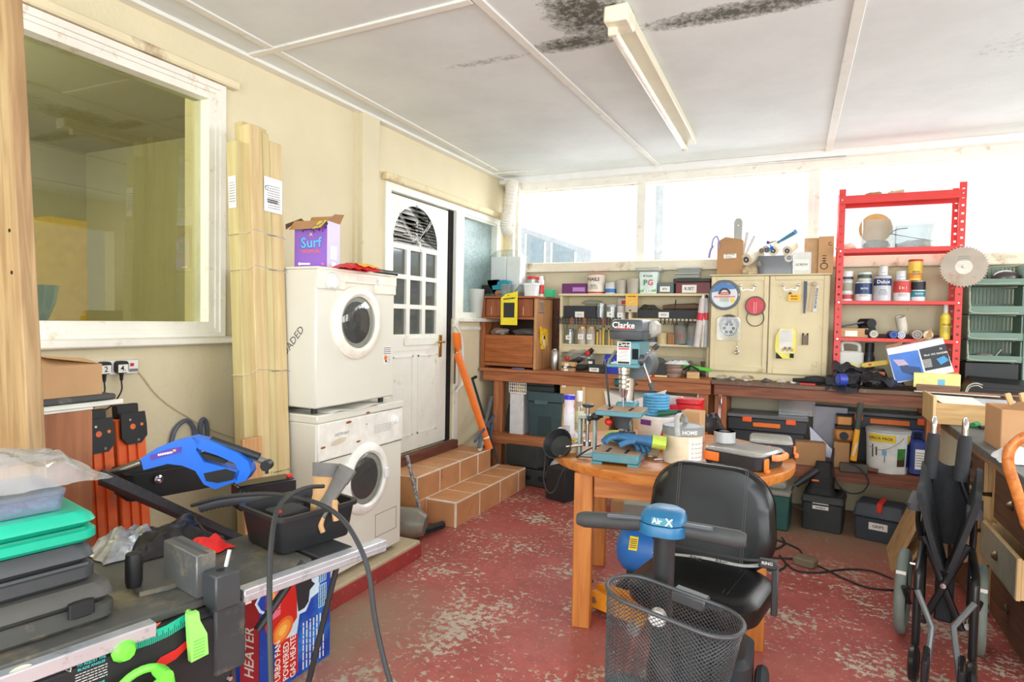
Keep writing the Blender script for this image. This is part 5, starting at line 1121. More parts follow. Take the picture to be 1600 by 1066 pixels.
m = MB(BLACKM); m.sweep([(-.07,0,.03),(-.02,0,.035),(.05,.0,.04),(.09,.01,.05)],[.02,.03,.028,.018],10); solo(m,'black_hand_tool','black electric hand tool lying between the cartons and the black case','power tool',(P(903,575,y=5.3).x,5.32,BZ))
boxy('black_case','small black case with two white labels on the bench left of the drill press',919,944,571,5.24,BZ,.12,mat((34,42,40),.45),0,None,'case',(PAPER,.6,.5,-.12),'TAPS',mat((44,52,50),.5),INK,0,0,.16)
boxy('label_box','tiny dark box with a white label on the black case',918,927,562,5.28,P(930,571,y=5.24).z+.001,.05,mat((50,56,52),.5),0,None,'box',(PAPER,.7,.5))
t = thing('blue_case','bright blue open plastic case of bits behind the drill press','case',(P(958,572,y=5.34).x,5.34,BZ),0); m = MB(mat((38,56,170),.4)); m.bin((0,0,0),.22,.13,.06,.01,.004,.95,3); m.done('tray', t)
m = MB(mat((38,56,170),.4)); m.at(tr(0,.065,.06) @ rot(62)); m.box(-.11,0,0,.11,.11,.008,.003); m.done('lid', t)
for i,c in enumerate(((206,120,60),(60,150,110),(210,170,70),(180,60,60),(70,150,140),(200,200,200),(60,140,90))):
    m = MB(mat(c,.5)); m.cyl((0,0,0),(0,.0,.085+.01*(i%3)),.005,.004,6); m.mt(STEEL); m.cyl((0,0,.085+.01*(i%3)),(0,0,.115+.01*(i%3)),.002,.002,5); solo(m,'screwdriver_bit',('first','second','third','fourth','fifth','sixth','seventh')[i]+' from the left of the coloured bits standing in the blue case','bit',(P(958,572,y=5.34).x-.08+.027*i,5.36,BZ+.006),0,'bits in the blue case')
tin('red_can','red snack can with white print right of the drill press',1004,1018,564,5.27,BZ,mat((206,34,40),.35),STEEL,None,[('Pringle',.66,.22,PAPER),],None,None,'can',lines=2)
crumple('grey_gloves','grey crumpled work gloves heaped behind the red can','gloves',mat((84,86,86),.85,0,.25,14),P(1035,560,y=5.42).x,5.44,BZ,.3,.18,.13,9,.05,13)
crumple('mesh_bag','dark mesh bag leaning against the shelf upright','bag',mat((112,110,88),.8,0,.25,60,0,60,'mesh'),P(1082,556,y=5.5).x,5.5,BZ,.13,.09,.11,3,.03,18)
m = MB(mat((86,64,54),.6)); m.cyl((0,0,0),(.0,0,.115),.016,.014,12); m.cyl((0,0,.115),(0,0,.13),.02,.018,12); solo(m,'mallet','dark brown tool handle standing beside the mesh bag','tool handle',(P(1098,570,y=5.48).x,5.48,BZ))
cx,w_,h = place(1037,1068,570,5.27,BZ)
for i in range(7):
    m = MB(mat(((150,124,110),(168,146,130),(132,108,98))[i%3],.85,0,.1,40)); m.lathe([(.062,0),(.065,.004),(.063,h/7.4),(.02,h/7.4)],(0,0,0),22); solo(m,'sanding_disc',('lowest','second','third','fourth','fifth','sixth','topmost')[i]+' disc of the stack of brown sanding discs on the bench','sanding disc',(cx+.003*((i*7)%5-2),5.30+.003*((i*3)%5),BZ+i*h/7.2),0,'stack of sanding discs')
crumple('white_paper','crumpled pale paper on top of the sanding discs','paper',mat((206,208,212),.8),cx+.02,5.32,BZ+h,.2,.1,.03,5,.02,14)
boxy('wood_block','pale wooden block on the bench in front of the green strip',1073,1093,582,5.22,BZ,.07,wood((216,180,124),(190,150,96),4,'X'),8,None,'block')
m = MB(mat((84,200,50),.4)); m.box(0,0,0,.3,.006,.028,.002); solo(m,'green_strip','bright green plastic strip leaning towards the cream cabinet','strip',(P(1056,568,y=5.4).x,5.38,BZ+.085),-4,None,0,6)
m = MB(BLACKM); m.sweep([(0,0,.06),(.06,.0,.10),(.12,.0,.07),(.17,.0,.02)],.008,8); m.sweep([(.02,0,.0),(.06,0,.1)],.007,8); solo(m,'black_clamp','black spring clamp standing on the bench by the green strip','clamp',(P(1066,575,y=5.3).x,5.34,BZ))
for i,(x,l_) in enumerate(((1050,'pale lengths of chalk line'),)):
    m = MB(mat((232,214,150),.5)); m.cyl((0,0,.008),(.16,0,.008),.008,.008,8); m.mt(RED); m.cyl((.03,0,.008),(.06,0,.008),.0085,.0085,8); solo(m,'striped_pencil','short red and cream striped pencil in front of the red can','pencil',(P(1012,580,y=5.2).x,5.2,BZ),4)
# bits scattered on the bench below the cabinet
BIT = [mat((156,150,140),.5,.3),mat((96,92,88),.6,.3),mat((206,196,176),.6),mat((170,140,96),.6),mat((60,62,60),.6)]
for i,(x,y,sz,l_) in enumerate(((1115,580,.016,'small black knob standing on the bench left of the clear bag'),(1128,578,.05,'clear bag of washers on the bench at the cabinet foot'),(1145,581,.04,'grey handful of bolts on the bench below the left cabinet door'),(1166,583,.055,'beige crumpled sanding sheet on the bench below the cabinet'),(1172,578,.03,'small brass fitting on the sanding sheet'),(1198,588,.035,'wire and clips in a tangle on the bench middle'),(1222,590,.04,'pale plastic offcuts on the bench below the right door'),(1240,592,.03,'white cable clips beside the heat gun nozzle'))):
    q = P(x,y,y=5.30); m = MB((BLACK,CLEARP,BIT[0],BIT[2],BIT[3],BIT[1],BIT[2],WHITE)[i]); m.ball((0,0,sz*.3),sz,sz*.7,sz*.5,14,8,.5,8,i+1,.5); solo(m,('knob','washer_bag','bolt_heap','sanding_sheet','brass_fitting','wire_tangle','plastic_offcut','cable_clip')[i],l_,('knob','bag','bolts','sandpaper','fitting','wire','offcut','clips')[i],(q.x,5.30-.012*(i%3),BZ+(.02 if i == 4 else 0)),i*40)
t = thing('heat_gun','black heat gun lying on the bench before the right cabinet door','heat gun',(P(1270,590,y=5.26).x,5.27,BZ)); m = MB(BLACKM); m.sweep([(-.14,0,.03),(-.06,0,.032),(-.05,0,.035),(.03,0,.04),(.09,0,.036)],[.014,.018,.026,.032,.026],12); m.done('body', t); m = MB(RED); m.box(-.09,-.04,0,.02,-.02,.014,.003); m.done('red_strip', t); m = MB(BLACKM); m.sweep([(.03,0,.035),(.06,.09,.02)],.018,10); m.done('handle', t)

# ================================================================== under the left bench
SZ = .4385
BOXM = mat((204,164,112),.8,0,.05,8,.05,60,'cardboard')
t = thing('big_toolbox','tall dark green plastic tool chest on the lower shelf of the left bench','tool chest',(P(842,680,y=5.2).x,5.05,SZ)); 
a_, b_ = P(814,640,y=5.05).x-t.location.x, P(868,640,y=5.05).x-t.location.x; h_ = P(840,616,y=5.05).z-SZ; GR = mat((52,76,80),.5,0,.1); cxx = (a_+b_)/2; w_ = b_-a_
t.location.y = 5.21; 
m = MB(GR); m.at(tr(cxx,.17,0)); m.rbox((0,0,0),w_*.98,.33,h_*.78,.02,.006,1.05); m.done('body', t)
m = MB(GR); m.at(tr(cxx,.17,h_*.785)); m.rbox((0,0,0),w_*1.12,.36,h_*.215,.02,.006,.97); m.done('lid', t)
m = MB(mat((40,60,62),.5)); m.box(cxx-w_*.2,.0,.02,cxx+w_*.2,.012,h_*.5,.004); m.done('recess', t); m = MB(mat((70,94,96),.45)); m.box(cxx-w_*.3,-.022,h_*.72,cxx+w_*.1,-.006,h_*.82,.004); m.done('latch', t)
for i,(a1,b1,y1,zz,l_) in enumerate(((820,866,604,0,'black organiser tray on the dark green tool chest, lower'),(822,866,594,.05,'black organiser lid tilted on top of the tray'))):
    boxy('organiser_tray',l_,a1,b1,y1,5.24,SZ+h_+.001+zz,.22,mat((36,42,42),.5),0,None,'tray')
boxy('white_panel_box','narrow white box standing left of the dark green tool chest',797,818,616,5.22,SZ,.18,mat((214,214,214),.5),0,None,'box')
t = thing('white_basket','white plastic lattice basket on the narrow white box','basket',(P(808,610,y=5.22).x,5.30,P(808,616,y=5.22).z+.002)); WBK = mat((226,222,212),.5); w2 = P(820,600,y=5.22).x-P(794,600,y=5.22).x; hB = P(808,594,y=5.22).z-t.location.z
m = MB(WBK); m.bin((0,0,0),w2,.14,.012,.01,.003,1.,3); 
for i in range(9):
    x = -w2/2+w2*i/8; m.box(x-.003,-.07,.01,x+.003,-.066,hB)
for i in range(5):
    z = .012+(hB-.012)*i/4; m.box(-w2/2,-.0705,z-.004,w2/2,-.0655,z+.002); m.box(-w2/2,.066,z-.004,w2/2,.07,z+.002); m.box(-w2/2,-.07,z-.004,-w2/2+.004,.07,z+.002); m.box(w2/2-.004,-.07,z-.004,w2/2,.07,z+.002)
m.box(-w2/2-.004,-.075,hB-.012,w2/2+.004,-.064,hB); m.done('lattice', t)
m = MB(mat((206,184,110),.8)); m.ball((0,0,.04),w2*.42,.055,.05,12,6,.3,5,3,.7); m.done('contents', t)
m = MB(mat((44,50,48),.7)); m.add([(0,0,0),(.08,0,0),(.09,0,.2),(.04,0,.27),(.015,0,.2),(0,.1,0),(.08,.1,0),(.09,.1,.2),(.04,.1,.27),(.015,.1,.2)],[(0,1,2,3,4),(9,8,7,6,5),(0,5,6,1),(1,6,7,2),(2,7,8,3),(3,8,9,4),(4,9,5,0)]); solo(m,'dark_bag','dark grey bag slumped between the bench leg and the white box','bag',(P(783,660,y=5.22).x,5.31,SZ),0)
# big cardboard box between bench and table
t = thing('cardboard_carton','large worn cardboard carton under the left bench behind the round table','carton',(P(908,690,y=5.22).x,5.21,SZ+.09)); a_, b_ = P(873,640,y=5.2).x-t.location.x, P(950,640,y=5.2).x-t.location.x; hh_ = P(905,597,y=5.2).z-SZ-.09
m = MB(BOXM); m.bin(((a_+b_)/2,.18,0),b_-a_,.34,hh_,.004,.004,1.,1); m.done('body', t)
m = MB(BOXM); m.add([(a_,0,hh_),(a_+.12,0,hh_),(a_+.13,.06,hh_+.03),(a_+.0,.08,hh_+.01)],[(0,1,2,3)]); m.mt(mat((214,212,206),.8)); m.add([(a_+.13,.02,hh_-.004),(b_*.3,.0,hh_),(b_*.25,.1,hh_+.03),(a_+.16,.12,hh_+.035)],[(0,1,2,3)]); m.done('flap', t)
m = MB(PAPER); m.plate(.035,.035,fr(a_+.04,-.001,hh_-.04)); m.text('P',.025,fr(a_+.04,-.0015,hh_-.04),INK); m.mt(mat((226,200,150),.4)); m.plate(.03,hh_*.9,fr((a_+b_)/2,-.0008,hh_*.5)); m.done('tape_label', t)
m = MB(mat((126,128,126),.6)); m.at(tr((a_+b_)/2,.18,0)); m.rbox((0,0,0),(b_-a_)*.96,.33,.088,.02,.005); solo(m,'grey_tray','grey plastic tray carrying the large cardboard carton','tray',(t.location.x,5.21,SZ))
# black cases on the floor under the bench by the steps
BK2 = mat((52,56,54),.6,0,.15,8,0,60,'dusty_black',(96,98,90),5,.4)
o = boxy('power_tool_case','upper dusty black tool case on the floor beside the steps',782,838,702,5.02,.16,.36,BK2,-12,None,'case'); 
o.location = (P(815,740,y=5.15).x,5.14,.165)
m = MB(BK2); m.rbox((0,.2,0),.46,.34,.15,.03,.01); m.mt(BLACK); m.box(-.12,.02,.06,-.04,.035,.10,.003); m.box(.04,.02,.06,.12,.035,.10,.003); solo(m,'power_tool_case','lower dusty black tool case under the bench beside the steps','case',(P(822,755,y=5.05).x+.05,5.08,.003),-8)
o2 = boxy('power_tool_case','black tool case on the floor right of the stacked pair behind the table',850,886,732,4.80,.003,.25,mat((38,40,42),.6),-20,None,'case')
m = MB(mat((60,66,70),.3)); m.lathe([(.03,0),(.032,.01),(.032,.09),(.02,.11),(.018,.125)],(0,0,0),14); m.mt(PAPER); m.lathe([(.0325,.03),(.0325,.08)],(0,0,0),14,False,False); solo(m,'small_jar','small dark jar with pale label on the floor at the step end','jar',(P(829,752,z=0).x,P(829,752,z=0).y+.0,0))
m = MB(mat((232,196,120),.5)); m.rbox((0,0,0),.03,.03,.05,.006,.004); solo(m,'yellow_bottle','tiny yellow bottle on the floor beside the dark jar','bottle',(*P(838,757,z=0).xy,0))
m = MB(mat((226,228,232),.6)); m.loft([[(x,y*.4,z) for x,y in circ(r_,16)] for z,r_ in ((0,.05),(.06,.11),(.14,.12),(.2,.09),(.24,.05))]); solo(m,'white_sack','white printed sack on the floor behind the table leg','sack',(*P(875,758,z=0).xy,0))
# things leaning by the door in the corner
def lean(name, label, cat, p0, p1, r_, mt_, flat_=1., X0=.1, X1=.1, parts=None):
    a_, b_ = P(*p0,x=X0), P(*p1,x=X1); t = thing(name, label, cat, a_); m = MB(mt_); m.sweep([(0,0,0),b_-a_],r_,10,True,flat_); m.done('shaft', t); return t, b_-a_
t, v = lean('orange_tube','long bright orange tube leaning against the wall beyond the door','tube',(765,702),(714,552),.035,ORANGE,.6,.36,.08)
m = MB(PAPER); c_ = v*.12; m.sweep([v*.11,v*.125],.037,10,True,.6); m.done('band', t)
t, v = lean('black_pole','black pole with a hooked end leaning behind the orange tube','pole',(778,722),(738,592),.011,BLACK,1.,.40,.09)
m = MB(BLACK); m.sweep([v,v+Vector((0,.07,.012))],.014,8); m.done('hooked_end', t)
BLG = mat((70,92,120),.5); 
t, v = lean('folding_easel','blue grey folded metal frame leaning in the corner left of the bench','frame',(766,690),(776,612),.012,BLG,1.,.2,.06)
m = MB(mat((92,100,104),.5)); m.sweep([LP(t,748,700,x=.12),LP(t,768,620,x=.0)],.018,8,True,.4); m.done('rail', t); m = MB(BLG); m.sweep([LP(t,742,690,x=.18),LP(t,772,650,x=.05)],.012,8); m.done('brace', t)
t, v = lean('white_pole','white pole leaning low in the corner beside the steps','pole',(750,702),(764,664),.018,mat((216,216,206),.5),1.,.3,.06)
# white bar on the frame with an orange saw handle hanging
t = thing('bow_saw','bow saw with orange handle and white bent bar hanging beside the door','saw',P(712,560,x=.04))
m = MB(mat((226,226,220),.4)); m.tube([LP(t,x,y,x=.015) for x,y in ((709,508),(716,516),(722,535),(723,595),(718,605),(712,614))],.012,8); m.done('bow', t)
m = MB(ORANGE); m.at(RIGHT); m.prism([(q.y,q.z) for q in (LP(t,x,y,x=0) for x,y in ((707,520),(716,521),(717,545),(712,550),(708,536)))],.025); m.done('handle', t)
m = MB(STEEL); m.box(.0,LP(t,709,550,x=0).y,LP(t,709,600,x=0).z,.004,LP(t,711,550,x=0).y+.01,LP(t,709,540,x=0).z); m.done('blade', t)
# floor brush and vacuum by the washing machine
t = thing('patterned_broom','broom with black head and black and white patterned handle leaning by the steps','broom',(*P(668,836,z=0).xy,0))
PAT = mat((150,154,160),.4,0,.9,60); v = LP(t,638,716,x=.0); 
q1 = P(636,712,x=.36)-t.location; q0 = LP(t,661,818,x=-.02)
m = MB(PAT); m.sweep([q0,q1],.012,10); m.done('handle', t)
m = MB(mat((20,22,24),.5)); m.sweep([q0,q0*.5+Vector((0,0,.03))],.016,8); m.done('socket', t)
a_ = P(642,842,z=.02)-t.location; b_ = P(692,825,z=.02)-t.location
m = MB(mat((24,26,28),.6)); m.sweep([a_+Vector((0,0,.03)),b_+Vector((0,0,.03))],.028,8,True,.7); m.mt(mat((44,44,46),.9,0,.4,90)); m.sweep([a_+Vector((0,0,.014)),b_+Vector((0,0,.014))],.026,6,True,.7); m.done('head', t)
t = thing('dusty_vacuum','dusty clear cylinder vacuum cleaner lying beside the washing machine','vacuum cleaner',(.36,3.50,.0))
m = MB(mat((128,124,112),.35,0,.15,8,0,60,'dusty_plastic',(160,146,116),5,.5)); m.sweep([(-.14,-.06,.11),(-.1,-.05,.11),(.1,.0,.11),(.16,.02,.1)],[.09,.105,.105,.07],18); m.done('bin', t)
m = MB(DGREY); m.sweep([(-.17,-.06,.1),(-.28,-.08,.1)],[.1,.08],16); m.done('motor', t); m = MB(mat((196,60,56),.5)); m.box(.0,-.115,.12,.06,-.1,.145,.003); m.done('badge', t)
m = MB(DGREY); m.cyl((-.1,.09,.035),(-.1,.12,.035),.035,.035,14); m.done('wheel', t)
# ribbed white duct at the corner
pts = spline([P(x,y,y=yy) for x,y,yy in ((801,284,5.54),(799,300,5.52),(796,325,5.5),(793,340,5.48),(791,354,5.48),(797,364,5.52))],14)
t = thing('flexible_duct','white ribbed flexible duct hanging from the ceiling in the far corner','duct',(0,0,0)); m = MB(mat((232,228,218),.5,0,.03)); m.sweep(pts,[.057+.010*(i%3 == 0) for i in range(len(pts))],18); m.done('hose', t)
m = MB(mat((226,218,196),.6)); 
for x in (.13,.19): m.box(x-.018,5.6,1.6,x+.018,5.64,2.84)
struct(m,'trim_25')
# fluorescent batten light
a_ = P(966,20,z=2.87); b_ = P(1079,222,z=2.87); ya = math.degrees(math.atan2(b_.y-a_.y,b_.x-a_.x)); Ln = (b_-a_).length
t = thing('strip_light','long cream fluorescent strip light on the ceiling, unlit','light',(a_.x,a_.y,2.9),ya)
m = MB(mat((226,220,196),.5,0,.03,6)); m.box(0,-.045,-.05,Ln,.045,0,.006); m.done('housing', t)
m = MB(mat((238,232,206),.4)); m.box(-.03,-.05,-.075,.12,.06,-.001,.008); m.done('end_cap', t)
m = MB(mat((244,240,224),.3)); m.cyl((.05,.035,-.085),(Ln-.05,.035,-.085),.019,.019,16); m.done('tube', t)
for x in (.04,Ln-.05): m = MB(mat((226,220,196),.5)); m.box(x-.012,.012,-.11,x+.012,.055,-.05,.004); m.done('tube_holder', t)

# ================================================================== cream wall cabinet on the right bench
t = thing('wall_cabinet','cream two door cupboard standing on the back bench with tools hung on it','cupboard',(2.075,5.42,BZ+.001)); CX, CY = 2.075, 5.42
W = 2.962-2.075; zb_ = 1.105-BZ; zt2 = 1.905-BZ
m = MB(SH); m.box(0,.02,0,W,.29,zt2-.012,.003); m.done('carcass', t)
m = MB(SH); m.box(0,.0,.0,W,.019,zb_-.01,.002); m.done('plinth', t)
m = MB(SH); m.box(-.01,-.02,zt2-.0115,W+.012,.29,zt2,.003); m.done('top', t)
CT2 = BZ+.001+zt2
for x0,x1,l_ in ((.008,W*.505,0),(W*.515,W-.006,1)):
    m = MB(SH); z0 = zb_+.005*(1-l_); z1 = zt2-.015
    m.box(x0,-.004,z0,x1,.018,z1,.002); 
    for s_ in ((x0,x0+.035,z0,z1),(x1-.035,x1,z0,z1)): m.box(s_[0],-.012,s_[2],s_[1],-.0041,s_[3],.003)
    m.box(x0+.0351,-.012,z0,x1-.0351,-.0041,z0+.05,.003); m.box(x0+.0351,-.012,z1-.035,x1-.0351,-.0041,z1,.003)
    d_ = m.done('door', t)
    hx = (x0+x1)/2+(.06 if not l_ else -.06); zz = P(1160,446,y=5.4).z-BZ-.001
    for s_ in (-.055,.055): m = MB(CHROME); m.ball((hx+s_,-.02,zz),.013,.01,.013,12,8); m.done('knob', d_)
    m = MB(CHROME); m.tube([(hx-.05,-.02,zz-.015),(hx-.04,-.02,zz-.04),(hx+.0,-.021,zz-.034),(hx+.04,-.02,zz-.04),(hx+.05,-.02,zz-.015)],.0025,6) ; m.done('hook_wire', d_)
def cd(px, py, dy=-.016): q = P(px,py,y=CY+dy); return q.x, CY+dy, q.z
def hang(name, label, cat, px, py, build, dy=-.02): m = MB(); build(m); x,y,z = cd(px,py,dy); return solo(m,name,label,cat,(x,y,z))
def f_(m):
    m.mt(mat((86,96,104),.4,.3)); m.torus((0,0,0),.112,.012,40,8,rot(90) @ Matrix.Diagonal((1,1,.5,1))); m.disc(.105,fr(0,-.002,0),mat((214,218,222),.4),36)
    m.poly([(-.1,.02),(-.07,.085),(0,.104),(.07,.08),(.09,.05),(.04,.045),(0,.06),(-.05,.03)],fr(0,-.003,0),mat((66,120,180),.4)); m.mt(DGREY); m.torus((0,-.003,.01),.04,.008,20,6,rot(90),0,180); m.plate(.09,.022,fr(0,-.0042,.012),mat((206,70,60),.4)); m.plate(.07,.05,fr(0,-.0035,-.03),mat((170,190,170),.4)); m.disc(.018,fr(.065,-.004,-.045),YEL,14); m.plate(.17,.012,fr(0,-.0036,-.015),mat((220,120,110),.4))
    m.text('CUTTING DISC',.012,fr(0,-.005,.012),PAPER)
hang('cutting_disc','large grey rimmed cutting disc with blue and white label on the left cupboard door','disc',1132,461,f_)
def f_(m):
    m.mt(mat((120,92,90),.6)); m.torus((0,0,0),.072,.007,32,6,rot(90)); m.disc(.068,fr(0,-.002,0),mat((206,70,78),.5,0,.1,30),30); m.mt(mat((240,150,160),.4))
    for x in (-.008,.008): m.plate(.006,.09,fr(x,-.003,-.015))
hang('red_disc','small red sanding disc with grey rim on the left cupboard door','disc',1180,478,f_)
def f_(m): m.mt(INK); m.torus((0,0,0),.066,.003,36,6,rot(90))
hang('black_ring','thin black rubber ring hanging below the small red disc','ring',1180,497,f_,-.014)
t3 = thing('blade_blister','circular saw blade in a clear plastic blister pack on the left cupboard door','saw blade',cd(1139,512,-.014))
m = MB(mat((96,76,64),.6)); pr = []
for i in range(30): a_ = 2*pi*i/30; pr += [(.074*cos(a_),.074*sin(a_)),(.084*cos(a_+.05),.084*sin(a_+.05))]
m.at(tr(0,-.006,.03) @ FRONT); m.prism(pr,.003); m.at(); m.done('blade', t3)
m = MB(mat((196,192,186),.4)); m.disc(.07,fr(0,-.012,-.005),mat((206,204,200),.4),28); m.mt(INK); 
for i in range(26): a_ = 2*pi*i/26; m.plate(.013,.008,fr(.062*cos(a_),-.0126,-.005+.06*sin(a_)) @ rot(0,0,math.degrees(a_)))
for i in range(6): a_ = 2*pi*i/6; m.disc(.014,fr(.036*cos(a_),-.0126,-.005+.036*sin(a_)),DGREY,10)
m.poly([(-.045,.015),(-.018,.05),(-.018,.08),(.018,.08),(.018,.05),(.045,.015),(.018,.035),(-.018,.035)],fr(0,-.013,0),INK); m.done('card', t3)
m = MB(CLEARP); m.at(tr(0,-.016,-.01) @ FRONT); m.loft([[(x*k_,y*k_,z) for x,y in rr(.19,.2,.03,4)] for z,k_ in ((0,1),(.01,.97))],False); m.done('blister', t3)
t3 = thing('hanging_key','wooden handled pull cord with a metal ring on the left cupboard door','pull cord',cd(1154,455,-.02)); m = MB(mat((196,178,130),.7)); m.cyl((0,0,0),(0,.004,-.46),.003,.003,6); m.ball((.004,0,-.03),.01,.008,.02,8,6); m.done('cord', t3); m = MB(CHROME); m.torus((0,0,-.5),.014,.007,18,8,rot(90)); m.ball((0,0,-.46),.008,.008,.016,8,6); m.done('ring', t3)
def f_(m): m.mt(mat((250,190,40),.5)); m.box(-.045,0,-.028,.045,.002,.028); m.text('MARK',.018,fr(0,-.001,.01),INK); m.text('OPEN?',.018,fr(0,-.001,-.012),INK); m.mt(mat((110,86,70),.6)); m.ball((-.03,-.004,.034),.012,.006,.01,8,6)
hang('yellow_note','small orange yellow note with black writing on the right cupboard door','note',1241,465,f_)
def f_(m): m.mt(mat((72,80,96),.5,.3)); flat(m,[(-.008,-.13),(.004,-.13),(.012,.0),(.012,.12),(-.012,.125),(-.012,0)],0,.003)
hang('jigsaw_blade','dark blue grey saw blade hanging on the right cupboard door','saw blade',1258,464,f_,-.018)
def f_(m):
    m.mt(mat((190,170,140),.5)); m.ball((0,-.004,.1),.025,.008,.02,10,6); flat(m,[(-.035,-.11),(-.018,-.11),(.0,.09),(-.014,.09)],-.001,.002); m.mt(mat((206,206,200),.4)); flat(m,[(-.005,-.115),(.022,-.115),(.03,.09),(.01,.09)],-.004,.002); m.lines(.16,.016,3,fr(.014,-.0055,-.01) @ rot(0,0,86),INK,.5,4)
hang('blade_packet','pale packet of saw blades hanging at the right side of the right cupboard door','packet',1272,464,f_)
def f_(m):
    m.mt(mat((224,214,60),.35)); flat(m,[(-.07,-.12),(.06,-.12),(.075,0),(.07,.12),(-.04,.125),(-.075,.06),(-.08,-.03)],-.004,.006); m.plate(.1,.19,fr(0,-.005,.02),mat((214,208,196),.3)); m.lines(.08,.09,6,fr(0,-.006,.06),LGREY,.3,3); m.poly([(-.07,-.12),(-.02,-.12),(-.07,-.07)],fr(0,-.0062,0),INK); m.plate(.03,.035,fr(.045,-.0062,-.095),INK)
    for i in range(5): m.disc(.014,fr(-.02+.016*i,-.0065-.0002*i,-.05+.012*(i%2)),(mat((200,170,60)),MGREY)[i%2],8)
hang('sander_pad_packet','yellow and grey packet of detail sanding sheets on the right cupboard door','packet',1228,537,f_)
def f_(m): m.mt(mat((120,104,84),.6,.2)); m.box(-.02,-.004,-.045,.02,0,.03); m.mt(INK); m.box(-.022,-.005,-.047,-.018,0,.048); m.box(.018,-.005,-.047,.022,0,.048); m.box(-.018,-.005,.03,-.01,0,.046); m.box(.01,-.005,.03,.018,0,.046)
hang('lock_plate','brown metal lock plate on the right cupboard door','plate',1258,530,f_,-.014)
# on top of the cupboard
YT = 5.45
t = thing('trowel_carton','cardboard carton with white label holding a chainsaw bar on the cupboard, left end','carton',(P(1140,420,y=YT).x,YT,CT2)); a_, b_ = P(1120,420,y=YT).x-t.location.x, P(1160,420,y=YT).x-t.location.x; h_ = P(1140,377,y=YT).z-CT2
m = MB(CARD2); m.bin(((a_+b_)/2,.1,0),b_-a_,.2,h_,.003,.004,1.,1); m.done('body', t); m = MB(PAPER); m.plate(.1,.035,fr(0,-.001,h_*.56) @ rot(0,0,2)); m.text('SPAT & KNIVES',.011,fr(0,-.0015,h_*.6),INK); m.text('TROWELS',.011,fr(-.01,-.0015,h_*.53),INK); m.done('paper_label', t)
m = MB(CARD2); m.add([(a_,0,h_),(b_,0,h_),(b_-.01,-.0,h_+.01),(a_+.06,.03,h_+.04)],[(0,1,2,3)]); m.done('flap', t)
q = P(1155,370,y=5.54); m = MB(mat((150,150,144),.4,.4,.1)); hT = P(1155,341,y=5.54).z-CT2-.05
flat(m,[(-.03,0),(.03,0),(.033,hT-.03),(.02,hT-.006),(0,hT),(-.02,hT-.006),(-.033,hT-.03)],0,.006); m.disc(.006,fr(0,-.001,hT-.06),WHITE); solo(m,'chainsaw_bar','grey chainsaw bar standing upright in the left carton','chainsaw bar',(q.x-.01,5.54,CT2+.05))
for i,(p0,p1,c_,l_) in enumerate((((1160,385),(1168,363),(196,194,190),'short pale putty knife sticking out of the left carton'),((1160,388),(1179,369),(206,202,196),'long pale putty knife leaning right out of the left carton'))):
    a1, b1 = P(*p0,y=5.50), P(*p1,y=5.50); m = MB(mat(c_,.4)); m.sweep([(0,0,-.12),b1-a1],[.008,.011],6,True,.3); solo(m,'putty_knife',l_,'knife',a1)
a1, b1 = P(1118,384,y=5.44), P(1123,368,y=5.44); m = MB(mat((130,120,170),.4)); m.tube([(-.03,0,-.02),(-.02,0,.05),(.01,0,.075),(.03,0,.02),(.035,0,-.03)],.006,6); m.tube([(-.05,0,-.1),(-.04,0,-.04),(-.02,0,.0)],.01,6); solo(m,'hand_trowel','pale trowel with violet handle hanging over the left side of the carton','trowel',(a1.x,5.43,a1.z))
RW = mat((220,208,186),.8,0,.1,20)
for i,(x0,y0,x1,y1,r_,yy,l_,mm) in enumerate(((1166,406,1186,398,.05,5.44,'fat cream paint roller sleeve at the left of the pile',RW),(1208,392,1214,384,.04,5.43,'cream roller sleeve in the middle of the pile on the cupboard',RW),(1230,392,1240,384,.038,5.46,'cream roller sleeve at the right of the pile',RW),(1233,403,1228,398,.034,5.45,'cream roller sleeve low at the right beside the white carton',RW),(1190,392,1196,386,.022,5.43,'small brown core roller at the left above the black tray',mat((150,130,116),.7)),(1198,391,1202,386,.022,5.43,'small dark core roller between the brown one and blue handle',mat((120,110,104),.7)))):
    p0, p1 = P(x0,y0,y=yy), P(x1,y1,y=yy+.16); t = thing('paint_roller', l_, 'paint roller', p0); m = MB(mm); v = p1-p0; m.sweep([(0,0,0),v],r_,18,True); m.done('sleeve', t); m = MB(DGREY); m.sweep([-v.normalized()*.002,v*.02],r_*.5,14); m.mt(LGREY); m.sweep([-v.normalized()*.003,v*.01],r_*.2,8); m.done('core', t)
for i,(p0,p1,c_,r_,l_) in enumerate((((1206,388),(1196,379),(70,150,220),.02,'bright blue roller handle pointing out of the pile'),((1243,362),(1215,379),(80,140,170),.02,'teal blue long roller handle sticking up to the right'),((1200,379),(1212,376),(150,110,90),.014,'brown wooden stick on the roller pile'))):
    a1, b1 = P(*p0,y=5.42), P(*p1,y=5.54); m = MB(mat(c_,.35)); m.sweep([(0,0,0),(b1-a1)*.5,b1-a1],[r_,r_*.85,r_*.6],12); m.mt(mat((40,80,180),.4)); m.sweep([(a1-b1).normalized()*.001,(b1-a1)*.01],r_*.6,10); solo(m,'roller_handle',l_,'roller handle',a1)
t = thing('paint_tray','black paint tray wrapped in clear film under the roller pile','paint tray',(P(1212,418,y=5.44).x,5.44,CT2)); w_ = P(1242,415,y=5.44).x-P(1182,415,y=5.44).x; h_ = P(1212,398,y=5.44).z-CT2
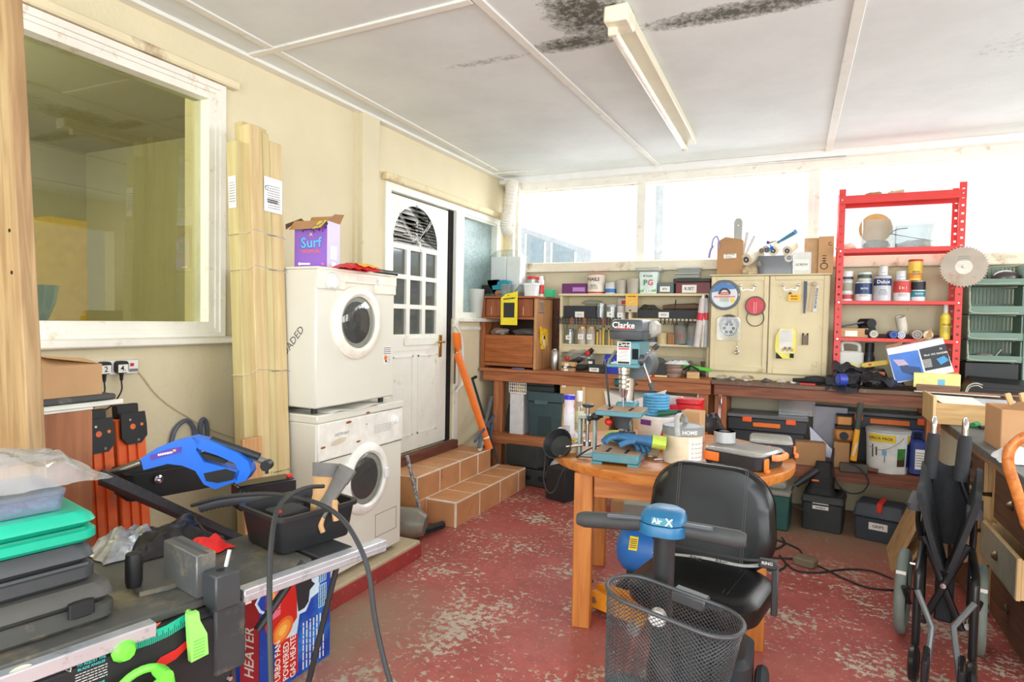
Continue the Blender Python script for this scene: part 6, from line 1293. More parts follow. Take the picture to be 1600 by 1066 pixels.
m = MB(mat((40,46,46),.4)); m.bin((0,.11,0),w_,.2,h_*.45,.02,.004,.85); m.bin((0,.12,h_*.46),w_*.95,.18,h_*.5,.02,.004,.8); m.done('tray', t); m = MB(CLEARP); m.loft([[(x,.11+y,z) for x,y in rr(w_*1.04,.23,.03,4)] for z in (.004,h_*.95)]); m.done('film', t)
m = MB(mat((196,176,140),.8,0,.2,40,.3,60)); m.ball((0,0,.03),.07,.05,.04,16,10,.5,8,4,.7); solo(m,'bead_strings','tangle of cream wooden beads on the front left edge of the cupboard top','beads',(P(1170,425,y=5.42).x,5.46,CT2))
boxy('white_carton','white printed carton right of the roller pile on the cupboard',1239,1268,394,5.44,CT2,.12,mat((222,222,216),.6),-4,None,'carton',(PAPER,.8,.5),'SCREW',None,mat((60,110,90)),0,0,.2)
t = thing('brown_box','brown cardboard box with a printed symbol at the right end of the cupboard','box',(P(1280,418,y=5.46).x,5.46,CT2)); a_, b_ = P(1256,410,y=5.46).x-t.location.x, P(1302,410,y=5.46).x-t.location.x; h_ = P(1280,370,y=5.46).z-CT2; xm = a_+(b_-a_)*.48
m = MB(CARD); m.box(xm,-.01,0,b_,.16,h_,.002); m.mt(mat((196,158,116),.8)); m.box(a_,.02,0,xm-.001,.16,h_*.98,.002); m.mt(INK); xq = (xm+b_)/2
for z_ in (.1,.12,.14): m.plate(.03,.006,fr(xq-.01,-.0115,z_)); 
m.torus((xq-.01,-.0115,.06),.024,.003,18,4,rot(90) @ Matrix.Diagonal((1,1,.4,1))); m.torus((xq+.03,-.0115,h_*.8),.012,.002,14,4,rot(90),60,330); m.plate(.004,.05,fr(xq-.01,-.0115,.1)); m.done('body', t)

# ================================================================== red steel shelving
RS = mat((212,48,42),.4,0,.06,10,0,60,'red_enamel',(150,40,36),14,.15)
RX0, RX1, RY0, RY1 = 3.0, 3.80, 5.36, 5.62
t = thing('red_shelving','red slotted steel shelving rack standing on the right end of the back bench','shelving',(RX0,RY0,BZ)); W = RX1-RX0; HT = 2.535-BZ; D = RY1-RY0
hole = mat((30,20,20),.9)
lns = [(1311,300,1297,575)]
for x,y in ((0,0),(W-.045,0),(0,D-.03),(W-.045,D-.03)):
    m = MB(RS); sx_ = 1 if x == 0 else -1; xo = x if x == 0 else x+.045
    # slotted angle post: the slots are real gaps between bars
    n_ = 26; zz = HT/n_
    m.box(xo,y,0,xo+sx_*.012,y+.003,HT); m.box(xo+sx_*.028,y,0,xo+sx_*.045,y+.003,HT)
    for i in range(n_): m.box(xo+sx_*.012,y,i*zz+(zz*.26 if i else 0),xo+sx_*.028,y+.003,i*zz+zz)
    y2 = y if y == 0 else y-.03; m.box(xo,y2+.003,0,xo+sx_*.003,y2+.03,HT) if y == 0 else m.box(xo,y-.03,0,xo+sx_*.003,y,HT)
    m.done('post', t)
lev = [P(1311,307,y=RY0).z-BZ, P(1318,389,y=RY0).z-BZ, P(1310,470,y=RY0).z-BZ, P(1308,527,y=RY0).z-BZ]
RSI = mat((150,52,50),.5)
for i,z in enumerate(lev):
    m = MB(RS); d_ = (.06,.034,.026,.026)[i]; m.box(.0,-.004,z-d_,W,-.0005,z,.001); m.box(.003,.0,z-.003,W-.003,D-.04,z-.0005); m.mt(RSI); m.box(.003,.004,z-.006,W-.003,D-.04,z-.0035); m.mt(RS); m.box(.003,D-.044,z-d_,W-.003,D-.041,z-.004)
    m.mt(chrome()); 
    for x in (.022,W-.022): m.cyl((x,-.005,z-d_/2),(x,-.008,z-d_/2),.007,.006,6)
    m.done('shelf', t)
def rz_(i): return BZ+lev[i]+.0005
# top shelf oddments
m = MB(BIT[3]); m.ball((0,0,.012),.06,.03,.02,12,6,.4,6,2,.6); solo(m,'fabric_scrap','olive fabric scrap on the very top of the red shelving, left','cloth',(P(1366,297,y=5.45).x,5.45,rz_(0)))
m = MB(mat((200,180,140),.8)); m.sweep([(0,0,.01),(.1,0,.025)],.012,6); m.sweep([(.06,0,.01),(.02,.02,.03)],.008,6); solo(m,'wood_offcut','pale wood offcuts on the very top of the red shelving, middle','offcut',(P(1388,295,y=5.43).x,5.43,rz_(0)))
def tank(a, b, tp, label, y=5.42):
    cx,w_,h = place(a,b,tp,y,rz_(1)); t = thing('clear_tank',label,'tank',(cx,y,rz_(1))); m = MB(CLEARP); m.bin((0,.07,0),w_,.16,h,.008,.003,.98,2); m.done('tank', t); return t,w_,h
t,w_,h = tank(1348,1398,343,'left clear plastic tank of mixed screws on the red shelving')
m = MB(mat((130,124,104),.7,0,.35,60,.3,90)); m.ball((0,.07,.03),w_*.46,.06,.045,18,8,.2,6,1,.6); o = m.done('screw_heap', t); o['kind'] = 'stuff'
m = MB(mat((206,160,96),.6,0,.1)); m.lathe([(.01,0),(.112,0),(.112,.012),(.01,.012)],(0,0,0),36); m.mt(mat((190,140,80),.6)); m.lathe([(.05,-.001),(.05,-.003)],(0,0,0),24); m.mt(CHROME); m.lathe([(.014,0),(.014,-.006),(.008,-.008)],(0,0,0),14); o = solo(m,'wooden_disc','round wooden sanding disc standing in the left clear tank','disc',(t.location.x-.01,5.52,rz_(1)+.165),0,None,97)
t,w_,h = tank(1400,1467,347,'right clear plastic tank of fittings on the red shelving')
m = MB(mat((150,150,144),.6,0,.35,60,.3,90)); m.ball((0,.07,.025),w_*.46,.06,.04,18,8,.25,6,5,.6); o = m.done('fitting_heap', t); o['kind'] = 'stuff'
m = MB(mat((130,134,140),.4,.3)); m.tube([(-.16,.06,.10),(-.13,.06,.135),(-.05,.06,.145)],.006,6); m.sweep([(-.17,.05,.11),(.13,.05,.04)],.014,6,True,.4); solo(m,'hacksaw','grey hacksaw lying in the right clear tank','saw',(t.location.x,5.43,rz_(1)+.01))
m = MB(mat((226,196,176),.7,0,.2,20)); m.ball((0,0,.02),.07,.05,.025,16,8,.4,5,6,.7); solo(m,'plastic_scrap','crumpled pinkish plastic scrap at the left end of the second red shelf','plastic',(P(1328,380,y=5.42).x-.02,5.44,rz_(1)))
# paint row
Y3 = 5.47; NAVY = mat((34,50,104),.4); CWH = mat((226,226,226),.4)
tin('paint_tin','left lower white tin with a red square in the paint row on the red shelving',1313,1334,439,Y3,rz_(2),CWH,None,None,None,None,None,'tin',bands=((.1,.32,mat((196,60,70))),(.5,.9,mat((160,160,140)))),lines=3)
tin('paint_tin','small tin with white lid stacked at the left end of the paint row',1314,1334,424,Y3,P(1323,439,y=Y3).z+.001,CWH,mat((190,200,216),.4),None,None,None,None,'tin',bands=((.1,.4,mat((40,50,60))),),lines=2)
tin('paint_tin','blue labelled varnish tin in the lower paint row, second from left',1336,1364,440,Y3-.01,rz_(2),CWH,None,mat((34,60,110),.4),[('SATIN',.62,.16,PAPER)],None,None,'tin',(.35,.9),lines=3)
tin('paint_tin','small white tin with black motif on the varnish tin',1340,1363,425,Y3-.01,P(1350,440,y=Y3-.01).z+.001,mat((206,210,206),.4),mat((60,64,66),.4),None,None,None,None,'tin',bands=((.3,.7,mat((70,90,70))),),lines=2)
tin('paint_tin','biggest white and blue paint tin in the middle of the paint row',1365,1394,431,Y3-.03,rz_(2),mat((196,198,204),.4),None,None,[('Dulux',.74,.3,PAPER),('TRADE',.42,.12,MGREY)],None,None,'tin',bands=((.6,.88,NAVY),),lines=4)
tin('paint_tin','small white tin stacked on the biggest paint tin',1373,1388,416,Y3-.02,P(1380,431,y=Y3-.03).z+.001,CWH,None,None,None,None,None,'tin',lines=2)
tin('paint_tin','red and white paint tin right of the biggest tin',1396,1424,438,Y3,rz_(2),CWH,None,None,[('2 in 1',.62,.22,PAPER)],None,None,'tin',bands=((.4,.95,mat((206,70,66))),),lines=3)
tin('paint_tin','small grey lidded tin stacked on the red and white paint tin',1400,1417,423,Y3,P(1410,438,y=Y3).z+.001,CWH,mat((70,76,84),.4),None,None,None,None,'tin',lines=2)
tin('paint_tin','teal and black labelled tin at the right end of the paint row',1424,1447,439,Y3,rz_(2),CWH,None,None,[('FLOOR',.36,.18,PAPER)],None,None,'tin',bands=((.22,.5,mat((30,140,160))),(.55,.95,mat((36,40,48)))),lines=2)
tin('food_tub','yellow tub with red lid stacked on the right end of the paint row',1419,1443,406,Y3-.01,P(1432,439,y=Y3).z+.001,mat((240,200,80),.4),mat((206,60,46),.4),None,[('BISTO',.4,.18,INK)],None,None,'tub',bands=((.1,.35,mat((226,150,60))),),plastic=True,lines=1)
# lower shelf with tubes
Y4 = 5.40
boxy('carton','flat cardboard carton with paper label at the left of the tube shelf',1309,1357,513,Y4,rz_(3),.16,CARD,0,None,'carton',(PAPER,.4,.6,-.05))
m = MB(mat((60,62,66),.4)); m.box(0,0,0,.2,.12,.012,.003); m.mt(LGREY)
for i in range(4): m.box(0,.01+.025*i,.0125,.19,.02+.025*i,.014)
solo(m,'grey_folder','dark folder of papers propped on the flat carton','folder',(P(1310,505,y=5.44).x,5.44,P(1330,513,y=Y4).z+.002),0,None,0,-12)
t = thing('black_sack_roll','roll of black sacks lying beside the flat carton','roll',(P(1362,500,y=5.44).x,5.42,rz_(3))); m = MB(BLACKM); m.cyl((0,0,.11),(-.06,.12,.11),.036,.036,18); m.done('roll', t); m = MB(BLACKM); m.ball((-.03,.04,.045),.07,.07,.06,14,8,.3,5,3,.7); m.done('loose_end', t)
for i,(x,y,r_,c_,c2,l_) in enumerate(((1366,510,.03,(150,150,140),(200,196,180),'grey cardboard tube end, leftmost of the tubes'),(1397,510,.028,(40,60,120),(50,90,170),'tube with bright blue end cap'),(1409,510,.026,(220,226,230),(150,160,180),'tube with white end cap beside the blue one'),(1434,510,.032,(190,180,170),(120,112,104),'wide grey tube second from the right'),(1451,510,.032,(214,196,164),(226,214,186),'cream tube end, rightmost of the tubes'))):
    q = P(x,y,y=5.38); t = thing('sealant_cartridge',l_,'tube',(q.x,5.38,rz_(3)+r_),0,'tubes on the red shelf'); m = MB(mat(c_,.5)); m.cyl((0,0,0),(0,.2,0),r_,r_,18); m.done('tube', t); m = MB(mat(c2,.5)); m.cyl((0,-.001,0),(0,.004,0),r_*.82,r_*.82,18); m.mt(mat(c_,.5)); m.torus((0,-.001,0),r_*.35,r_*.1,16,4,rot(90)); m.done('end_cap', t)
q = P(1410,488,y=5.46); m = MB(mat((214,208,192),.6,0,.1)); m.lathe([(.03,-.06),(.036,0),(.036,.07),(.024,.07),(.024,.02)],(0,0,0),18,True,False); solo(m,'paper_roll','hollow pale paper roll standing tilted behind the tubes','roll',(q.x,5.47,rz_(3)+.10),0,None,20,-14)
bottle('glue_bottle','yellow glue bottle with red collar and white nozzle at the right of the tube shelf',1470,1487,472,5.42,rz_(3),mat((236,220,90),.4),mat((230,226,220),.4),mat((226,200,60),.4),None,.4,'GLUE','bottle',INK,.66,.78)
m = MB(mat((90,66,54),.7,0,.2)); m.box(0,0,0,.62,.04,.03,.003); solo(m,'brown_batten','brown wooden batten lying along the back of the tube shelf','batten',(P(1360,520,y=5.46).x,5.54,rz_(3)))
# under the red shelving, on the bench
t = thing('water_canister','cloudy white canister with yellow label under the red shelving','canister',(P(1327,580,y=5.45).x,5.44,BZ)); w_ = P(1348,560,y=5.45).x-P(1306,560,y=5.45).x; h_ = P(1327,533,y=5.45).z-BZ; JC = mat((214,214,206),.4,0,.04,6)
m = MB(JC); m.rbox((0,0,0),w_,.12,h_*.78,.03,.012); m.done('body', t); m = MB(JC); m.tube([(-w_*.3,0,h_*.76),(-w_*.3,0,h_*.95),(0,0,h_*.97),(w_*.3,0,h_*.92),(w_*.34,0,h_*.76)],.014,8); m.done('handle', t); m = MB(mat((232,222,140),.6)); m.poly([(-w_*.42,h_*.15),(w_*.36,h_*.15),(w_*.36,h_*.45),(0,h_*.54),(-w_*.42,h_*.45)],fr(0,-.061,0)); m.lines(w_*.6,.05,3,fr(-.01,-.062,h_*.32),INK,.4,4); m.done('paper_label', t)
bottle('dark_bottle','dark bottle with black screw cap right of the white canister',1350,1368,536,5.5,BZ,mat((52,54,62),.3),BLACK,mat((70,80,110),.4),None,.7)
m = MB(mat((44,44,42),.3,0,.3,30)); m.loft([[(x*r_,y*r_*.7,z) for x,y in circ(1,16)] for z,r_ in ((0,.07),(.05,.085),(.1,.07),(.14,.05))]); m.mt(mat((206,110,70),.5)); m.box(-.05,-.06,.09,.05,-.045,.12); m.mt(mat((216,186,60),.4)); m.at(tr(-.04,-.02,.15) @ rot(0,-12,-10)); m.box(-.06,-.02,0,.12,.02,.04,.006); m.mt(RED); m.disc(.014,fr(.0,-.0205,.02),None,14,.009); solo(m,'glue_packets','yellow tube and dark pack heaped behind the black film','packets',(P(1370,575,y=5.36).x,5.38,BZ))
t = thing('plastic_film','crumpled shiny black plastic film hanging over the bench edge','plastic film',(P(1345,590,y=5.2).x,5.2,BZ)); FM = mat((40,42,46),.12,0,.3,10,.6,30)
def ff(u, v):
    a_ = -.18+.46*u; b_ = -.1+.16*v
    n_ = noise.noise(Vector((u*5,v*4,3)))*.06+noise.noise(Vector((u*12,v*10,8)))*.025
    return (a_-.05*(v<.5), -.06+.16*v+n_*1.3, .09+.1*cos(u*2.2)*v+n_-(.12*(1-v) if u<.5 else .03*(1-v)))
m = MB(FM); m.sheet(ff,26,18); m.done('film', t)
m = MB(mat((50,70,170),.4)); m.cyl((-.15,-.04,.06),(-.1,-.02,.06),.045,.045,18); m.mt(mat((90,110,200),.4)); m.cyl((-.152,-.041,.06),(-.15,-.04,.06),.03,.03,14); m.done('blue_cap', t)
t = thing('sander_carton','white, blue and black printed carton of a power tool tilted against the red shelving','carton',(P(1450,575,y=5.24).x,5.22,BZ)); y_ = 0.
def s2(px, py): q = LP(t,px,py,y=y_); return q.x, q.z
cn = [s2(*p) for p in ((1399,599),(1385,545),(1473,528),(1491,581))]
m = MB(mat((226,226,230),.4)); flat(m,cn,0,.14); T_ = tr(0,-.001,0) @ FRONT
m.poly([s2(*p) for p in ((1400,597),(1388,555),(1434,547),(1446,591))],T_,mat((48,110,200),.35,0,.25,6)); m.poly([s2(*p) for p in ((1436,546),(1477,537),(1486,572),(1446,580))],T_,mat((30,36,46),.4)); m.poly([s2(*p) for p in ((1410,582),(1402,566),(1408,562),(1420,572),(1438,574),(1440,582),(1425,586))],tr(0,-.0016,0) @ FRONT,mat((24,60,110),.4)); m.poly([s2(*p) for p in ((1395,562),(1412,562),(1420,570),(1404,572))],tr(0,-.002,0) @ FRONT,mat((190,170,190),.4))
m.poly([s2(*p) for p in ((1463,561),(1475,556),(1483,563),(1470,570))],tr(0,-.0022,0) @ FRONT,mat((60,150,210),.4)); q = LP(t,1462,553,y=0); m.text('Mod. W5 SANDER',.018,fr(q.x,-.002,q.z) @ rot(0,0,13),PAPER); q = LP(t,1470,545,y=0); m.text('N',.02,fr(q.x,-.002,q.z) @ rot(0,0,13),PAPER); q = LP(t,1448,568,y=0); m.lines(.06,.06,7,fr(q.x,-.0022,q.z) @ rot(0,0,13),PAPER,.4,2); q = LP(t,1454,585,y=0); m.plate(.01,.01,fr(q.x,-.0022,q.z),PAPER); m.done('body', t)
m = MB(CARD); a_ = cn[1]; b_ = cn[2]; m.add([(a_[0],0,a_[1]),(a_[0]+.09,0,a_[1]+.03),(a_[0]+.11,.05,a_[1]+.055),(a_[0]-.0,.05,a_[1]+.02)],[(0,1,2,3)]); m.add([(a_[0]+.16,.07,a_[1]+.05),(b_[0]-.05,.07,b_[1]+.0),(b_[0]-.06,.09,b_[1]+.075),(a_[0]+.25,.09,a_[1]+.09)],[(0,1,2,3)]); m.done('flap', t)
boxy('yellow_flat_box','flat pale yellow box under the tilted carton',1428,1501,584,5.17,BZ+.033,.2,mat((238,232,150),.5),-6,None,'box',(mat((120,190,220)),.15,.4,.1)) 
boxy('brown_board','worn brown board on the bench edge below the flat yellow box',1432,1500,602,5.16,BZ,.22,wood((150,110,84),(110,80,60),3,'X'),-6,None,'board')
# big round saw blade on the shelving post
q = P(1506,417,y=RY0-.012); R_ = .5*(P(1546,417,y=5.33).x-P(1466,417,y=5.33).x); t = thing('saw_blade','large rusty circular saw blade hung on the right post of the red shelving','saw blade',(q.x,5.3515,q.z))
pr = []
for i in range(44): a_ = 2*pi*i/44; pr += [(R_*.92*cos(a_),R_*.92*sin(a_)),(R_*cos(a_+.06),R_*sin(a_+.06)),(R_*.92*cos(a_+.085),R_*.92*sin(a_+.085))]
m = MB(mat((158,146,132),.45,.4,.15,6,.05,30,'rusty_steel',(140,112,90),3,.5)); m.at(tr(0,.0,0) @ FRONT); m.prism(pr,.004); m.done('disc', t); m = MB(mat((196,188,176),.4,.3)); m.disc(R_*.35,fr(0,-.0045,0)); m.mt(CHROME); m.cyl((0,-.005,0),(0,-.02,0),.012,.008,8); m.lines(R_*.5,.04,3,fr(0,-.005,.06),MGREY,.3,4); m.done('hub', t)
# green stacking bins at the right
GB = mat((108,132,118),.5,0,.08,8); GB2 = mat((150,164,146),.5)
zt_ = [P(1560,y,y=5.4).z for y in (440,490,556,585)]
bx0, bx1 = P(1506,470,y=5.42).x, P(1592,470,y=5.42).x
lv = [(412,446),(446,492),(492,532),(532,566)]
prev = P(1550,574,y=5.42).z
for i in range(3,-1,-1):
    za, zb = P(1550,lv[i][1],y=5.42).z, P(1550,lv[i][0],y=5.42).z; H = zb-za
    t = thing('stacking_bin',('topmost','second','third','lowest')[i]+' of the grey green slotted stacking bins right of the red shelving','bin',((bx0+bx1)/2+.03,5.42,za)); W = bx1-bx0
    m = MB(GB); m.box(-W/2,0,0,W/2,.22,.006); m.box(-W/2,-.012,0,W/2,0,H*.3,.003); m.box(-W/2,.006,0,-W/2+.008,.22,H-.006); m.box(W/2-.008,.006,0,W/2,.22,H-.006); m.box(-W/2,.214,0,W/2,.22,H*.4); m.box(-W/2,.214,H*.92,W/2,.22,H-.003); m.done('body', t)
    m = MB(GB); 
    for k in range(15): m.box(-W/2+W*k/14-.008*(k>0),.214,H*.4,-W/2+W*k/14+.008*(k<14),.219,H*.92)
    m.done('slats', t)
    m = MB(GB2); m.tube([(-W/2+.0,-.014,H*.8),(-W/2+.006,-.016,H*.3),(-W/2+.03,-.018,.012),(W/2-.03,-.018,.012)],.006,6); m.done('lip', t)
    if i == 3: prev = za
m = MB(mat((150,172,158),.5)); m.box(0,0,0,.06,.2,1.93-BZ,.006); solo(m,'bin_upright','pale green upright panel at the right side of the stacking bins','panel',(bx1+.038,5.43,BZ))
m = MB(mat((70,60,60),.25)); m.ball((0,0,.045),.085,.06,.055,18,10,0,1,1,.75); m.mt(BLACK); m.torus((0,0,.028),.08,.008,24,6); solo(m,'black_helmet','glossy dark rounded cap lying in the topmost stacking bin','cap',(P(1576,412,y=5.44).x,5.5,P(1550,446,y=5.42).z+.012))
m = MB(mat((200,176,140),.7)); m.sweep([(0,0,.02),(.11,.05,.02)],.012,6); m.mt(mat((110,84,66),.7)); m.sweep([(-.02,.06,.02),(.14,.03,.05)],.012,6); solo(m,'wood_sticks','two short wood sticks in the second stacking bin','sticks',(P(1558,470,y=5.42).x-.03,5.45,P(1550,492,y=5.42).z+.01))
m = MB(mat((150,130,110),.6,0,.2)); m.rbox((0,0,0),.1,.05,.03,.01,.004); solo(m,'tan_tool','small tan and grey tool in the third stacking bin','tool',(P(1553,505,y=5.42).x,5.5,P(1550,532,y=5.42).z+.008))
m = MB(mat((140,126,110),.7,0,.3)); m.ball((0,0,.02),.07,.05,.03,14,8,.4,5,3,.6); m.mt(STEEL); m.cyl((.07,0,.02),(.11,0,.08),.008,.01,8); solo(m,'spring_clips','brown pads and a steel fitting in the lowest stacking bin','fittings',(P(1540,545,y=5.42).x,5.5,P(1550,566,y=5.42).z+.008))
boxy('black_crate','dark box carrying the stacking bins on the bench',1508,1592,568,5.4,BZ,.24,mat((44,46,48),.6),0,None,'box')
m = MB(mat((20,20,22),.4)); m.add([(-.22,0,0),(.3,0,0),(.3,0,.07),(-.14,0,.09),(-.22,.16,0),(.3,.16,0),(.3,.16,.1),(-.14,.16,.12)],[(0,1,2,3),(7,6,5,4),(3,2,6,7),(0,3,7,4),(1,5,6,2),(0,4,5,1)]); m.mt(mat((44,44,46),.4))
for i in range(3): m.box(-.08,-.004,.018+i*.02,.28,0,.024+i*.02)
solo(m,'black_case','long black ribbed case lying in front of the stacking bins','case',(P(1560,590,y=5.2).x,5.20,BZ))
m = MB(mat((196,190,180),.4)); m.tube([(0,0,0),(.02,0,.06),(.06,0,.08),(.1,.01,.07)],.004,6); m.tube([(.01,0.01,0),(.03,0.01,.05),(.07,0,.065),(.1,.01,.05)],.004,6); solo(m,'cord_loop','loop of white cord beside the long black case','cord',(P(1508,585,y=5.2).x,5.19,BZ))
# ================================================================== round table
TZ = .815; TX, TY = 2.152, 3.37
t = thing('round_table','round oak dining table used as a bench, in the middle of the room','table',(TX,TY,0),11.6); 
m = MB(OAK_X); m.lathe([(.60,TZ-.05),(.62,TZ-.046),(.626,TZ-.03),(.626,TZ-.006),(.62,TZ),(.0,TZ)],(0,0,0),72); m.done('tabletop', t)
for sx in (-1,1):
    for sy in (-1,1): m = MB(OAK_Z); m.box(sx*.398-.045,sy*.398-.045,0,sx*.398+.045,sy*.398+.045,TZ-.051,.005); m.done('leg', t)
for a_ in (0,90,180,270): m = MB(OAK_X); m.at(rot(0,0,a_)); m.box(-.35,-.42,TZ-.17,.35,-.395,TZ-.051,.002); m.done('apron', t)
TT = TZ+.0008
# ---- drill press
DP = P(966,729,z=TZ)+Vector((0,.1,0))
TEALP = mat((82,132,142),.45,.1,.08,14,0,60,'teal_enamel',(110,130,120),6,.3); DUSTW = mat((166,132,104),.8,0,.15,10,.1,60)
t = thing('drill_press','teal bench drill press with dark belt cover standing on the round table','drill press',(DP.x,DP.y,TT),4); dp = t
def D(px, py, y=0.): return LP(dp,px,py,y=y)
x0, x1 = D(927,722,-.06).x, D(999,728,-.06).x; bh = .055; yc = .20
m = MB(TEALP); 
m.box(x0,-.1,.012,x1,.22,bh,.006); m.box(x0,-.1,0,x0+.05,.22,.012); m.box(x1-.05,-.1,0,x1,.22,.012); m.mt(DUSTW); m.box(x0+.006,-.09,bh,x1-.006,.21,bh+.002); m.mt(DARK)
for x in ((x0+x1)/2-.045,(x0+x1)/2+.045): m.box(x-.008,-.07,bh+.002,x+.008,.03,bh+.0025)
m.done('base', t)
cxp = D(981,640,.17).x; zt_ = D(981,540,.17).z
m = MB(CHROME); m.cyl((cxp,.17,bh),(cxp,.17,zt_),.032,.032,24); m.done('column', t)
m = MB(DGREY); m.cyl((cxp,.17,bh),(cxp,.17,bh+.07),.048,.042,20); m.done('column_collar', t)
# work table
zt2 = D(965,640,-.04).z; xa, xb = D(931,645,-.06).x, D(1003,650,-.06).x
m = MB(TEALP); m.box(xa,-.08,zt2-.03,xb,.13,zt2-.004,.004); m.box(cxp-.05,.1,zt2-.06,cxp+.05,.22,zt2+.02,.01); m.mt(DUSTW); m.box(xa+.004,-.075,zt2-.004,xb-.004,.12,zt2-.001); m.mt(DARK)
for x in ((xa+xb)/2-.05,(xa+xb)/2+.05): m.box(x-.007,-.06,zt2-.001,x+.007,.05,zt2-.0005)
m.mt(DGREY); m.cyl(((xa+xb)/2,.03,zt2-.1),((xa+xb)/2,.03,zt2-.03),.03,.05,16); wt = m.done('work_table', t)
m = MB(BLACK); q = D(940,648,-.03); m.ball((xa-.01,-.02,zt2-.045),.025,.02,.02,10,6); m.cyl((xa+.02,0,zt2-.04),(xa-.05,-.03,zt2-.06),.012,.012,8); m.done('clamp_lever', wt); m = MB(RED); m.ball((xa+.05,.0,zt2-.07),.02,.02,.018,10,6); m.done('red_knob', wt)
# head
hx0, hx1 = D(963,560,-.06).x, D(1003,560,-.06).x; hz0, hz1 = D(975,571,-.06).z, D(975,533,-.06).z
m = MB(TEALP); m.box(hx0,-.06,hz0,hx0+(hx1-hx0)*.9,.24,hz1,.008); m.box(hx0-.045,-.07,hz0-.012,hx1-.01,.2,hz0+.006,.004); hd = m.done('head', t)
m = MB(PAPER); pw = D(985,560,-.063).x-hx0; m.box(hx0+.004,-.064,hz0+.005,hx0+pw,-.0605,hz1-.003); m.mt(INK); m.box(hx0+.008,-.0648,hz1-.03,hx0+pw-.004,-.0641,hz1-.007); m.box(hx0+.008,-.0648,hz0+.008,hx0+pw-.004,-.0641,hz0+.018); m.text('Clarke',.022,fr(hx0+pw/2+.002,-.0652,hz1-.018),PAPER); m.mt(RED); m.box(hx0+.01,-.0649,hz1-.04,hx0+pw-.006,-.0642,hz1-.033); m.lines(pw*.7,.06,8,fr(hx0+pw/2,-.065,(hz0+hz1)/2-.01),MGREY,.3,3); m.done('front_label', hd)
m = MB(DARK); m.box(hx0+(hx1-hx0)*.62,-.063,hz0+.03,hx0+(hx1-hx0)*.86,-.0605,hz0+.08); m.done('switch_box', hd)
cx0, cx1 = D(949,515,-.09).x, D(1004,515,-.09).x; cz0, cz1 = D(975,531,-.09).z, D(975,499,-.09).z; cm = mat((78,84,88),.45,.1,.06); H = cz1-cz0; W = cx1-cx0; cc_ = (cx0+cx1)/2
m = MB(cm); 
def cl(k, z, s_=.0): return [(cc_+x*k, .13+y*(k*.9+.1), z) for x, y in rr(W,.46,.07,6)]
m.loft([cl(.97,cz0),cl(1.0,cz0+H*.08),cl(1.02,cz0+H*.38)]); m.mt(mat((40,42,44),.5)); m.loft([cl(1.03,cz0+H*.38),cl(1.03,cz0+H*.44)]); m.mt(cm); m.loft([cl(1.0,cz0+H*.44),cl(.96,cz0+H*.8),cl(.86,cz0+H*.97),cl(.8,cz1)]); cv = m.done('belt_cover', t)
m = MB(PAPER); yv = .13-.23-.004-.0
m.text('Clarke',W*.24,fr(cc_-W*.03,yv+.002,cz0+H*.70) @ rot(0,0,-1),PAPER); m.mt(RED); m.plate(W*.5,H*.07,fr(cc_-W*.02,yv+.004,cz0+H*.56) @ rot(0,0,-1),mat((196,50,48))); m.done('badge', cv)
m = MB(mat((170,168,160),.5,0,.1)); m.box(cx1-.02,.1,cz0+H*.1,cx1+.035,.3,cz1-.004,.02); m.done('cover_side', cv)
m = MB(mat((84,92,94),.5,.2)); q = D(1000,575,.2); m.cyl((q.x,.12,q.z+.02),(q.x,.34,q.z+.02),.075,.075,20); m.done('motor', t)
qx = D(974,585,-.02).x
m = MB(CHROME); m.cyl((qx,-.0,hz0-.01),(qx,-.0,hz0-.03),.03,.03,18); 
for i in range(4): m.cyl((qx,0,hz0-.032-i*.022),(qx,0,hz0-.046-i*.022),.028-.001*i,.028-.001*i,18)
m.cyl((qx,0,hz0-.12),(qx,0,hz0-.16),.024,.014,16); m.cyl((qx,0,hz0-.16),(qx,0,hz0-.22),.004,.003,6); m.done('chuck', t)
m = MB(mat((70,76,78),.4,.3)); q = D(996,563,-.04); m.cyl((hx1-.05,-.03,q.z),(q.x+.03,-.03,q.z),.03,.026,18); hub = m.done('feed_hub', t)
for p in ((1026,541),(1019,607)):
    e_ = D(*p,-.05); b_ = Vector((q.x+.02,-.03,q.z)); m = MB(CHROME); m.cyl(b_,e_,.006,.006,8); m.mt(DGREY); m.cyl(b_.lerp(e_,.82),e_+(e_-b_)*.1,.013,.011,10); m.done('feed_lever', hub)
m = MB(CAB); m.tube([D(955,560,.05),D(947,572,.06),D(949,600,.05),D(952,630,.03),D(955,655,.1)],.005,6); m.done('mains_lead', t)
m = MB(mat((120,126,130),.4,.4)); m.sweep([D(963,548,-.02),D(953,562,-.03),D(949,572,-.03)],.016,8,True,.5); m.done('depth_stop', t)

# ---- things on the table
q = P(917,712,z=TT); t = thing('bearing_press','grey green steel press frame with black knob at the left of the round table','press',(q.x,q.y,TT),12)
GG2 = mat((140,156,150),.45,.2,.1); h_ = LP(t,917,655,y=-.03).z
m = MB(GG2); m.box(-.045,-.03,.0,.045,.05,.012,.002); m.box(-.045,-.03,.012,-.03,.05,h_,.003); m.box(.03,-.03,.012,.045,.05,h_,.003); m.box(-.045,-.03,h_,.045,.05,h_+.015,.003); m.done('frame', t)
m = MB(STEEL); m.cyl((0,.0,.06),(0,0,h_+.06),.008,.008,12); m.cyl((0,0,.05),(0,0,.075),.02,.02,14); m.cyl((0,0,h_-.03),(0,0,h_),.014,.014,12); m.done('screw', t)
m = MB(BLACK); m.lathe([(.02,0),(.03,.006),(.03,.014),(.014,.02),(.001,.022)],(0,0,h_+.056),18); m.done('knob', t)
m = MB(CHROME); m.cyl((-.1,-.06,.05),(-.02,-.035,.06),.007,.007,10); m.done('lever', t)
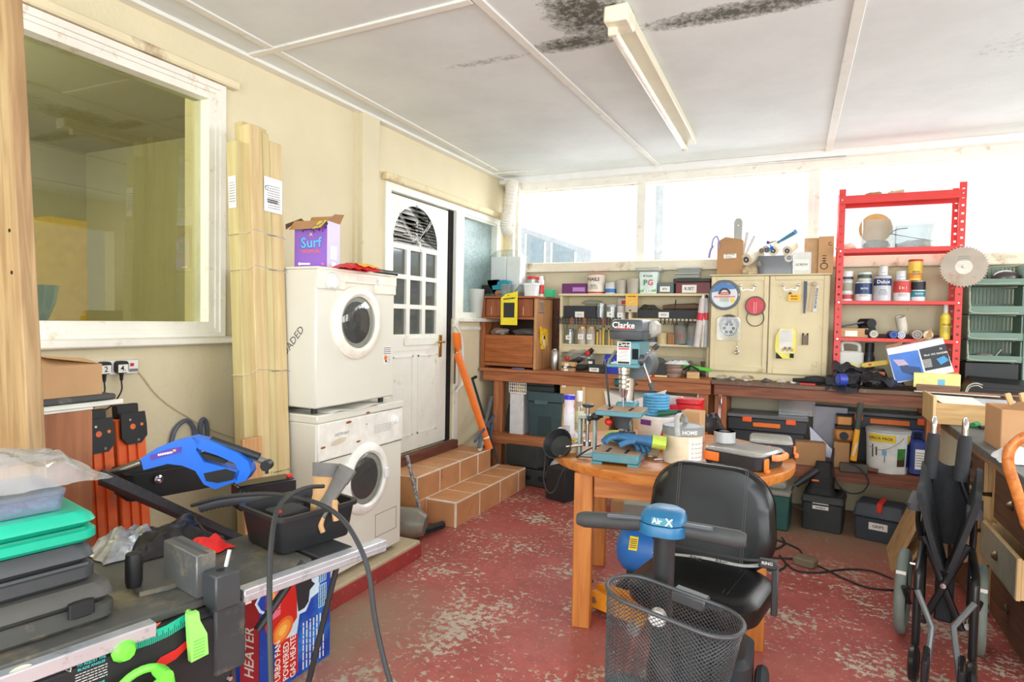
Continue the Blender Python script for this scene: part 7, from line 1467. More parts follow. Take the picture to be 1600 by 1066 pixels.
bottle('spray_can','white and red spray can with a bright blue cap on the round table edge',882,898,617,P(890,690,z=TT).y+.06,TT,mat((226,214,224),.35),mat((52,48,196),.35),mat((230,232,236),.4),None,.92,None,'can',INK,.74,.98)
bottle('clear_bottle','clear bottle with white cap beside the blue capped spray can',899,913,611,P(906,690,z=TT).y+.12,TT,CLEARP,WHITE,mat((216,206,160),.4),None,.55)
t = thing('black_bowl','black round plastic bowl tipped at the left edge of the round table','bowl',P(872,694,z=TT+.055),0,None,58,-20); m = MB(mat((34,36,38),.5,0,.1)); m.lathe([(.02,-.05),(.06,-.038),(.078,0),(.082,.01),(.078,.01),(.058,-.032),(.0,-.045)],(0,0,0),28,True,False); m.done('bowl', t)
m = MB(mat((226,206,160),.7)); m.loft([[(x*k_,y*k_,z) for x,y in circ(.05,14)] for z,k_ in ((0,.8),(.05,1.1),(.06,1.0))]); m.mt(mat((230,190,40),.6,0,.3,90)); m.ball((0,0,.045),.045,.045,.03,12,8,.2,8,2); solo(m,'yellow_net_bag','paper wrap with yellow netting behind the press frame on the table','net',(*P(890,706,z=TT).xy,TT))
crumple('white_rag','white cloth rag behind the black bowl on the round table','rag',mat((226,224,222),.85),*P(888,682,z=TT).xy,TT,.18,.12,.05,5,.03,16)
t = thing('grinder_cable','black cable looping off the left edge of the round table','cable',(0,0,0)); m = MB(CAB); pts = [P(x,y,z=zz) if zz else P(x,y,y=3.02) for x,y,zz in ((948,694,TT+.02),(925,700,TT+.03),(905,712,TT+.012),(888,726,0),(875,745,0),(868,765,0),(858,770,0),(850,752,0),(852,720,0),(853,700,0))]; m.tube(pts,.004,6); m.done('cable', t)
# blue and green gloves: an open pair lying on the base
BG = mat((58,108,150),.85,0,.12,30,.3,90); LG = mat((186,206,84),.85,0,.1,30,.2,90)
q = P(1020,690,z=TT+.11); glove('work_glove','blue palmed green work glove lying on top of the pair on the drill press base',q.x,q.y,TT+.11,(BG,BG,LG),-76,84,1.0)
q = P(968,684,z=TT+.085); glove('work_glove','lower blue and green work glove of the pair on the drill press base',q.x,q.y,TT+.085,(BG,BG,LG),52,88,.92)
t = thing('red_clamp','small red handled clamp in front of the drill press base','clamp',(*P(1000,722,z=TT).xy,TT),20); m = MB(RED); m.sweep([(0,-.03,.014),(.01,.02,.02),(.0,.07,.03)],.012,8); m.done('handle', t); m = MB(STEEL); m.sweep([(.0,.07,.03),(.02,.1,.03)],.007,8); m.done('jaw', t)
m = MB(mat((170,160,130),.6,.2,.2)); m.box(-.03,-.02,0,.03,.02,.05,.004); solo(m,'metal_block','small dull metal block tilted right of the red clamp','block',(*P(1018,714,z=TT).xy,TT+.008),30,None,0,14)
m = MB(STEEL); m.sweep([(-.02,0,.008),(.03,.03,.012)],.006,8); m.torus((.04,.035,.012),.012,.005,14,6); solo(m,'steel_spanner','small steel spanner beside the metal block','spanner',(*P(1028,722,z=TT).xy,TT))
t = thing('red_pliers','small red handled pliers standing between the gloves and the cream tin','pliers',(*P(1032,704,z=TT).xy,TT)); m = MB(RED); m.sweep([(0,0,0),(.0,.01,.05),(.01,.02,.1)],[.012,.014,.01],8); m.sweep([(.02,.0,.0),(.02,.02,.05),(.012,.02,.1)],[.01,.011,.009],8); m.done('handles', t); m = MB(DGREY); m.sweep([(.011,.02,.1),(.012,.025,.13)],[.012,.005],8); m.done('jaws', t)
# white tub, rope, screwdriver
yb_ = P(1025,690,z=TT).y+.13
o = tin('white_bucket','white plastic bucket with purple label behind the paint tin on the round table',995,1062,648,yb_,TT,mat((226,222,216),.4),mat((232,230,226),.4),None,None,None,None,'bucket',plastic=True,lines=0); cx,w_,h = place(995,1062,648,yb_,TT); m = MB(mat((110,50,130),.4)); m.plate(.07,.03,fr(-.045,-w_*.46,h*.75) @ rot(0,-20,0)); m.done('purple_label', o)
zr = TT+h+.001
RP = mat((96,170,214),.8,0,.3,160,.5,200); t = thing('rope_coil','coil of bright blue rope on the white bucket','rope',(P(1025,640,y=yb_).x,yb_,zr)); cx,w2,h2 = place(1003,1046,617,yb_-.03,zr); m = MB(RP)
for r_ in (w2*.44,w2*.34):
    for i in range(7): m.torus((0,0,.008+i*(h2-.014)/6.2),r_,.0085,30,6)
m.done('coil', t)
a1, b1 = P(1027,646,y=yb_-.09), P(1068,643,y=yb_-.05); m = MB(mat((24,92,66),.4)); m.sweep([(0,0,0),(b1-a1)*.5,(b1-a1)*.75],[.015,.017,.011],10); m.mt(BLACK); m.sweep([(b1-a1)*.75,(b1-a1)*1.0],.012,10); solo(m,'screwdriver','dark green handled screwdriver lying on the white bucket lid','screwdriver',(a1.x,a1.y,zr+.018))
yp = P(1068,727,z=TT).y+.08
t = tin('paint_tin','cream paint tin with grey lid and raised handle at the front of the round table',1036,1100,664,yp,TT,mat((222,208,178),.4,0,.02),mat((138,140,140),.4),mat((222,208,178),.4),None,None,None,'tin',lines=0); cx,w_,h = place(1036,1100,664,yp,TT)
m = MB(mat((138,140,140),.4)); m.lathe([(w_*.49,h*.76),(w_*.505,h*.78),(w_*.505,h*.95),(w_*.49,h*.965)],(0,0,0),36,False,False); m.text('HOME',.026,tr(0,0,0) @ rot(0,0,28) @ fr(0,-w_*.507,h*.87),PAPER); m.done('lid_rim', t)
m = MB(mat((238,238,236),.5)); a0 = -60
m.sheet(lambda u,v: (w_*.479*cos(rad(-62+64*u)), w_*.479*sin(rad(-62+64*u)), h*(.12+.58*v)),12,2); m.mt(MGREY); 
for k in range(4): m.sheet(lambda u,v,k=k: (w_*.488*cos(rad(-56+46*u)), w_*.488*sin(rad(-56+46*u)), h*(.2+.12*k+.012*v)),8,1)
m.mt(mat((120,80,150))); m.sheet(lambda u,v: (w_*.484*cos(rad(-2+10*u)), w_*.484*sin(rad(-2+10*u)), h*(.12+.58*v)),3,1); m.done('paper_label', t)
m = MB(mat((176,178,178),.5)); m.tube([(-.006,-w_*.515,h*.78),(-.012,-w_*.5,h*.98),(-.02,-w_*.3,h*1.2),(-.018,0,h*1.3),(-.008,w_*.3,h*1.18),(0,w_*.5,h*.85)],.013,8,6,.22); m.done('handle', t)
# organiser boxes with clear lids and orange latches
BKP = mat((44,48,54),.45,0,.1,14); ORL = mat((248,130,50),.45,0,.05)
def organ(label, pa, pb, dep, h, zz, rz=None, grp=None):
    a1, b1 = P(*pa,z=zz), P(*pb,z=zz); v = b1-a1; W = v.length; RZ_ = math.degrees(math.atan2(v.y,v.x)); t = thing('parts_organiser',label,'organiser',a1,RZ_,grp)
    m = MB(BKP); m.at(tr(W/2,dep/2,0)); m.rbox((0,0,0),W,dep,h*.78,.035,.006,1.03); m.done('base', t)
    m = MB(glass((226,226,222),.08,.12,.3,'clear_lid')); m.at(tr(W/2,dep/2,h*.785)); m.rbox((0,0,0),W*1.05,dep*1.04,h*.2,.035,.006,.97); m.done('lid', t)
    return t, W
t, W = organ('black parts organiser with clear lid and orange latches in front on the round table',(1098,722),(1186,740),.26,.085,TT)
m = MB(ORL); m.box(.01,-.016,.02,.09,-.002,.062,.003); m.done('latch', t); m = MB(ORL); m.box(W+.004,.03,.005,W+.014,.07,.06,.003); m.box(W+.012,.02,.0,W+.03,.05,.015,.003); m.done('latch', t); m = MB(mat((250,150,90),.45)); m.tube([(W+.01,.1,.06),(W+.035,.12,.06),(W+.035,.2,.06),(W+.01,.22,.06)],.010,8,6,1.6); m.done('handle', t)
q = P(1132,690,z=TT+.088)
m = MB(mat((188,190,190),.35,.3,.05)); m.lathe([(.028,0),(.052,0),(.052,.055),(.028,.055)],(0,0,0),32,False,False); m.loft([[(r_*cos(2*pi*k_/32),r_*sin(2*pi*k_/32),z) for k_ in range(32)] for r_,z in ((.028,0),(.052,0))],False,False); m.loft([[(r_*cos(2*pi*k_/32),r_*sin(2*pi*k_/32),z) for k_ in range(32)] for r_,z in ((.052,.055),(.028,.055))],False,False); solo(m,'tape_roll','silver grey roll of duct tape on the front organiser lid','tape',(q.x,q.y,TT+.0865))
t, W = organ('black parts organiser with clear lid at the right back of the round table',(1172,712),(1238,718),.24,.085,TT)
m = MB(ORL); m.tube([(.02,-.012,.045),(.02,-.03,.045),(.09,-.03,.05),(.09,-.012,.05)],.009,8,6,1.6); m.done('handle', t); m = MB(ORL); m.box(W+.005,.02,.02,W+.016,.06,.06,.003); m.box(W+.01,.01,.005,W+.03,.05,.025,.003); m.done('latch', t)
m = MB(mat((170,164,148),.6)); m.lathe([(.032,0),(.036,.004),(.034,.008),(.001,.008)],(0,0,0),20); solo(m,'tin_lid','small grey round lid on the table beside the front organiser','lid',(*P(1123,727,z=TT).xy,TT))
crumple('black_plastic_bag','crumpled black plastic bag at the back of the round table','bag',mat((36,36,38),.2,0,.3,10,.3,25),*P(1106,672,z=TT).xy,TT,.2,.18,.1,11,.05,13)
boxy('cardboard_block','small plain cardboard box at the back of the round table behind the tin',1064,1095,643,3.62,TT,.1,CARD,-8,None,'box')
t = thing('red_biscuit_tub','red snack tub with script lettering at the back of the round table','tub',(*P(1075,668,z=TT).xy,TT)); t.location.y = 3.83; cx,w_,h = place(1060,1098,622,3.83,TT); t.location.x = cx; m = MB(mat((206,24,30),.35)); m.rbox((0,0,0),w_,w_*.8,h*.86,.03,.004,1.06); m.plate(w_*.7,h*.3,fr(0,-w_*.42,h*.5),mat((236,190,110))); m.text('Biscuits',w_*.17,fr(0,-w_*.425,h*.52),mat((150,30,20))); m.done('tub', t); m = MB(mat((190,20,26),.35)); m.rbox((0,0,h*.865),w_*1.1,w_*.9,h*.13,.03,.003); m.done('lid', t)
q = P(1054,680,z=TT); q.y = 3.78; q.x = P(1054,640,y=3.78).x; m = MB(mat((226,40,60),.35)); m.at(rot(0,0,-10)); m.box(-.04,0,0,.04,.05,.19,.008); m.mt(PAPER); m.box(-.075,.052,.0,.03,.058,.24); m.lines(.08,.06,6,fr(-.02,.0512,.21),mat((206,120,120)),.3,3); solo(m,'red_packet','bright red packet with a white leaflet right of the rope coil','packet',(q.x,q.y,TT))

# ---- behind the table, on the lower shelf of the left bench
t = thing('storage_box','cardboard box heaped with white papers under the left bench behind the drill press','box',(P(990,650,y=5.22).x,5.22,SZ)); h_ = P(985,625,y=5.22).z-SZ; m = MB(BOXM); m.box(-.13,0,0,.26,.3,h_,.003); m.done('body', t)
m = MB(PAPER); m.add([(-.26,-.02,h_+.06),(.0,-.04,h_+.0),(.28,-.03,h_+.11),(.30,.2,h_+.13),(-.22,.2,h_+.09)],[(0,1,2,3,4)]); m.add([(-.26,-.02,h_+.06),(.0,-.04,h_+.0),(.0,-.03,h_-.1),(-.24,-.01,h_-.06)],[(3,2,1,0)]); m.add([(.0,-.04,h_+.0),(.28,-.03,h_+.11),(.24,-.02,h_+.0),(.0,-.03,h_-.1)],[(3,2,1,0)]); m.done('papers', t)
t = thing('green_drill','dark teal electric drill lying on the papers behind the drill press column','drill',(P(975,606,y=5.2).x,5.22,SZ+h_+.14)); m = MB(mat((40,104,108),.45)); m.sweep([(-.08,0,0),(-.03,0,.005),(.06,0,.005),(.1,0,0)],[.04,.045,.042,.03],12); m.mt(mat((40,44,46))); m.sweep([(.1,0,0),(.15,0,-.005)],[.024,.016],10); m.done('body', t); m = MB(ORANGE); m.box(-.02,-.052,-.02,.01,-.04,.01,.002); m.done('button', t); m = MB(STEEL); m.cyl((.15,0,-.005),(.27,0,-.03),.004,.003,6); m.done('bit', t)
# tools hung on the bench legs
for px,l_,ww in ((1091,'silver shears hanging on the right leg of the left bench','s'),(1125,'steel strip tool hanging on the left leg of the darker bench','t')):
    q = P(px,616,y=5.175); m = MB(CHROME); 
    if ww == 's': m.sweep([(0,0,0),(-.006,0,-.08),(.0,0,-.16)],[.006,.014,.02],8,True,.4); m.sweep([(.0,0,-.1),(.04,0,-.16),(.06,-.0,-.21)],[.008,.014,.01],8,True,.4); m.sweep([(.0,0,-.12),(-.03,0,-.17),(-.03,-.0,-.22)],[.008,.014,.01],8,True,.4); nm = 'shears'
    else: m.box(-.014,-.004,-.2,.014,.004,0,.003); m.mt(mat((206,70,60))); m.tube([(.016,0,-.03),(.03,0,-.08),(.026,0,-.15)],.003,6); nm = 'steel_strip'
    solo(m,nm,l_,nm.replace('_',' '),(q.x,5.185,q.z))

# ---- below the table
t = thing('air_compressor','blue air compressor tank with yellow label under the round table','compressor',(*P(1010,905,z=.14).xy,.0)); BLC = mat((44,112,190),.35,0,.05); 
zc = .30; xx0 = LP(t,966,860,y=0).x; xx1 = xx0+.5
m = MB(BLC); pr = [(.0,0),(.08,.012),(.12,.05),(.128,.09),(.128,.4),(.12,.44),(.08,.475),(.0,.49)]; m.lathe(pr[1:-1],(0,0,0),28); m.v = [Vector((xx0+v.z, v.x, zc+v.y)) for v in m.v]; m.done('tank', t)
m = MB(YEL); m.plate(.045,.07,tr(xx0+.11,-.115,zc+.06) @ rot(62)); m.lines(.035,.05,5,tr(xx0+.11,-.1165,zc+.0605) @ rot(62),INK,.4,3); m.done('label', t); m = MB(YEL); m.plate(.04,.06,tr(xx0+.4,-.1155,zc+.06) @ rot(62)); m.done('label', t); m = MB(); m.poly([(-.07,-.03),(.07,-.01),(.07,.04),(0,.03)],tr(xx0+.28,-.117,zc+.06) @ rot(62),mat((220,232,240))); m.poly([(-.06,-.035),(.06,-.02),(.06,-.005),(-.06,-.02)],tr(xx0+.28,-.1175,zc+.06) @ rot(62),RED); m.done('label', t)
for s_ in (.08,.4): m = MB(BLACK); m.cyl((xx0+s_,-.10,.075),(xx0+s_,-.06,.075),.075,.075,20); m.done('wheel', t); m = MB(BLACK); m.box(xx0+s_-.015,-.07,.075,xx0+s_+.015,.07,zc-.1); m.done('bracket', t)
m = MB(mat((180,176,160),.4,.5)); m.torus((xx0+.14,-.05,zc+.145),.035,.006,20,6,rot(70)); m.cyl((xx0+.14,-.03,zc+.1),(xx0+.14,-.04,zc+.14),.008); m.done('gauge', t)
jq = P(915,925,z=.06); t = thing('trolley_jack','orange yellow trolley jack with small castors under the round table','jack',(jq.x,jq.y,0),-24)
YJ = mat((232,150,36),.45,0,.1,14); m = MB(YJ); 
for y in (-.06,.06): m.at(tr(0,y-.006,0) @ FRONT); m.prism([(-.0,.04),(.06,.035),(.42,.05),(.44,.10),(.3,.135),(.12,.12),(.03,.10)],.012,-.012)
m.at(); m.box(.04,-.055,.06,.4,.055,.08); m.done('side_plates', t)
for x,r_ in ((.03,.03),(.38,.035)):
    for y in (-.075,.075): m = MB(mat((190,186,180),.4,.5)); m.cyl((x,y-.012,r_),(x,y+.012,r_),r_,r_,16); m.done('castor', t)
m = MB(STEEL); 
for x in (.06,.12): m.cyl((x,-.075,.08),(x,-.066,.08),.016,.016,8)
m.done('bolt', t); m = MB(BLACK); m.sweep([(.02,.02,.11),(-.02,.03,.16),(-.03,.035,.2)],.014,8); m.done('handle_socket', t); m = MB(PAPER); m.plate(.12,.05,up(.25,0,.0815)); m.lines(.1,.02,2,up(.25,0,.082),INK,.6,3); m.done('label', t)
boxy('floor_carton','cardboard box on the floor behind the table legs',955,1010,785,4.55,.001,.3,CARD2,6,None,'box')
boxy('grey_parts_tray','grey plastic tray on the floor behind the scooter seat',975,1030,790,4.1,.001,.25,mat((150,150,140),.6),12,None,'tray')

# ================================================================== mobility scooter
t = sc_ = thing('mobility_scooter','mobility scooter with black seat, blue tiller head and black mesh basket','mobility scooter',(2.46,2.05,0),0)
def V(px, py, y): return LP(sc_,px,py,y=y)
LEA = mat((13,13,14),.3,0,.1,6,0,140,'black_vinyl',None,5,.5,1.,.4); 
# seat: loft of rounded sections; axes rotated a little
sm = V(1095,925,.2)
SXA, SXB = V(985,905,.14).x, V(1203,935,.14).x; sw = SXB-SXA; sxc = (SXA+SXB)/2; zS = .56
ST = tr(sxc+.0,.23,zS) @ rot(0,0,-10)
m = MB(LEA); m.at(ST)
def sl(k, z, kd=None): return [(x*k, y*(kd or k), z) for x, y in rr(sw*.98,.42,.12,7)]
m.loft([sl(.9,-.05),sl(.98,-.035),sl(1.0,-.005),sl(.985,.02),sl(.9,.034),sl(.75,.043),sl(.5,.049),sl(.2,.051)]); st = m.done('seat', t)
m = MB(BLACK); m.at(ST); 
for x in (-.11,-.095,.11,.125): m.box(x-.0015,-.12,.03,x+.0015,.12,.0485)
m.done('stitching', st)
# backrest
bw0 = V(1010,800,.42).x; bw1 = V(1211,800,.42).x; bzt = V(1100,728,.44).z; BT = tr((bw0+bw1)/2,.42,zS-.02) @ rot(-9,0,-8)
m = MB(LEA); m.at(BT @ FRONT); hb = (bzt-zS+.02)*1.02; wb = bw1-bw0
def bl(k, d): return [(x*k*(1+.04*(y<0)), hb*.52+y*k, d) for x, y in rr(wb,hb*.96,.15,8)]
m.loft([bl(.9,-.035),bl(.98,-.02),bl(1,.0),bl(.98,.02),bl(.92,.034),bl(.75,.038),bl(.4,.034)]); bk = m.done('backrest', t)
m = MB(mat((14,14,15),.4)); m.at(BT @ FRONT); m.loft([[(x*1.0,hb*.52+y,z) for x,y in rr(wb*1.005,hb*.965,.15,8)] for z in (-.004,.004)],False,False); m.mt(mat((70,70,72),.5))
for x in (-.125,-.117,.13,.138): m.box(x-.001,hb*.1,.0355,x+.001,hb*.97,.0385)
m.done('piping', bk)
m = MB(BLACK); m.box(sxc-.12,.2,.30,sxc+.12,.36,zS-.05,.01); m.cyl((sxc,.26,.14),(sxc,.26,.32),.04,.04,14); m.done('seat_post', t)
# seat belt with repeated lettering
BELT = mat((40,40,42),.6); LETT = mat((206,206,204),.6)
p0, p1, p2, p3 = V(1052,852,.18), V(1100,862,.12), V(1160,874,.10), V(1204,876,.16)
m = MB(BELT); m.sweep(spline([p0,p1,p2,p3],6),.013,6,True,.2); m.done('belt_strap', t)
m = MB(mat((150,150,148),.6)); m.sweep(spline([V(1050,866,.1),V(1100,872,.06),V(1160,884,.05),V(1200,882,.1)],6),.014,6,True,.2)
for px,py in ((1088,868),(1128,874)): q = V(px,py+3,.05); m.text('RING',.016,tr(q.x,.038,q.z) @ FRONT @ rot(0,0,-8),INK)
m.done('belt_strap', t)
m = MB(BELT); q = V(1196,880,.08); m.box(q.x-.02,.06,q.z-.012,q.x+.035,.085,q.z+.016,.004); m.text('RING',.014,fr(q.x+.006,.0595,q.z+.006),LETT); m.mt(BELT); m.box(q.x+.02,.06,q.z-.16,q.x+.04,.10,q.z-.012,.004); m.done('belt_buckle', t)
# tiller
BLT = mat((30,100,142),.4,0,.05,6,.05,60); yT = -.34
hq = V(1037,815,yT); hw = V(1072,815,yT).x-V(1001,815,yT).x; hh_ = .75*(V(1037,787,yT).z-V(1037,840,yT).z)
m = MB(BLT); m.at(tr(hq.x,yT,hq.z-.0)); 
def tl(k, z, sh=0): return [(x*k, y*k+sh, z) for x, y in rr(hw,.105,.045,6)]
m.loft([tl(.75,-hh_*.5,.02),tl(1.02,-hh_*.42),tl(1.04,-hh_*.05),tl(1.0,.0)]); m.loft([tl(1.0,.003),tl(.98,hh_*.25,.0),tl(.88,hh_*.42,.01),tl(.6,hh_*.52,.015)]); hd = m.done('tiller_head', t)
m = MB(mat((36,120,140),.3)); m.plate(hw*.45,hh_*.3,tr(hq.x+hw*.05,yT-.054,hq.z+hh_*.2) @ rot(84)); m.text('Air',.02,tr(hq.x-hw*.06,yT-.055,hq.z+hh_*.21) @ rot(84),PAPER); m.text('X',.028,tr(hq.x+hw*.2,yT-.055,hq.z+hh_*.21) @ rot(84),PAPER); m.done('badge', hd)
GRIP = mat((58,60,60),.65,0,.1,40)
gl, gr_ = V(903,811,yT), V(1166,845,yT)
for e_,s_ in ((gl,-1),(gr_,1)):
    b_ = Vector((hq.x+s_*hw*.42,yT,hq.z-.012)); m = MB(GRIP); m.sweep([b_,b_.lerp(e_,.3),b_.lerp(e_,.9),e_],[.022,.023,.023,.017],14); g_ = m.done('hand_grip', t)
    m = MB(mat((80,86,92),.4)); m.sweep([b_+Vector((0,-.02,.018)),b_.lerp(e_,.5)+Vector((0,-.028,.022))],.009,8,True,.7); m.done('thumb_lever', g_)
m = MB(mat((40,42,44),.4)); a_ = Vector((hq.x-.0,yT+.02,hq.z-.04)); b_ = V(1030,1060,-.30); m.sweep([a_,b_],.03,14); ft = Vector((b_.x,-.20,.16)); m.sweep([b_,ft],.03,14); m.done('tiller_column', t)
# base
m = MB(mat((40,44,48),.5)); m.rbox((sxc-.02,.05,.07),.36,.75,.05,.05,.01); m.rbox((sxc,.42,.10),.34,.3,.18,.06,.02); m.done('floor_pan', t)
m = MB(mat((120,146,156),.45)); m.rbox((V(1140,1060,-.1).x,-.03,.06),.14,.5,.16,.05,.02); m.done('side_cover', t)
for x,y in ((-.2,.48),(.2,.48),(-.16,-.3),(.18,-.25)):
    m = MB(mat((44,46,48),.8)); m.torus((sxc+x,y,.095),.07,.025,22,8,rot(0,90,0)); w_ = m.done('wheel', t); m = MB(LGREY); m.cyl((sxc+x-.02,y,.095),(sxc+x+.02,y,.095),.05,.05,14); m.done('hub', w_)
# mesh basket
BX = V(1049,940,-.5); bw_ = .345; 
BM = mat((66,68,70),.45,.2,.1); BTM = tr(BX.x,-.48,BX.z-.015) @ rot(0,6,-9)
def bp_(s_, z):  # point on basket side, s_ in 0..1 around, z 0 rim .. -1 floor
    k_ = 1+.16*z; n_ = len(LOOP); f_ = (s_ % 1)*n_; i = int(f_); a_ = LOOP[i % n_]; b_ = LOOP[(i+1) % n_]; u = f_-i
    return Vector(((a_[0]+(b_[0]-a_[0])*u)*k_, (a_[1]+(b_[1]-a_[1])*u)*k_, z*.27))
R0 = rr(bw_,.165,.078,8); per = []; L_ = 0
for i in range(len(R0)): per.append(L_); L_ += math.dist(R0[i], R0[(i+1) % len(R0)])
LOOP = []
for k_ in range(96):
    d_ = L_*k_/96; i = max(j for j in range(len(R0)) if per[j] <= d_+1e-9); a_, b_ = R0[i], R0[(i+1) % len(R0)]; u = (d_-per[i])/max(1e-9, math.dist(a_, b_)); LOOP.append((a_[0]+(b_[0]-a_[0])*u, a_[1]+(b_[1]-a_[1])*u))
m = MB(BM); m.at(BTM); NW = 66; turn = .27/L_*1.25
for sgn in (1,-1):
    for i in range(NW): m.sweep([bp_(i/NW+sgn*turn*j/11+5, -j/11) for j in range(12)],.00095,4,False)
m.done('mesh', t)
m = MB(BM); m.at(BTM); r_ = [bp_(i/64,0) for i in range(65)]; m.sweep(r_,.0055,8,False); m.done('rim', t)
m = MB(BM); m.at(BTM); m.loft([[tuple(bp_(i/40,-1)*1+Vector((0,0,.0))) for i in range(40)],[tuple(bp_(i/40,-1)+Vector((0,0,.003))) for i in range(40)]]); m.done('basket_floor', t)
m = MB(BM); m.at(BTM); m.box(-.03,.07,-.03,.06,.12,.0,.004); m.box(-.06,.085,-.02,.1,.1,-.008,.003); m.done('basket_clip', t)
q = V(1034,950,-.37); m = MB(mat((196,190,180),.3,.3)); m.lathe([(.012,0),(.022,.01),(.024,.03),(.02,.034)],(0,0,0),18); m.mt(WHITE); m.lathe([(.02,.034),(.001,.038)],(0,0,0),18); m.v = [tr(q.x,-.40,q.z) @ rot(100) @ v for v in m.v]; m.done('headlamp', t)

# ================================================================== folded wheelchair
t = wc = thing('wheelchair','folded black wheelchair with grey tyres standing by the right hand bench','wheelchair',(3.41,3.53,0),-12)
def Wp(px, py, y): return LP(wc,px,py,y=y)
TYR = mat((122,134,126),.7,0,.06); BKT = mat((30,32,34),.35,.1,.1); R_ = .205
for s_,px in ((-1,1410),(1,1531)):
    x = Wp(px,950 if s_ < 0 else 985,0).x; m = MB(TYR); m.torus((x,0,R_),R_-.024,.024,40,10,rot(0,90,0)); 
    m.mt(mat((206,206,200),.6)); 
    w_ = m.done('rear_wheel', t); m = MB(BKT); m.torus((x,0,R_),R_-.055,.008,32,6,rot(0,90,0)); 
    for i in range(8): a_ = pi/4*i; m.cyl((x,0,R_),(x,(R_-.055)*cos(a_),R_+(R_-.055)*sin(a_)),.004,.004,5)
    m.cyl((x-.03,0,R_),(x+.03,0,R_),.03,.03,14); m.done('spokes', w_); m = MB(PAPER); m.at(tr(x,0,R_) @ rot(-42,0,0)); m.box(-.02,-R_-.0012,-.008,.02,-R_+.004,.008); m.done('tyre_mark', w_)
for s_,pa,pb,pc in ((-1,(1461,655),(1457,690),(1442,900)),(1,(1498,657),(1505,700),(1517,900))):
    yb_ = .0; a_, c_ = Wp(*pb,yb_), Wp(*pc,yb_); top = Wp(*pa,yb_)
    m = MB(BKT); lo = Vector((c_.x,.0,.10)); m.sweep(spline([Vector((a_.x+(.0),0,a_.z-.16)),Vector((c_.x,0,.62)),Vector((c_.x,.0,.42)),lo],6),.014,10); m.done('back_post', t)
    m = MB(CHROME); m.tube([Vector((a_.x,.02,a_.z-.19)),Vector((a_.x,.02,a_.z)),Vector((a_.x+.004,.0,top.z)),Vector((a_.x+.008,-.05,top.z-.01)),Vector((a_.x+.008,-.06,top.z-.06))],.0115,10); h_ = m.done('push_handle', t)
    m = MB(mat((44,46,50),.8,0,.15,60)); m.sweep([(a_.x+.008,-.06,top.z-.06),(a_.x+.006,-.063,top.z-.1),(a_.x-.004,-.06,top.z-.27)],[.024,.028,.028],12); m.done('grip', h_)
    m = MB(mat((70,72,76),.6)); e_ = Wp(1434 if s_ < 0 else 1524,775 if s_ < 0 else 788,-.12); m.at(tr(e_.x,-.12,e_.z-.05)); m.rbox((0,0,0),.06,.28,.055,.02,.012); m.done('armrest', t)
    m = MB(BKT); m.tube([(e_.x,-.02,e_.z-.05),(e_.x+(-.0),-.02,.55),(c_.x,-.04,.45)],.011,8); m.done('armrest_post', t)
    # front frame down to the castor
    f_ = Wp(1430 if s_ < 0 else 1520,1010,-.42); m = MB(BKT); m.tube([(c_.x,-.05,.48),(f_.x,-.36,.46),(f_.x,-.42,.40),(f_.x,-.43,.14)],.016,10); m.done('front_frame', t)
    m = MB(BKT); m.torus((f_.x,-.47,.075),.055,.02,22,8,rot(0,90,0)); w_ = m.done('castor', t); m = MB(CHROME); m.cyl((f_.x,-.43,.14),(f_.x,-.45,.08),.012,.01,8); m.done('fork', w_)
    g_ = Wp(1456 if s_ < 0 else 1490,980,-.5); g2 = Wp(1446 if s_ < 0 else 1502,1062,-.55); m = MB(mat((110,116,118),.4,.4)); m.sweep([(f_.x,-.44,.38),(g_.x,-.5,g_.z),(g2.x,-.56,.07)],.012,8); fh = m.done('footrest_hanger', t); m = MB(BKT); m.box(g2.x-.012,-.68,.05,g2.x+.012,-.52,.19,.006); m.done('footplate', fh)
    b_ = Wp(1412 if s_ < 0 else 1532,925 if s_ < 0 else 950,-.2); m = MB(BKT); m.sweep([(b_.x,-.22,b_.z+.03),(b_.x+s_*-.02,-.16,b_.z-.06)],.011,8); m.mt(CHROME); m.sweep([(b_.x+s_*-.02,-.16,b_.z-.06),(c_.x,-.1,b_.z-.1)],.007,8); m.cyl((c_.x,-.12,b_.z-.11),(c_.x,-.17,b_.z-.11),.016,.016,10); m.done('brake', t)
    m = MB(CHROME); u_ = Wp(1420 if s_ < 0 else 1528,880 if s_ < 0 else 905,-.02); m.cyl((u_.x,-.02,u_.z),(c_.x,-.02,u_.z),.007,.007,8); m.done('cross_pin', t)
xa, xb = Wp(1440,860,0).x, Wp(1517,860,0).x
for p_,q_ in (((xa+.01,-.1,.52),(xb-.02,-.1,.12)),((xb-.01,-.115,.52),(xa+.02,-.115,.12))): m = MB(BKT); m.sweep([p_,q_],.016,8,True,.7); m.done('cross_brace', t)
m = MB(CHROME); xm = (xa+xb)/2; m.cyl((xm,-.13,.32),(xm,-.145,.32),.013,.012,12); m.done('pivot_bolt', t)
FB = mat((36,38,42),.75,0,.2,30,.15,70)
m = MB(FB)
for s_ in (-1,1): m.sheet(lambda u,v,s_=s_: (xm+s_*(.105-.09*u-.0*v), -.02-.3*v-.03*sin(3*u), .86-.1*v-.46*u*(1-.3*v)+.016*sin(9*v)),12,8,.022)
m.done('folded_seat', t)
m = MB(FB); m.sheet(lambda u,v: (xa+.02+(xb-xa-.04)*u, .0+.05*sin(pi*u), .52+.38*v-.06*sin(pi*u)),10,6,.006); m.done('back_sling', t)
m = MB(FB); m.box(xm-.035,-.06,.12,xm+.04,-.03,.42,.01); m.done('seat_band', t)

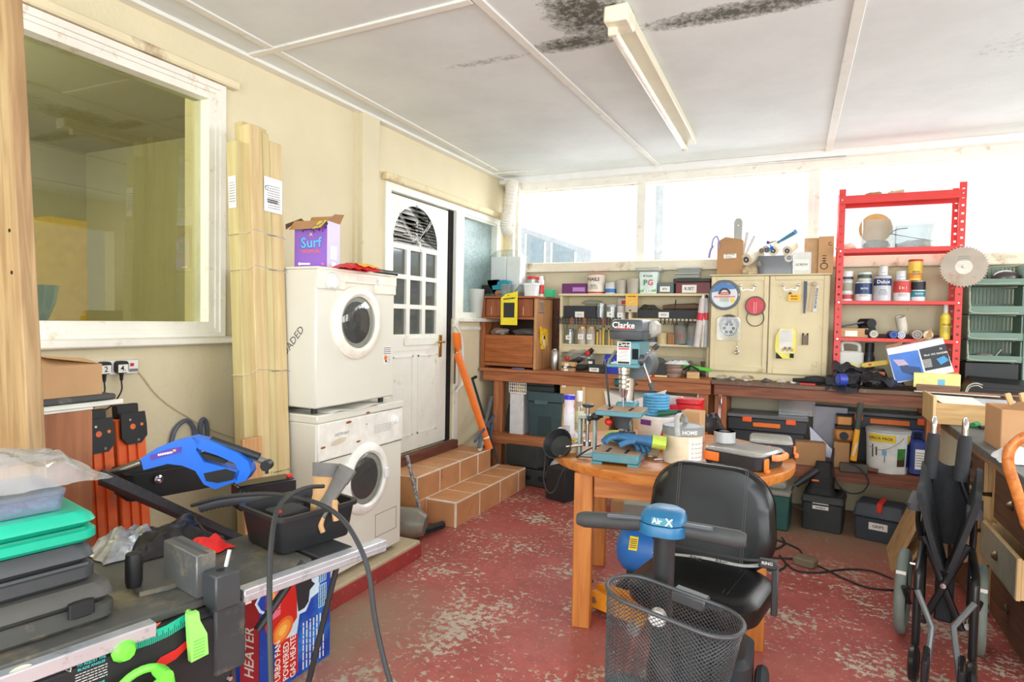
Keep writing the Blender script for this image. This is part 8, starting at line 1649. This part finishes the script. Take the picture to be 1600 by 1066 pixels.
# ================================================================== right hand bench with drawer units
RBX = 3.62; RBZ = .90; ya, yb_ = 3.2, 4.85
t = thing('corner_bench','dark topped bench along the right side with open drawer units below','bench',(RBX,3.0,0)); m = MB(mat((92,94,92),.6,0,.12,8,0,60,'bench_top',(126,122,112),6,.4)); m.box(0,-.6,RBZ-.035,.85,1.9,RBZ,.004); m.done('worktop', t); m = MB(wood((150,110,76),(110,76,50),3,'Y')); m.box(.005,-.6,RBZ-.06,.03,1.9,RBZ-.0355,.002); m.done('edge_batten', t)
for x,y in ((.78,-.55),(.78,1.85)): m = MB(wood((150,110,76),(110,76,50),3,'Z')); m.box(x-.03,y-.03,0,x+.03,y+.03,RBZ-.036); m.done('leg', t)
PN = wood((226,196,146),(206,168,112),3,'Z',.6); BRN = wood((112,78,56),(78,52,38),3,'Y',.5); GRN = mat((150,146,126),.7,0,.1)
def unit(name, label, y0, y1, rows, pulls, faces, x0=.10, knob=True, h=RBZ-.065):
    t = thing(name, label, 'drawer unit', (RBX+x0,y0,0)); W = y1-y0; m = MB(PN); m.box(0,0,0,.6,.018,h,.002); m.box(0,W-.018,0,.6,W,h,.002); m.box(0,.018,h-.018,.6,W-.018,h,.002); m.box(.58,.018,.0,.6,W-.018,h-.018); m.box(.02,.018,0,.58,W-.018,.04); m.done('carcass', t)
    z = .045; n = len(rows)
    for i in range(n):
        zz = z+(h-.07)*rows[i][0]; z2 = z+(h-.07)*rows[i][1]; pl_ = pulls[i]; m = MB(PN); m.box(-pl_,.022,zz,-pl_+.42,.034,z2-.01); m.box(-pl_,W-.034,zz,-pl_+.42,W-.022,z2-.01); m.box(-pl_,.034,zz,-pl_+.42,W-.034,zz+.01); m.box(-pl_-.018,.010,zz-.002,-pl_-.0005,W-.010,z2,.002); m.mt(faces[i]); m.box(-pl_-.020,.016,zz+.004,-pl_-.018,W-.016,z2-.006); d_ = m.done('drawer', t)
        m = MB(chrome((150,140,120),.35)); m.lathe([(.022,0),(.024,.006),(.012,.02),(.004,.022)],(0,0,0),16); m.v = [Vector((-pl_-.02-v.z, W*.5+v.x, (zz+z2)/2+v.y)) for v in m.v]; m.done('knob', d_)
    return t
unit('drawer_unit','far pine edged drawer unit with dark brown fronts below the right hand bench',4.02,4.62,((0,.24),(.26,.49),(.51,.75),(.77,1.)),(.06,.10,.05,.02),(BRN,BRN,BRN,BRN))
unit('drawer_unit','near pine drawer unit with an open pale drawer below the right hand bench',3.30,3.92,((0,.36),(.38,.62),(.64,1.)),(.0,.05,.0),(BRN,GRN,BRN))
# on the right bench
q0, q1 = P(1461,655,z=RBZ), P(1562,655,z=RBZ); 
t = thing('pine_drawer','loose shallow pine drawer full of papers standing at the back of the right hand bench','drawer',(3.70,4.62,RBZ+.001)); 
x0_, x1_ = LP(t,1463,650,y=0).x, LP(t,1562,650,y=0).x; z0_, z1_ = LP(t,1500,657,y=0).z, LP(t,1500,632,y=0).z; hD = z1_
m = MB(PINE); m.box(x0_,0,0,x1_,.014,hD,.002); m.box(x0_,.36,0,x1_,.374,hD,.002); m.box(x0_,.014,0,x0_+.014,.36,hD); m.box(x1_-.014,.014,0,x1_,.36,hD); m.box(x0_+.014,.014,0,x1_-.014,.36,.01); m.mt(wood((232,206,150),(214,180,124),3,'Z')); m.box(x0_-.02,-.004,-.0,x0_-.001,.38,hD+.04,.002); m.done('box', t)
m = MB(PAPER)
for i,(a_,b_,c_) in enumerate(((0.02,.30,-3),(.1,.4,6),(.2,.44,-8),(.03,.22,10))): m.at(tr(x0_+a_+.1,.16,hD-.012+.006*i) @ rot(6,-4+2*i,c_)); m.mt((PAPER,mat((206,216,222),.6),mat((196,200,206),.5),PAPER)[i]); m.box(-.12,-.13,0,.14,.13,.003)
m.done('papers', t)
m = MB(mat((238,236,230),.5)); m.at(rot(0,0,-8)); m.box(-.15,0,0,.33,.14,.006,.002); m.mt(mat((150,110,86),.7)); m.box(-.05,.02,.006,.45,.10,.016,.002); solo(m,'white_trim','white and brown thin boards lying over the bench corner','boards',(P(1470,612,y=5.1).x,5.13,BZ+.002),0)
t = thing('hammer','hammer with green grip lying on the right hand bench','hammer',(*P(1525,668,z=RBZ).xy,RBZ+.018),-30); q = LP(t,1525,650,z=0); m = MB(mat((36,140,92),.45)); m.sweep([(0,-.05,0),(0,.05,0),(.005,.08,0)],[.015,.017,.012],10); m.done('grip', t); m = MB(STEEL); m.sweep([(.005,.08,0),(.01,.17,0)],.008,8); m.mt(DGREY); m.cyl((-.05,.18,0),(.07,.17,0),.014,.016,10); m.done('head', t)
m = MB(BLACKM); m.sweep([(-.06,-.03,.014),(0,0,.016),(.07,.05,.014)],[.016,.02,.012],8,True,.6); solo(m,'black_tool','dark rounded hand tool beside the hammer on the right hand bench','tool',(*P(1548,672,z=RBZ).xy,RBZ))
t = thing('parts_carton','cardboard box of wooden pieces at the right edge on the right hand bench','box',(*P(1562,705,z=RBZ).xy,RBZ+.001),0); a_ = 0; h_ = LP(t,1570,640,y=0).z; m = MB(mat((196,150,106),.8,0,.05,8)); m.bin((.2,.15,0),.4,.3,h_,.004,.004,1.,1); m.done('body', t)
m = MB(mat((196,150,106),.8)); m.add([(.0,0,h_),(.4,0,h_),(.42,-.05,h_+.02),(.06,-.02,h_+.045)],[(0,1,2,3)]); m.done('flap', t)
for i in range(4): m = MB(PN); m.box(-.012,0,0,.012,.02,.16,.002); solo(m,'wood_offcut',('first','second','third','fourth')[i]+' from the left of the pine offcuts sticking out of the right carton','offcut',t.location+Vector((.1+.05*i,.1+.03*i,h_-.08)),10*i,'offcuts in the right carton',0,(-20,-14,-8,-2)[i])
crumple('white_bags','crumpled white plastic on the right hand bench beneath the bent wooden arm','plastic bag',mat((226,228,228),.4),*P(1598,722,z=RBZ).xy,RBZ,.2,.2,.06,4,.03,16)
# bent wood armchair mostly outside the frame
BW = wood((206,128,60),(170,92,36),3,'Y',.35); t = thing('bentwood_chair','chair with bent orange brown wooden arm at the right edge of the picture','chair',(3.55,2.5,0)); 
m = MB(BW); pts = [LP(t,x,y,y=0) for x,y in ((1640,676),(1610,680),(1590,688),(1577,704),(1576,728),(1588,766),(1604,818),(1625,880))]; lo = pts[-1]; m.tube(pts+[Vector((lo.x+.06,0,.0))],.017,12); m.done('arm', t)
m = MB(BW); p0 = pts[0]; m.tube([p0,p0+Vector((.25,.05,0)),p0+Vector((.45,.1,0.0))],.017,12); m.done('arm', t)
m = MB(BW); m.rbox((.42,.1,.42),.46,.46,.035,.1,.008); m.done('seat', t)
for x,y in ((.22,-.1),(.62,-.1),(.22,.3),(.62,.3)): m = MB(BW); m.cyl((x,y,0),(x,y,.42),.018,.016,10); m.done('leg', t)
# sheets of ply leaning at the bench end
for i,(pa,pb,l_) in enumerate((((1392,892),(1440,800),'wider pale plywood sheet leaning behind the wheelchair'),((1404,895),(1443,850),'narrow plywood strip leaning in front of the wider sheet'))):
    a_ = P(*pa,z=.0); b_ = P(*pb,y=a_.y+.0); t = thing('plywood_sheet',l_,'plywood',(a_.x,a_.y,0),0); v = b_-a_; m = MB(wood((206,172,124),(178,140,92),2,'Z',.7)); m.add([(0,0,0),(.02,0,0),(v.x+.02,0,v.z),(v.x,0,v.z),(0+.02,.45-.2*i,0),(.04,.45-.2*i,0),(v.x+.04,.45-.2*i,v.z),(v.x+.02,.45-.2*i,v.z)],[(0,1,2,3),(7,6,5,4),(3,2,6,7),(0,3,7,4),(1,5,6,2),(0,4,5,1)]); m.done('sheet', t)

# ================================================================== under the right bench
YS = 5.25
def org2(a, b, t_, label, y=YS):
    cx,w_,h = place(a,b,t_,y,SZ+.16); t = thing('parts_organiser',label,'organiser',(cx,y+.02,SZ+.0),0); h = P((a+b)/2,t_,y=y).z-SZ; 
    return t, w_, h
t, w_, h = org2(1137,1262,650,'wide dark organiser with orange latches on a stack under the darker bench, left'); 
m = MB(BKP); m.box(-w_/2,0,h-.13,w_/2,.3,h-.03,.006); m.box(-w_/2+.02,.02,.0,w_/2-.02,.28,h-.131,.004); m.done('base', t); m = MB(glass((150,156,160),.08,.15,.45,'smoky_lid')); m.box(-w_/2-.006,-.006,h-.029,w_/2+.006,.306,h,.006); m.done('lid', t)
for x in (-.25,.3): m = MB(mat((240,96,40),.45)); m.box(w_*x-.035,-.014,h-.06,w_*x+.035,-.002,h-.02,.003); m.done('latch', t)
m = MB(ORANGE); m.box(-.1,-.018,h-.095,.1,-.002,h-.06,.004); m.done('handle', t)
t, w_, h = org2(1326,1460,650,'dark organiser with orange handle under the darker bench, right of the yellow handled axe',YS+.06); 
m = MB(BKP); m.box(-w_/2,0.12,h-.13,w_/2,.38,h-.03,.006); m.box(-w_/2+.03,.24,0,w_/2-.03,.36,h-.131,.004); m.done('base', t); m = MB(glass((150,156,160),.08,.15,.45,'smoky_lid')); m.box(-w_/2-.006,.114,h-.029,w_/2+.006,.386,h,.006)
for i in range(4): m.mt(mat((110,114,116),.4)); m.box(-w_*.4+w_*.21*i,.15,h,-w_*.4+w_*.21*i+.06,.2,h+.006,.003)
m.done('lid', t)
for x in (-.36,.4): m = MB(mat((240,96,40),.45)); m.box(w_*x-.03,.104,h-.07,w_*x+.03,.116,h-.02,.003); m.done('latch', t)
m = MB(ORANGE); m.box(-.12,.1,h-.085,.14,.116,h-.045,.004); m.done('handle', t)
boxy('shallow_carton','shallow cardboard tray box on the shelf edge behind the round table',1243,1291,692,5.2,SZ,.2,CARD2,6,None,'box')
boxy('small_brown_box','small brown box standing behind the sander on the lower shelf',1303,1328,692,5.24,SZ,.14,CARD2,0,None,'box')
m = MB(glass((150,140,186),.08,.2,.4,'violet_plastic')); m.add([(0,0,0),(.1,-.02,-.0),(.11,0,.06),(-.05,.02,.22),(-.04,.0,.08),(.0,.08,.01),(.1,.08,.01),(.06,.09,.1)],[(0,1,2,4),(4,2,3),(1,6,7,2),(2,7,3),(0,4,3,7,5)]); solo(m,'violet_bottle','crushed violet clear plastic bottle standing in the shallow carton','bottle',(P(1276,690,y=5.26).x,5.3,SZ+.06))
boxy('clear_case','grey clear plastic case behind the violet bottle',1271,1325,636,5.42,SZ+.0,.1,mat((150,150,160),.35),0,None,'case',None,None,None,INK,0,0)
m = MB(glass((226,230,232),.08,.1,.14,'clear_box')); m.box(-.13,0,0,.13,.16,.15); solo(m,'clear_box','clear rectangular plastic box on the left organiser','box',(P(1245,640,y=5.4).x,5.38,P(1200,650,y=YS).z+.003))
t = thing('work_lamp','amber work lamp with a round lens on the small brown box','lamp',(P(1318,690,y=5.3).x,5.31,P(1315,692,y=5.24).z+.002)); AMB = mat((196,130,60),.35,0,.15,12); hL = P(1318,648,y=5.3).z-t.location.z
m = MB(AMB); m.box(-.065,-.03,0,.065,.06,hL*.48,.02); m.box(-.05,-.03,hL*.6,.05,.05,hL*.96,.01); m.done('body', t); m = MB(BLACK); m.box(-.062,-.035,hL*.48,.062,.06,hL*.6,.006); m.box(-.056,-.034,hL*.94,.056,.055,hL,.004); m.cyl((.0,-.03,hL*.22),(0,-.055,hL*.22),.03,.03,18); m.done('lens', t)
t = thing('splitting_axe','axe with yellow handle and dark head standing on the shelf edge','axe',(P(1332,722,y=5.17).x,5.165,SZ+.02)); a_ = Vector((0,0,0)); b_ = LP(t,1345,630,y=0); m = MB(mat((240,170,40),.4)); m.sweep([a_+(b_-a_)*.12,a_+(b_-a_)*.6],[.022,.018],10,True,.7); m.mt(mat((66,72,66),.6)); m.sweep([a_+(b_-a_)*.6,b_],[.019,.021],10,True,.7); m.done('handle', t); m = MB(PAPER); q = a_+(b_-a_)*.3; m.lines(.1,.016,2,fr(q.x,-.016,q.z) @ rot(0,0,76),PAPER,.7,3); m.done('print', t)
m = MB(mat((92,86,78),.6,.3,.15)); m.box(-.085,-.02,-.03,.1,.03,.035,.006); m.done('head', t)
t = thing('sledge_handle','short brown wooden club handle lying in front of the white bucket','mallet handle',(P(1352,724,y=5.19).x,5.185,SZ+.02)); m = MB(wood((120,70,46),(84,46,30),3,'X')); m.sweep([(-.06,0,.01),(.08,-.02,-.005)],.019,10); m.done('handle', t)
t = thing('value_bucket','white plastic bucket with VALUE PACK label on the lower shelf','bucket',(P(1386,735,y=5.3).x,5.32,SZ)); w_ = P(1422,700,y=5.3).x-P(1350,700,y=5.3).x; h_ = P(1386,670,y=5.3).z-SZ; r_ = w_/2
m = MB(mat((226,228,222),.4)); m.lathe([(r_*.9,0),(r_*.98,h_*.9),(r_*1.0,h_*.9),(r_*1.0,h_),(r_*.93,h_)],(0,0,0),40); m.done('pail', t)
m = MB(mat((186,190,188),.5)); m.lathe([(r_*1.01,h_*.93),(r_*1.01,h_*1.0),(r_*.8,h_*1.01),(.001,h_*1.01)],(0,0,0),40); m.done('lid', t)
m = MB(YEL)
def cyl_(a0,a1,z0,z1,mt_,e=.002,sl=0):
    m.mt(mt_); m.sheet(lambda u,v: ((r_*(.9+.08*(z0+(z1-z0)*v)/.9)+e)*cos(rad(a0+(a1-a0)*u)),(r_*(.9+.08*(z0+(z1-z0)*v)/.9)+e)*sin(rad(a0+(a1-a0)*u)),h_*(z0+(z1-z0)*v)),8,3)
cyl_(-150,-76,.72,.9,mat((238,206,60),.4)); cyl_(-72,-40,.16,.62,mat((226,228,222),.4),.0015); cyl_(-70,-44,.34,.6,mat((60,130,60),.5,0,.3,30),.002); cyl_(-70,-44,.18,.34,mat((70,46,32),.6),.002); cyl_(-38,-20,.16,.7,mat((60,60,110),.4)); cyl_(-38,-24,.72,.9,mat((240,190,60),.4)); cyl_(-110,-98,.42,.54,mat((120,180,220),.4)); cyl_(-140,-136,.35,.65,INK); cyl_(-128,-124,.4,.6,INK); cyl_(-104,-102,.26,.42,INK)
m.text('VALUE PACK',w_*.095,rot(0,0,-24) @ fr(0,-r_*.985,h_*.81),INK); m.done('label_print', t)
m = MB(STEEL); m.tube([(-r_*.95,-.1,h_*.6),(-r_*.3,-r_*1.03,h_*.56),(r_*.3,-r_*1.03,h_*.72),(r_*.6,-r_*.8,h_*.85)],.002,5); m.done('wire_handle', t)
t = thing('blue_jerrycan','dark blue plastic jerry can with white label on the lower shelf','jerry can',(P(1436,740,y=5.2).x,5.22,SZ)); w_ = P(1450,700,y=5.2).x-P(1421,700,y=5.2).x; h_ = P(1436,676,y=5.2).z-SZ; JB = mat((50,70,140),.4,0,.06); m = MB(JB); m.rbox((0,.08,0),w_,.16,h_*.8,.03,.015); m.done('body', t); m = MB(JB); m.tube([(-w_*.35,.08,h_*.78),(-w_*.35,.08,h_*.95),(.0,.08,h_*.98),(w_*.3,.08,h_*.95),(w_*.34,.08,h_*.78)],.014,8); m.done('handle', t); m = MB(PAPER); m.plate(w_*.6,h_*.45,fr(w_*.08,-.001,h_*.38)); m.lines(w_*.5,h_*.35,6,fr(w_*.08,-.0016,h_*.38),MGREY,.3,4); m.done('paper_label', t)
# on the floor under the right bench
zc_ = P(1283,778,y=5.0).z
t = thing('labelled_crate','black lidded crate with white handwritten label on the floor under the darker bench','crate',(P(1283,832,z=0).x,P(1283,832,z=0).y+.02,0),-6); w_ = P(1317,810,y=5.03).x-P(1252,810,y=5.03).x; DK = mat((50,54,54),.6,0,.12,10,0,60,'dusty_black',(92,90,80),5,.4); m = MB(DK); m.at(tr(0,.16,0)); m.rbox((0,0,0),w_*.98,.32,zc_*.8,.02,.005,1.03); m.done('body', t); m = MB(DK); m.at(tr(0,.16,zc_*.805)); m.rbox((0,0,0),w_*1.06,.34,zc_*.19,.02,.006,.95); m.done('lid', t); m = MB(PAPER); m.plate(.105,.045,fr(-.01,-.0045,zc_*.72)); m.text('GRINDING',.018,fr(-.01,-.0052,zc_*.72+.01),INK); m.text('WHEELS',.018,fr(-.01,-.0052,zc_*.72-.011),INK); m.done('paper_label', t)
lb = t
t = thing('belt_sander','black electric sander with ribbed body standing on the labelled crate','sander',(lb.location.x,lb.location.y+.14,zc_+.001)); m = MB(BLACKM); def_ = [P(x,y,y=5.14)-t.location for x,y in ((1282,776),(1283,760),(1286,740),(1287,722))]
m.loft([[(q.x+x*k_,q.y+y*k_,max(0,q.z)) for x,y in rr(.2,.13,.04,5)] for q,k_ in zip(def_,(1.,.85,.62,.5))]); 
for i in range(4): m.loft([[(def_[1].x+.006*i+x*k_,def_[1].y+y*k_,def_[1].z+.02*i+dz) for x,y in rr(.2,.13,.04,5)] for k_,dz in ((.88-.06*i,0),(.88-.06*i,.008))],True,True)
m.done('body', t); m = MB(mat((40,46,54),.45)); a_, b_ = P(1278,735,y=5.12)-t.location, P(1243,758,y=5.08)-t.location; m.sweep([a_,b_],[.028,.022],12); m.done('handle', t); m = MB(ORANGE); q = P(1274,751,y=5.07)-t.location; m.box(q.x-.025,q.y-.01,q.z-.006,q.x+.025,q.y+.01,q.z+.006,.003); m.done('switch', t)
m = MB(CAB); m.tube([P(x,y,y=5.0)-t.location for x,y in ((1240,760),(1234,775),(1240,790),(1256,798),(1262,806))],.005,6); m.done('lead', t); m = MB(CAB); m.tube([P(x,y,y=5.05)-t.location for x,y in ((1310,780),(1320,770),(1312,762))],.005,6); m.done('lead', t)
m = MB(CAB); m.tube([P(x,y,y=5.13) for x,y in ((1303,700),(1302,730),(1308,755),(1325,770),(1345,770),(1356,758),(1354,745),(1340,730),(1326,724))],.0055,6); solo(m,'hanging_lead','black cable loop hanging from the lower shelf edge beside the sander','cable',(0,0,0))
q = P(1222,830,z=0); t = thing('green_toolbox','dark green plastic toolbox on the floor behind the scooter backrest','toolbox',(q.x-.06,q.y,0),-4); GT = mat((40,92,84),.5,0,.08); h_ = LP(t,1222,770,y=0).z; m = MB(GT); m.box(-.16,0,0,.10,.24,h_*.9,.01); m.done('body', t); m = MB(mat((150,150,142),.6,0,.1)); m.box(-.165,-.006,h_*.9,.106,.246,h_,.006); m.box(-.1,.05,h_,.07,.18,h_+.06,.02); m.done('lid', t)
q = P(1371,848,z=0); t = thing('red_handled_toolbox','dark grey toolbox with a red handle and white label on the floor','toolbox',(q.x,q.y+.0,0),-14); w_ = .31; h_ = LP(t,1371,790,y=0).z; DT = mat((58,66,76),.5,0,.1,10,0,60,'dusty',(96,96,90),5,.35); m = MB(DT); m.at(tr(0,.11,0)); m.rbox((0,0,0),w_*.94,.21,h_*.62,.02,.006,1.05); m.done('body', t); m = MB(DT); m.at(tr(0,.11,h_*.625)); m.rbox((0,0,0),w_*1.04,.24,h_*.37,.025,.01,.9); m.done('lid', t); m = MB(mat((214,54,36),.45)); m.box(-.012,-.012,h_*.8,.022,.03,h_*1.06,.005); m.box(-.012,.03,h_*1.0,.022,.2,h_*1.06,.005); m.done('handle', t); m = MB(PAPER); m.plate(.115,.05,fr(-.0,-.0035,h_*.42)); m.text('GRIPS',.028,fr(0,-.0042,h_*.42),INK); m.done('paper_label', t)
# extension lead and plug block on the floor
t = thing('extension_lead','black extension lead with a grey plug block lying on the red floor','cable',(0,0,0)); m = MB(CAB); g_ = lambda L: [P(x,y,z=.006) for x,y in L]
m.tube(g_(((1268,880),(1290,890),(1320,905),(1355,918),(1392,922),(1430,920))),.0055,6); m.tube(g_(((1230,882),(1245,892),(1280,895),(1320,890),(1360,892),(1395,905))),.0055,6); m.tube(g_(((1195,838),(1225,848),(1250,860),(1248,872),(1215,872),(1195,868))),.0065,6); m.tube(g_(((1190,860),(1212,858),(1226,850),(1222,840))),.0065,6); m.tube(g_(((1196,890),(1215,892),(1228,882),(1218,868))),.0065,6); m.done('cable', t)
q = P(1255,885,z=0); m = MB(mat((126,112,90),.7,0,.1)); m.at(tr(q.x,q.y,0) @ rot(0,0,-20)); m.rbox((0,.03,0),.13,.1,.05,.02,.008); m.done('plug_block', t)
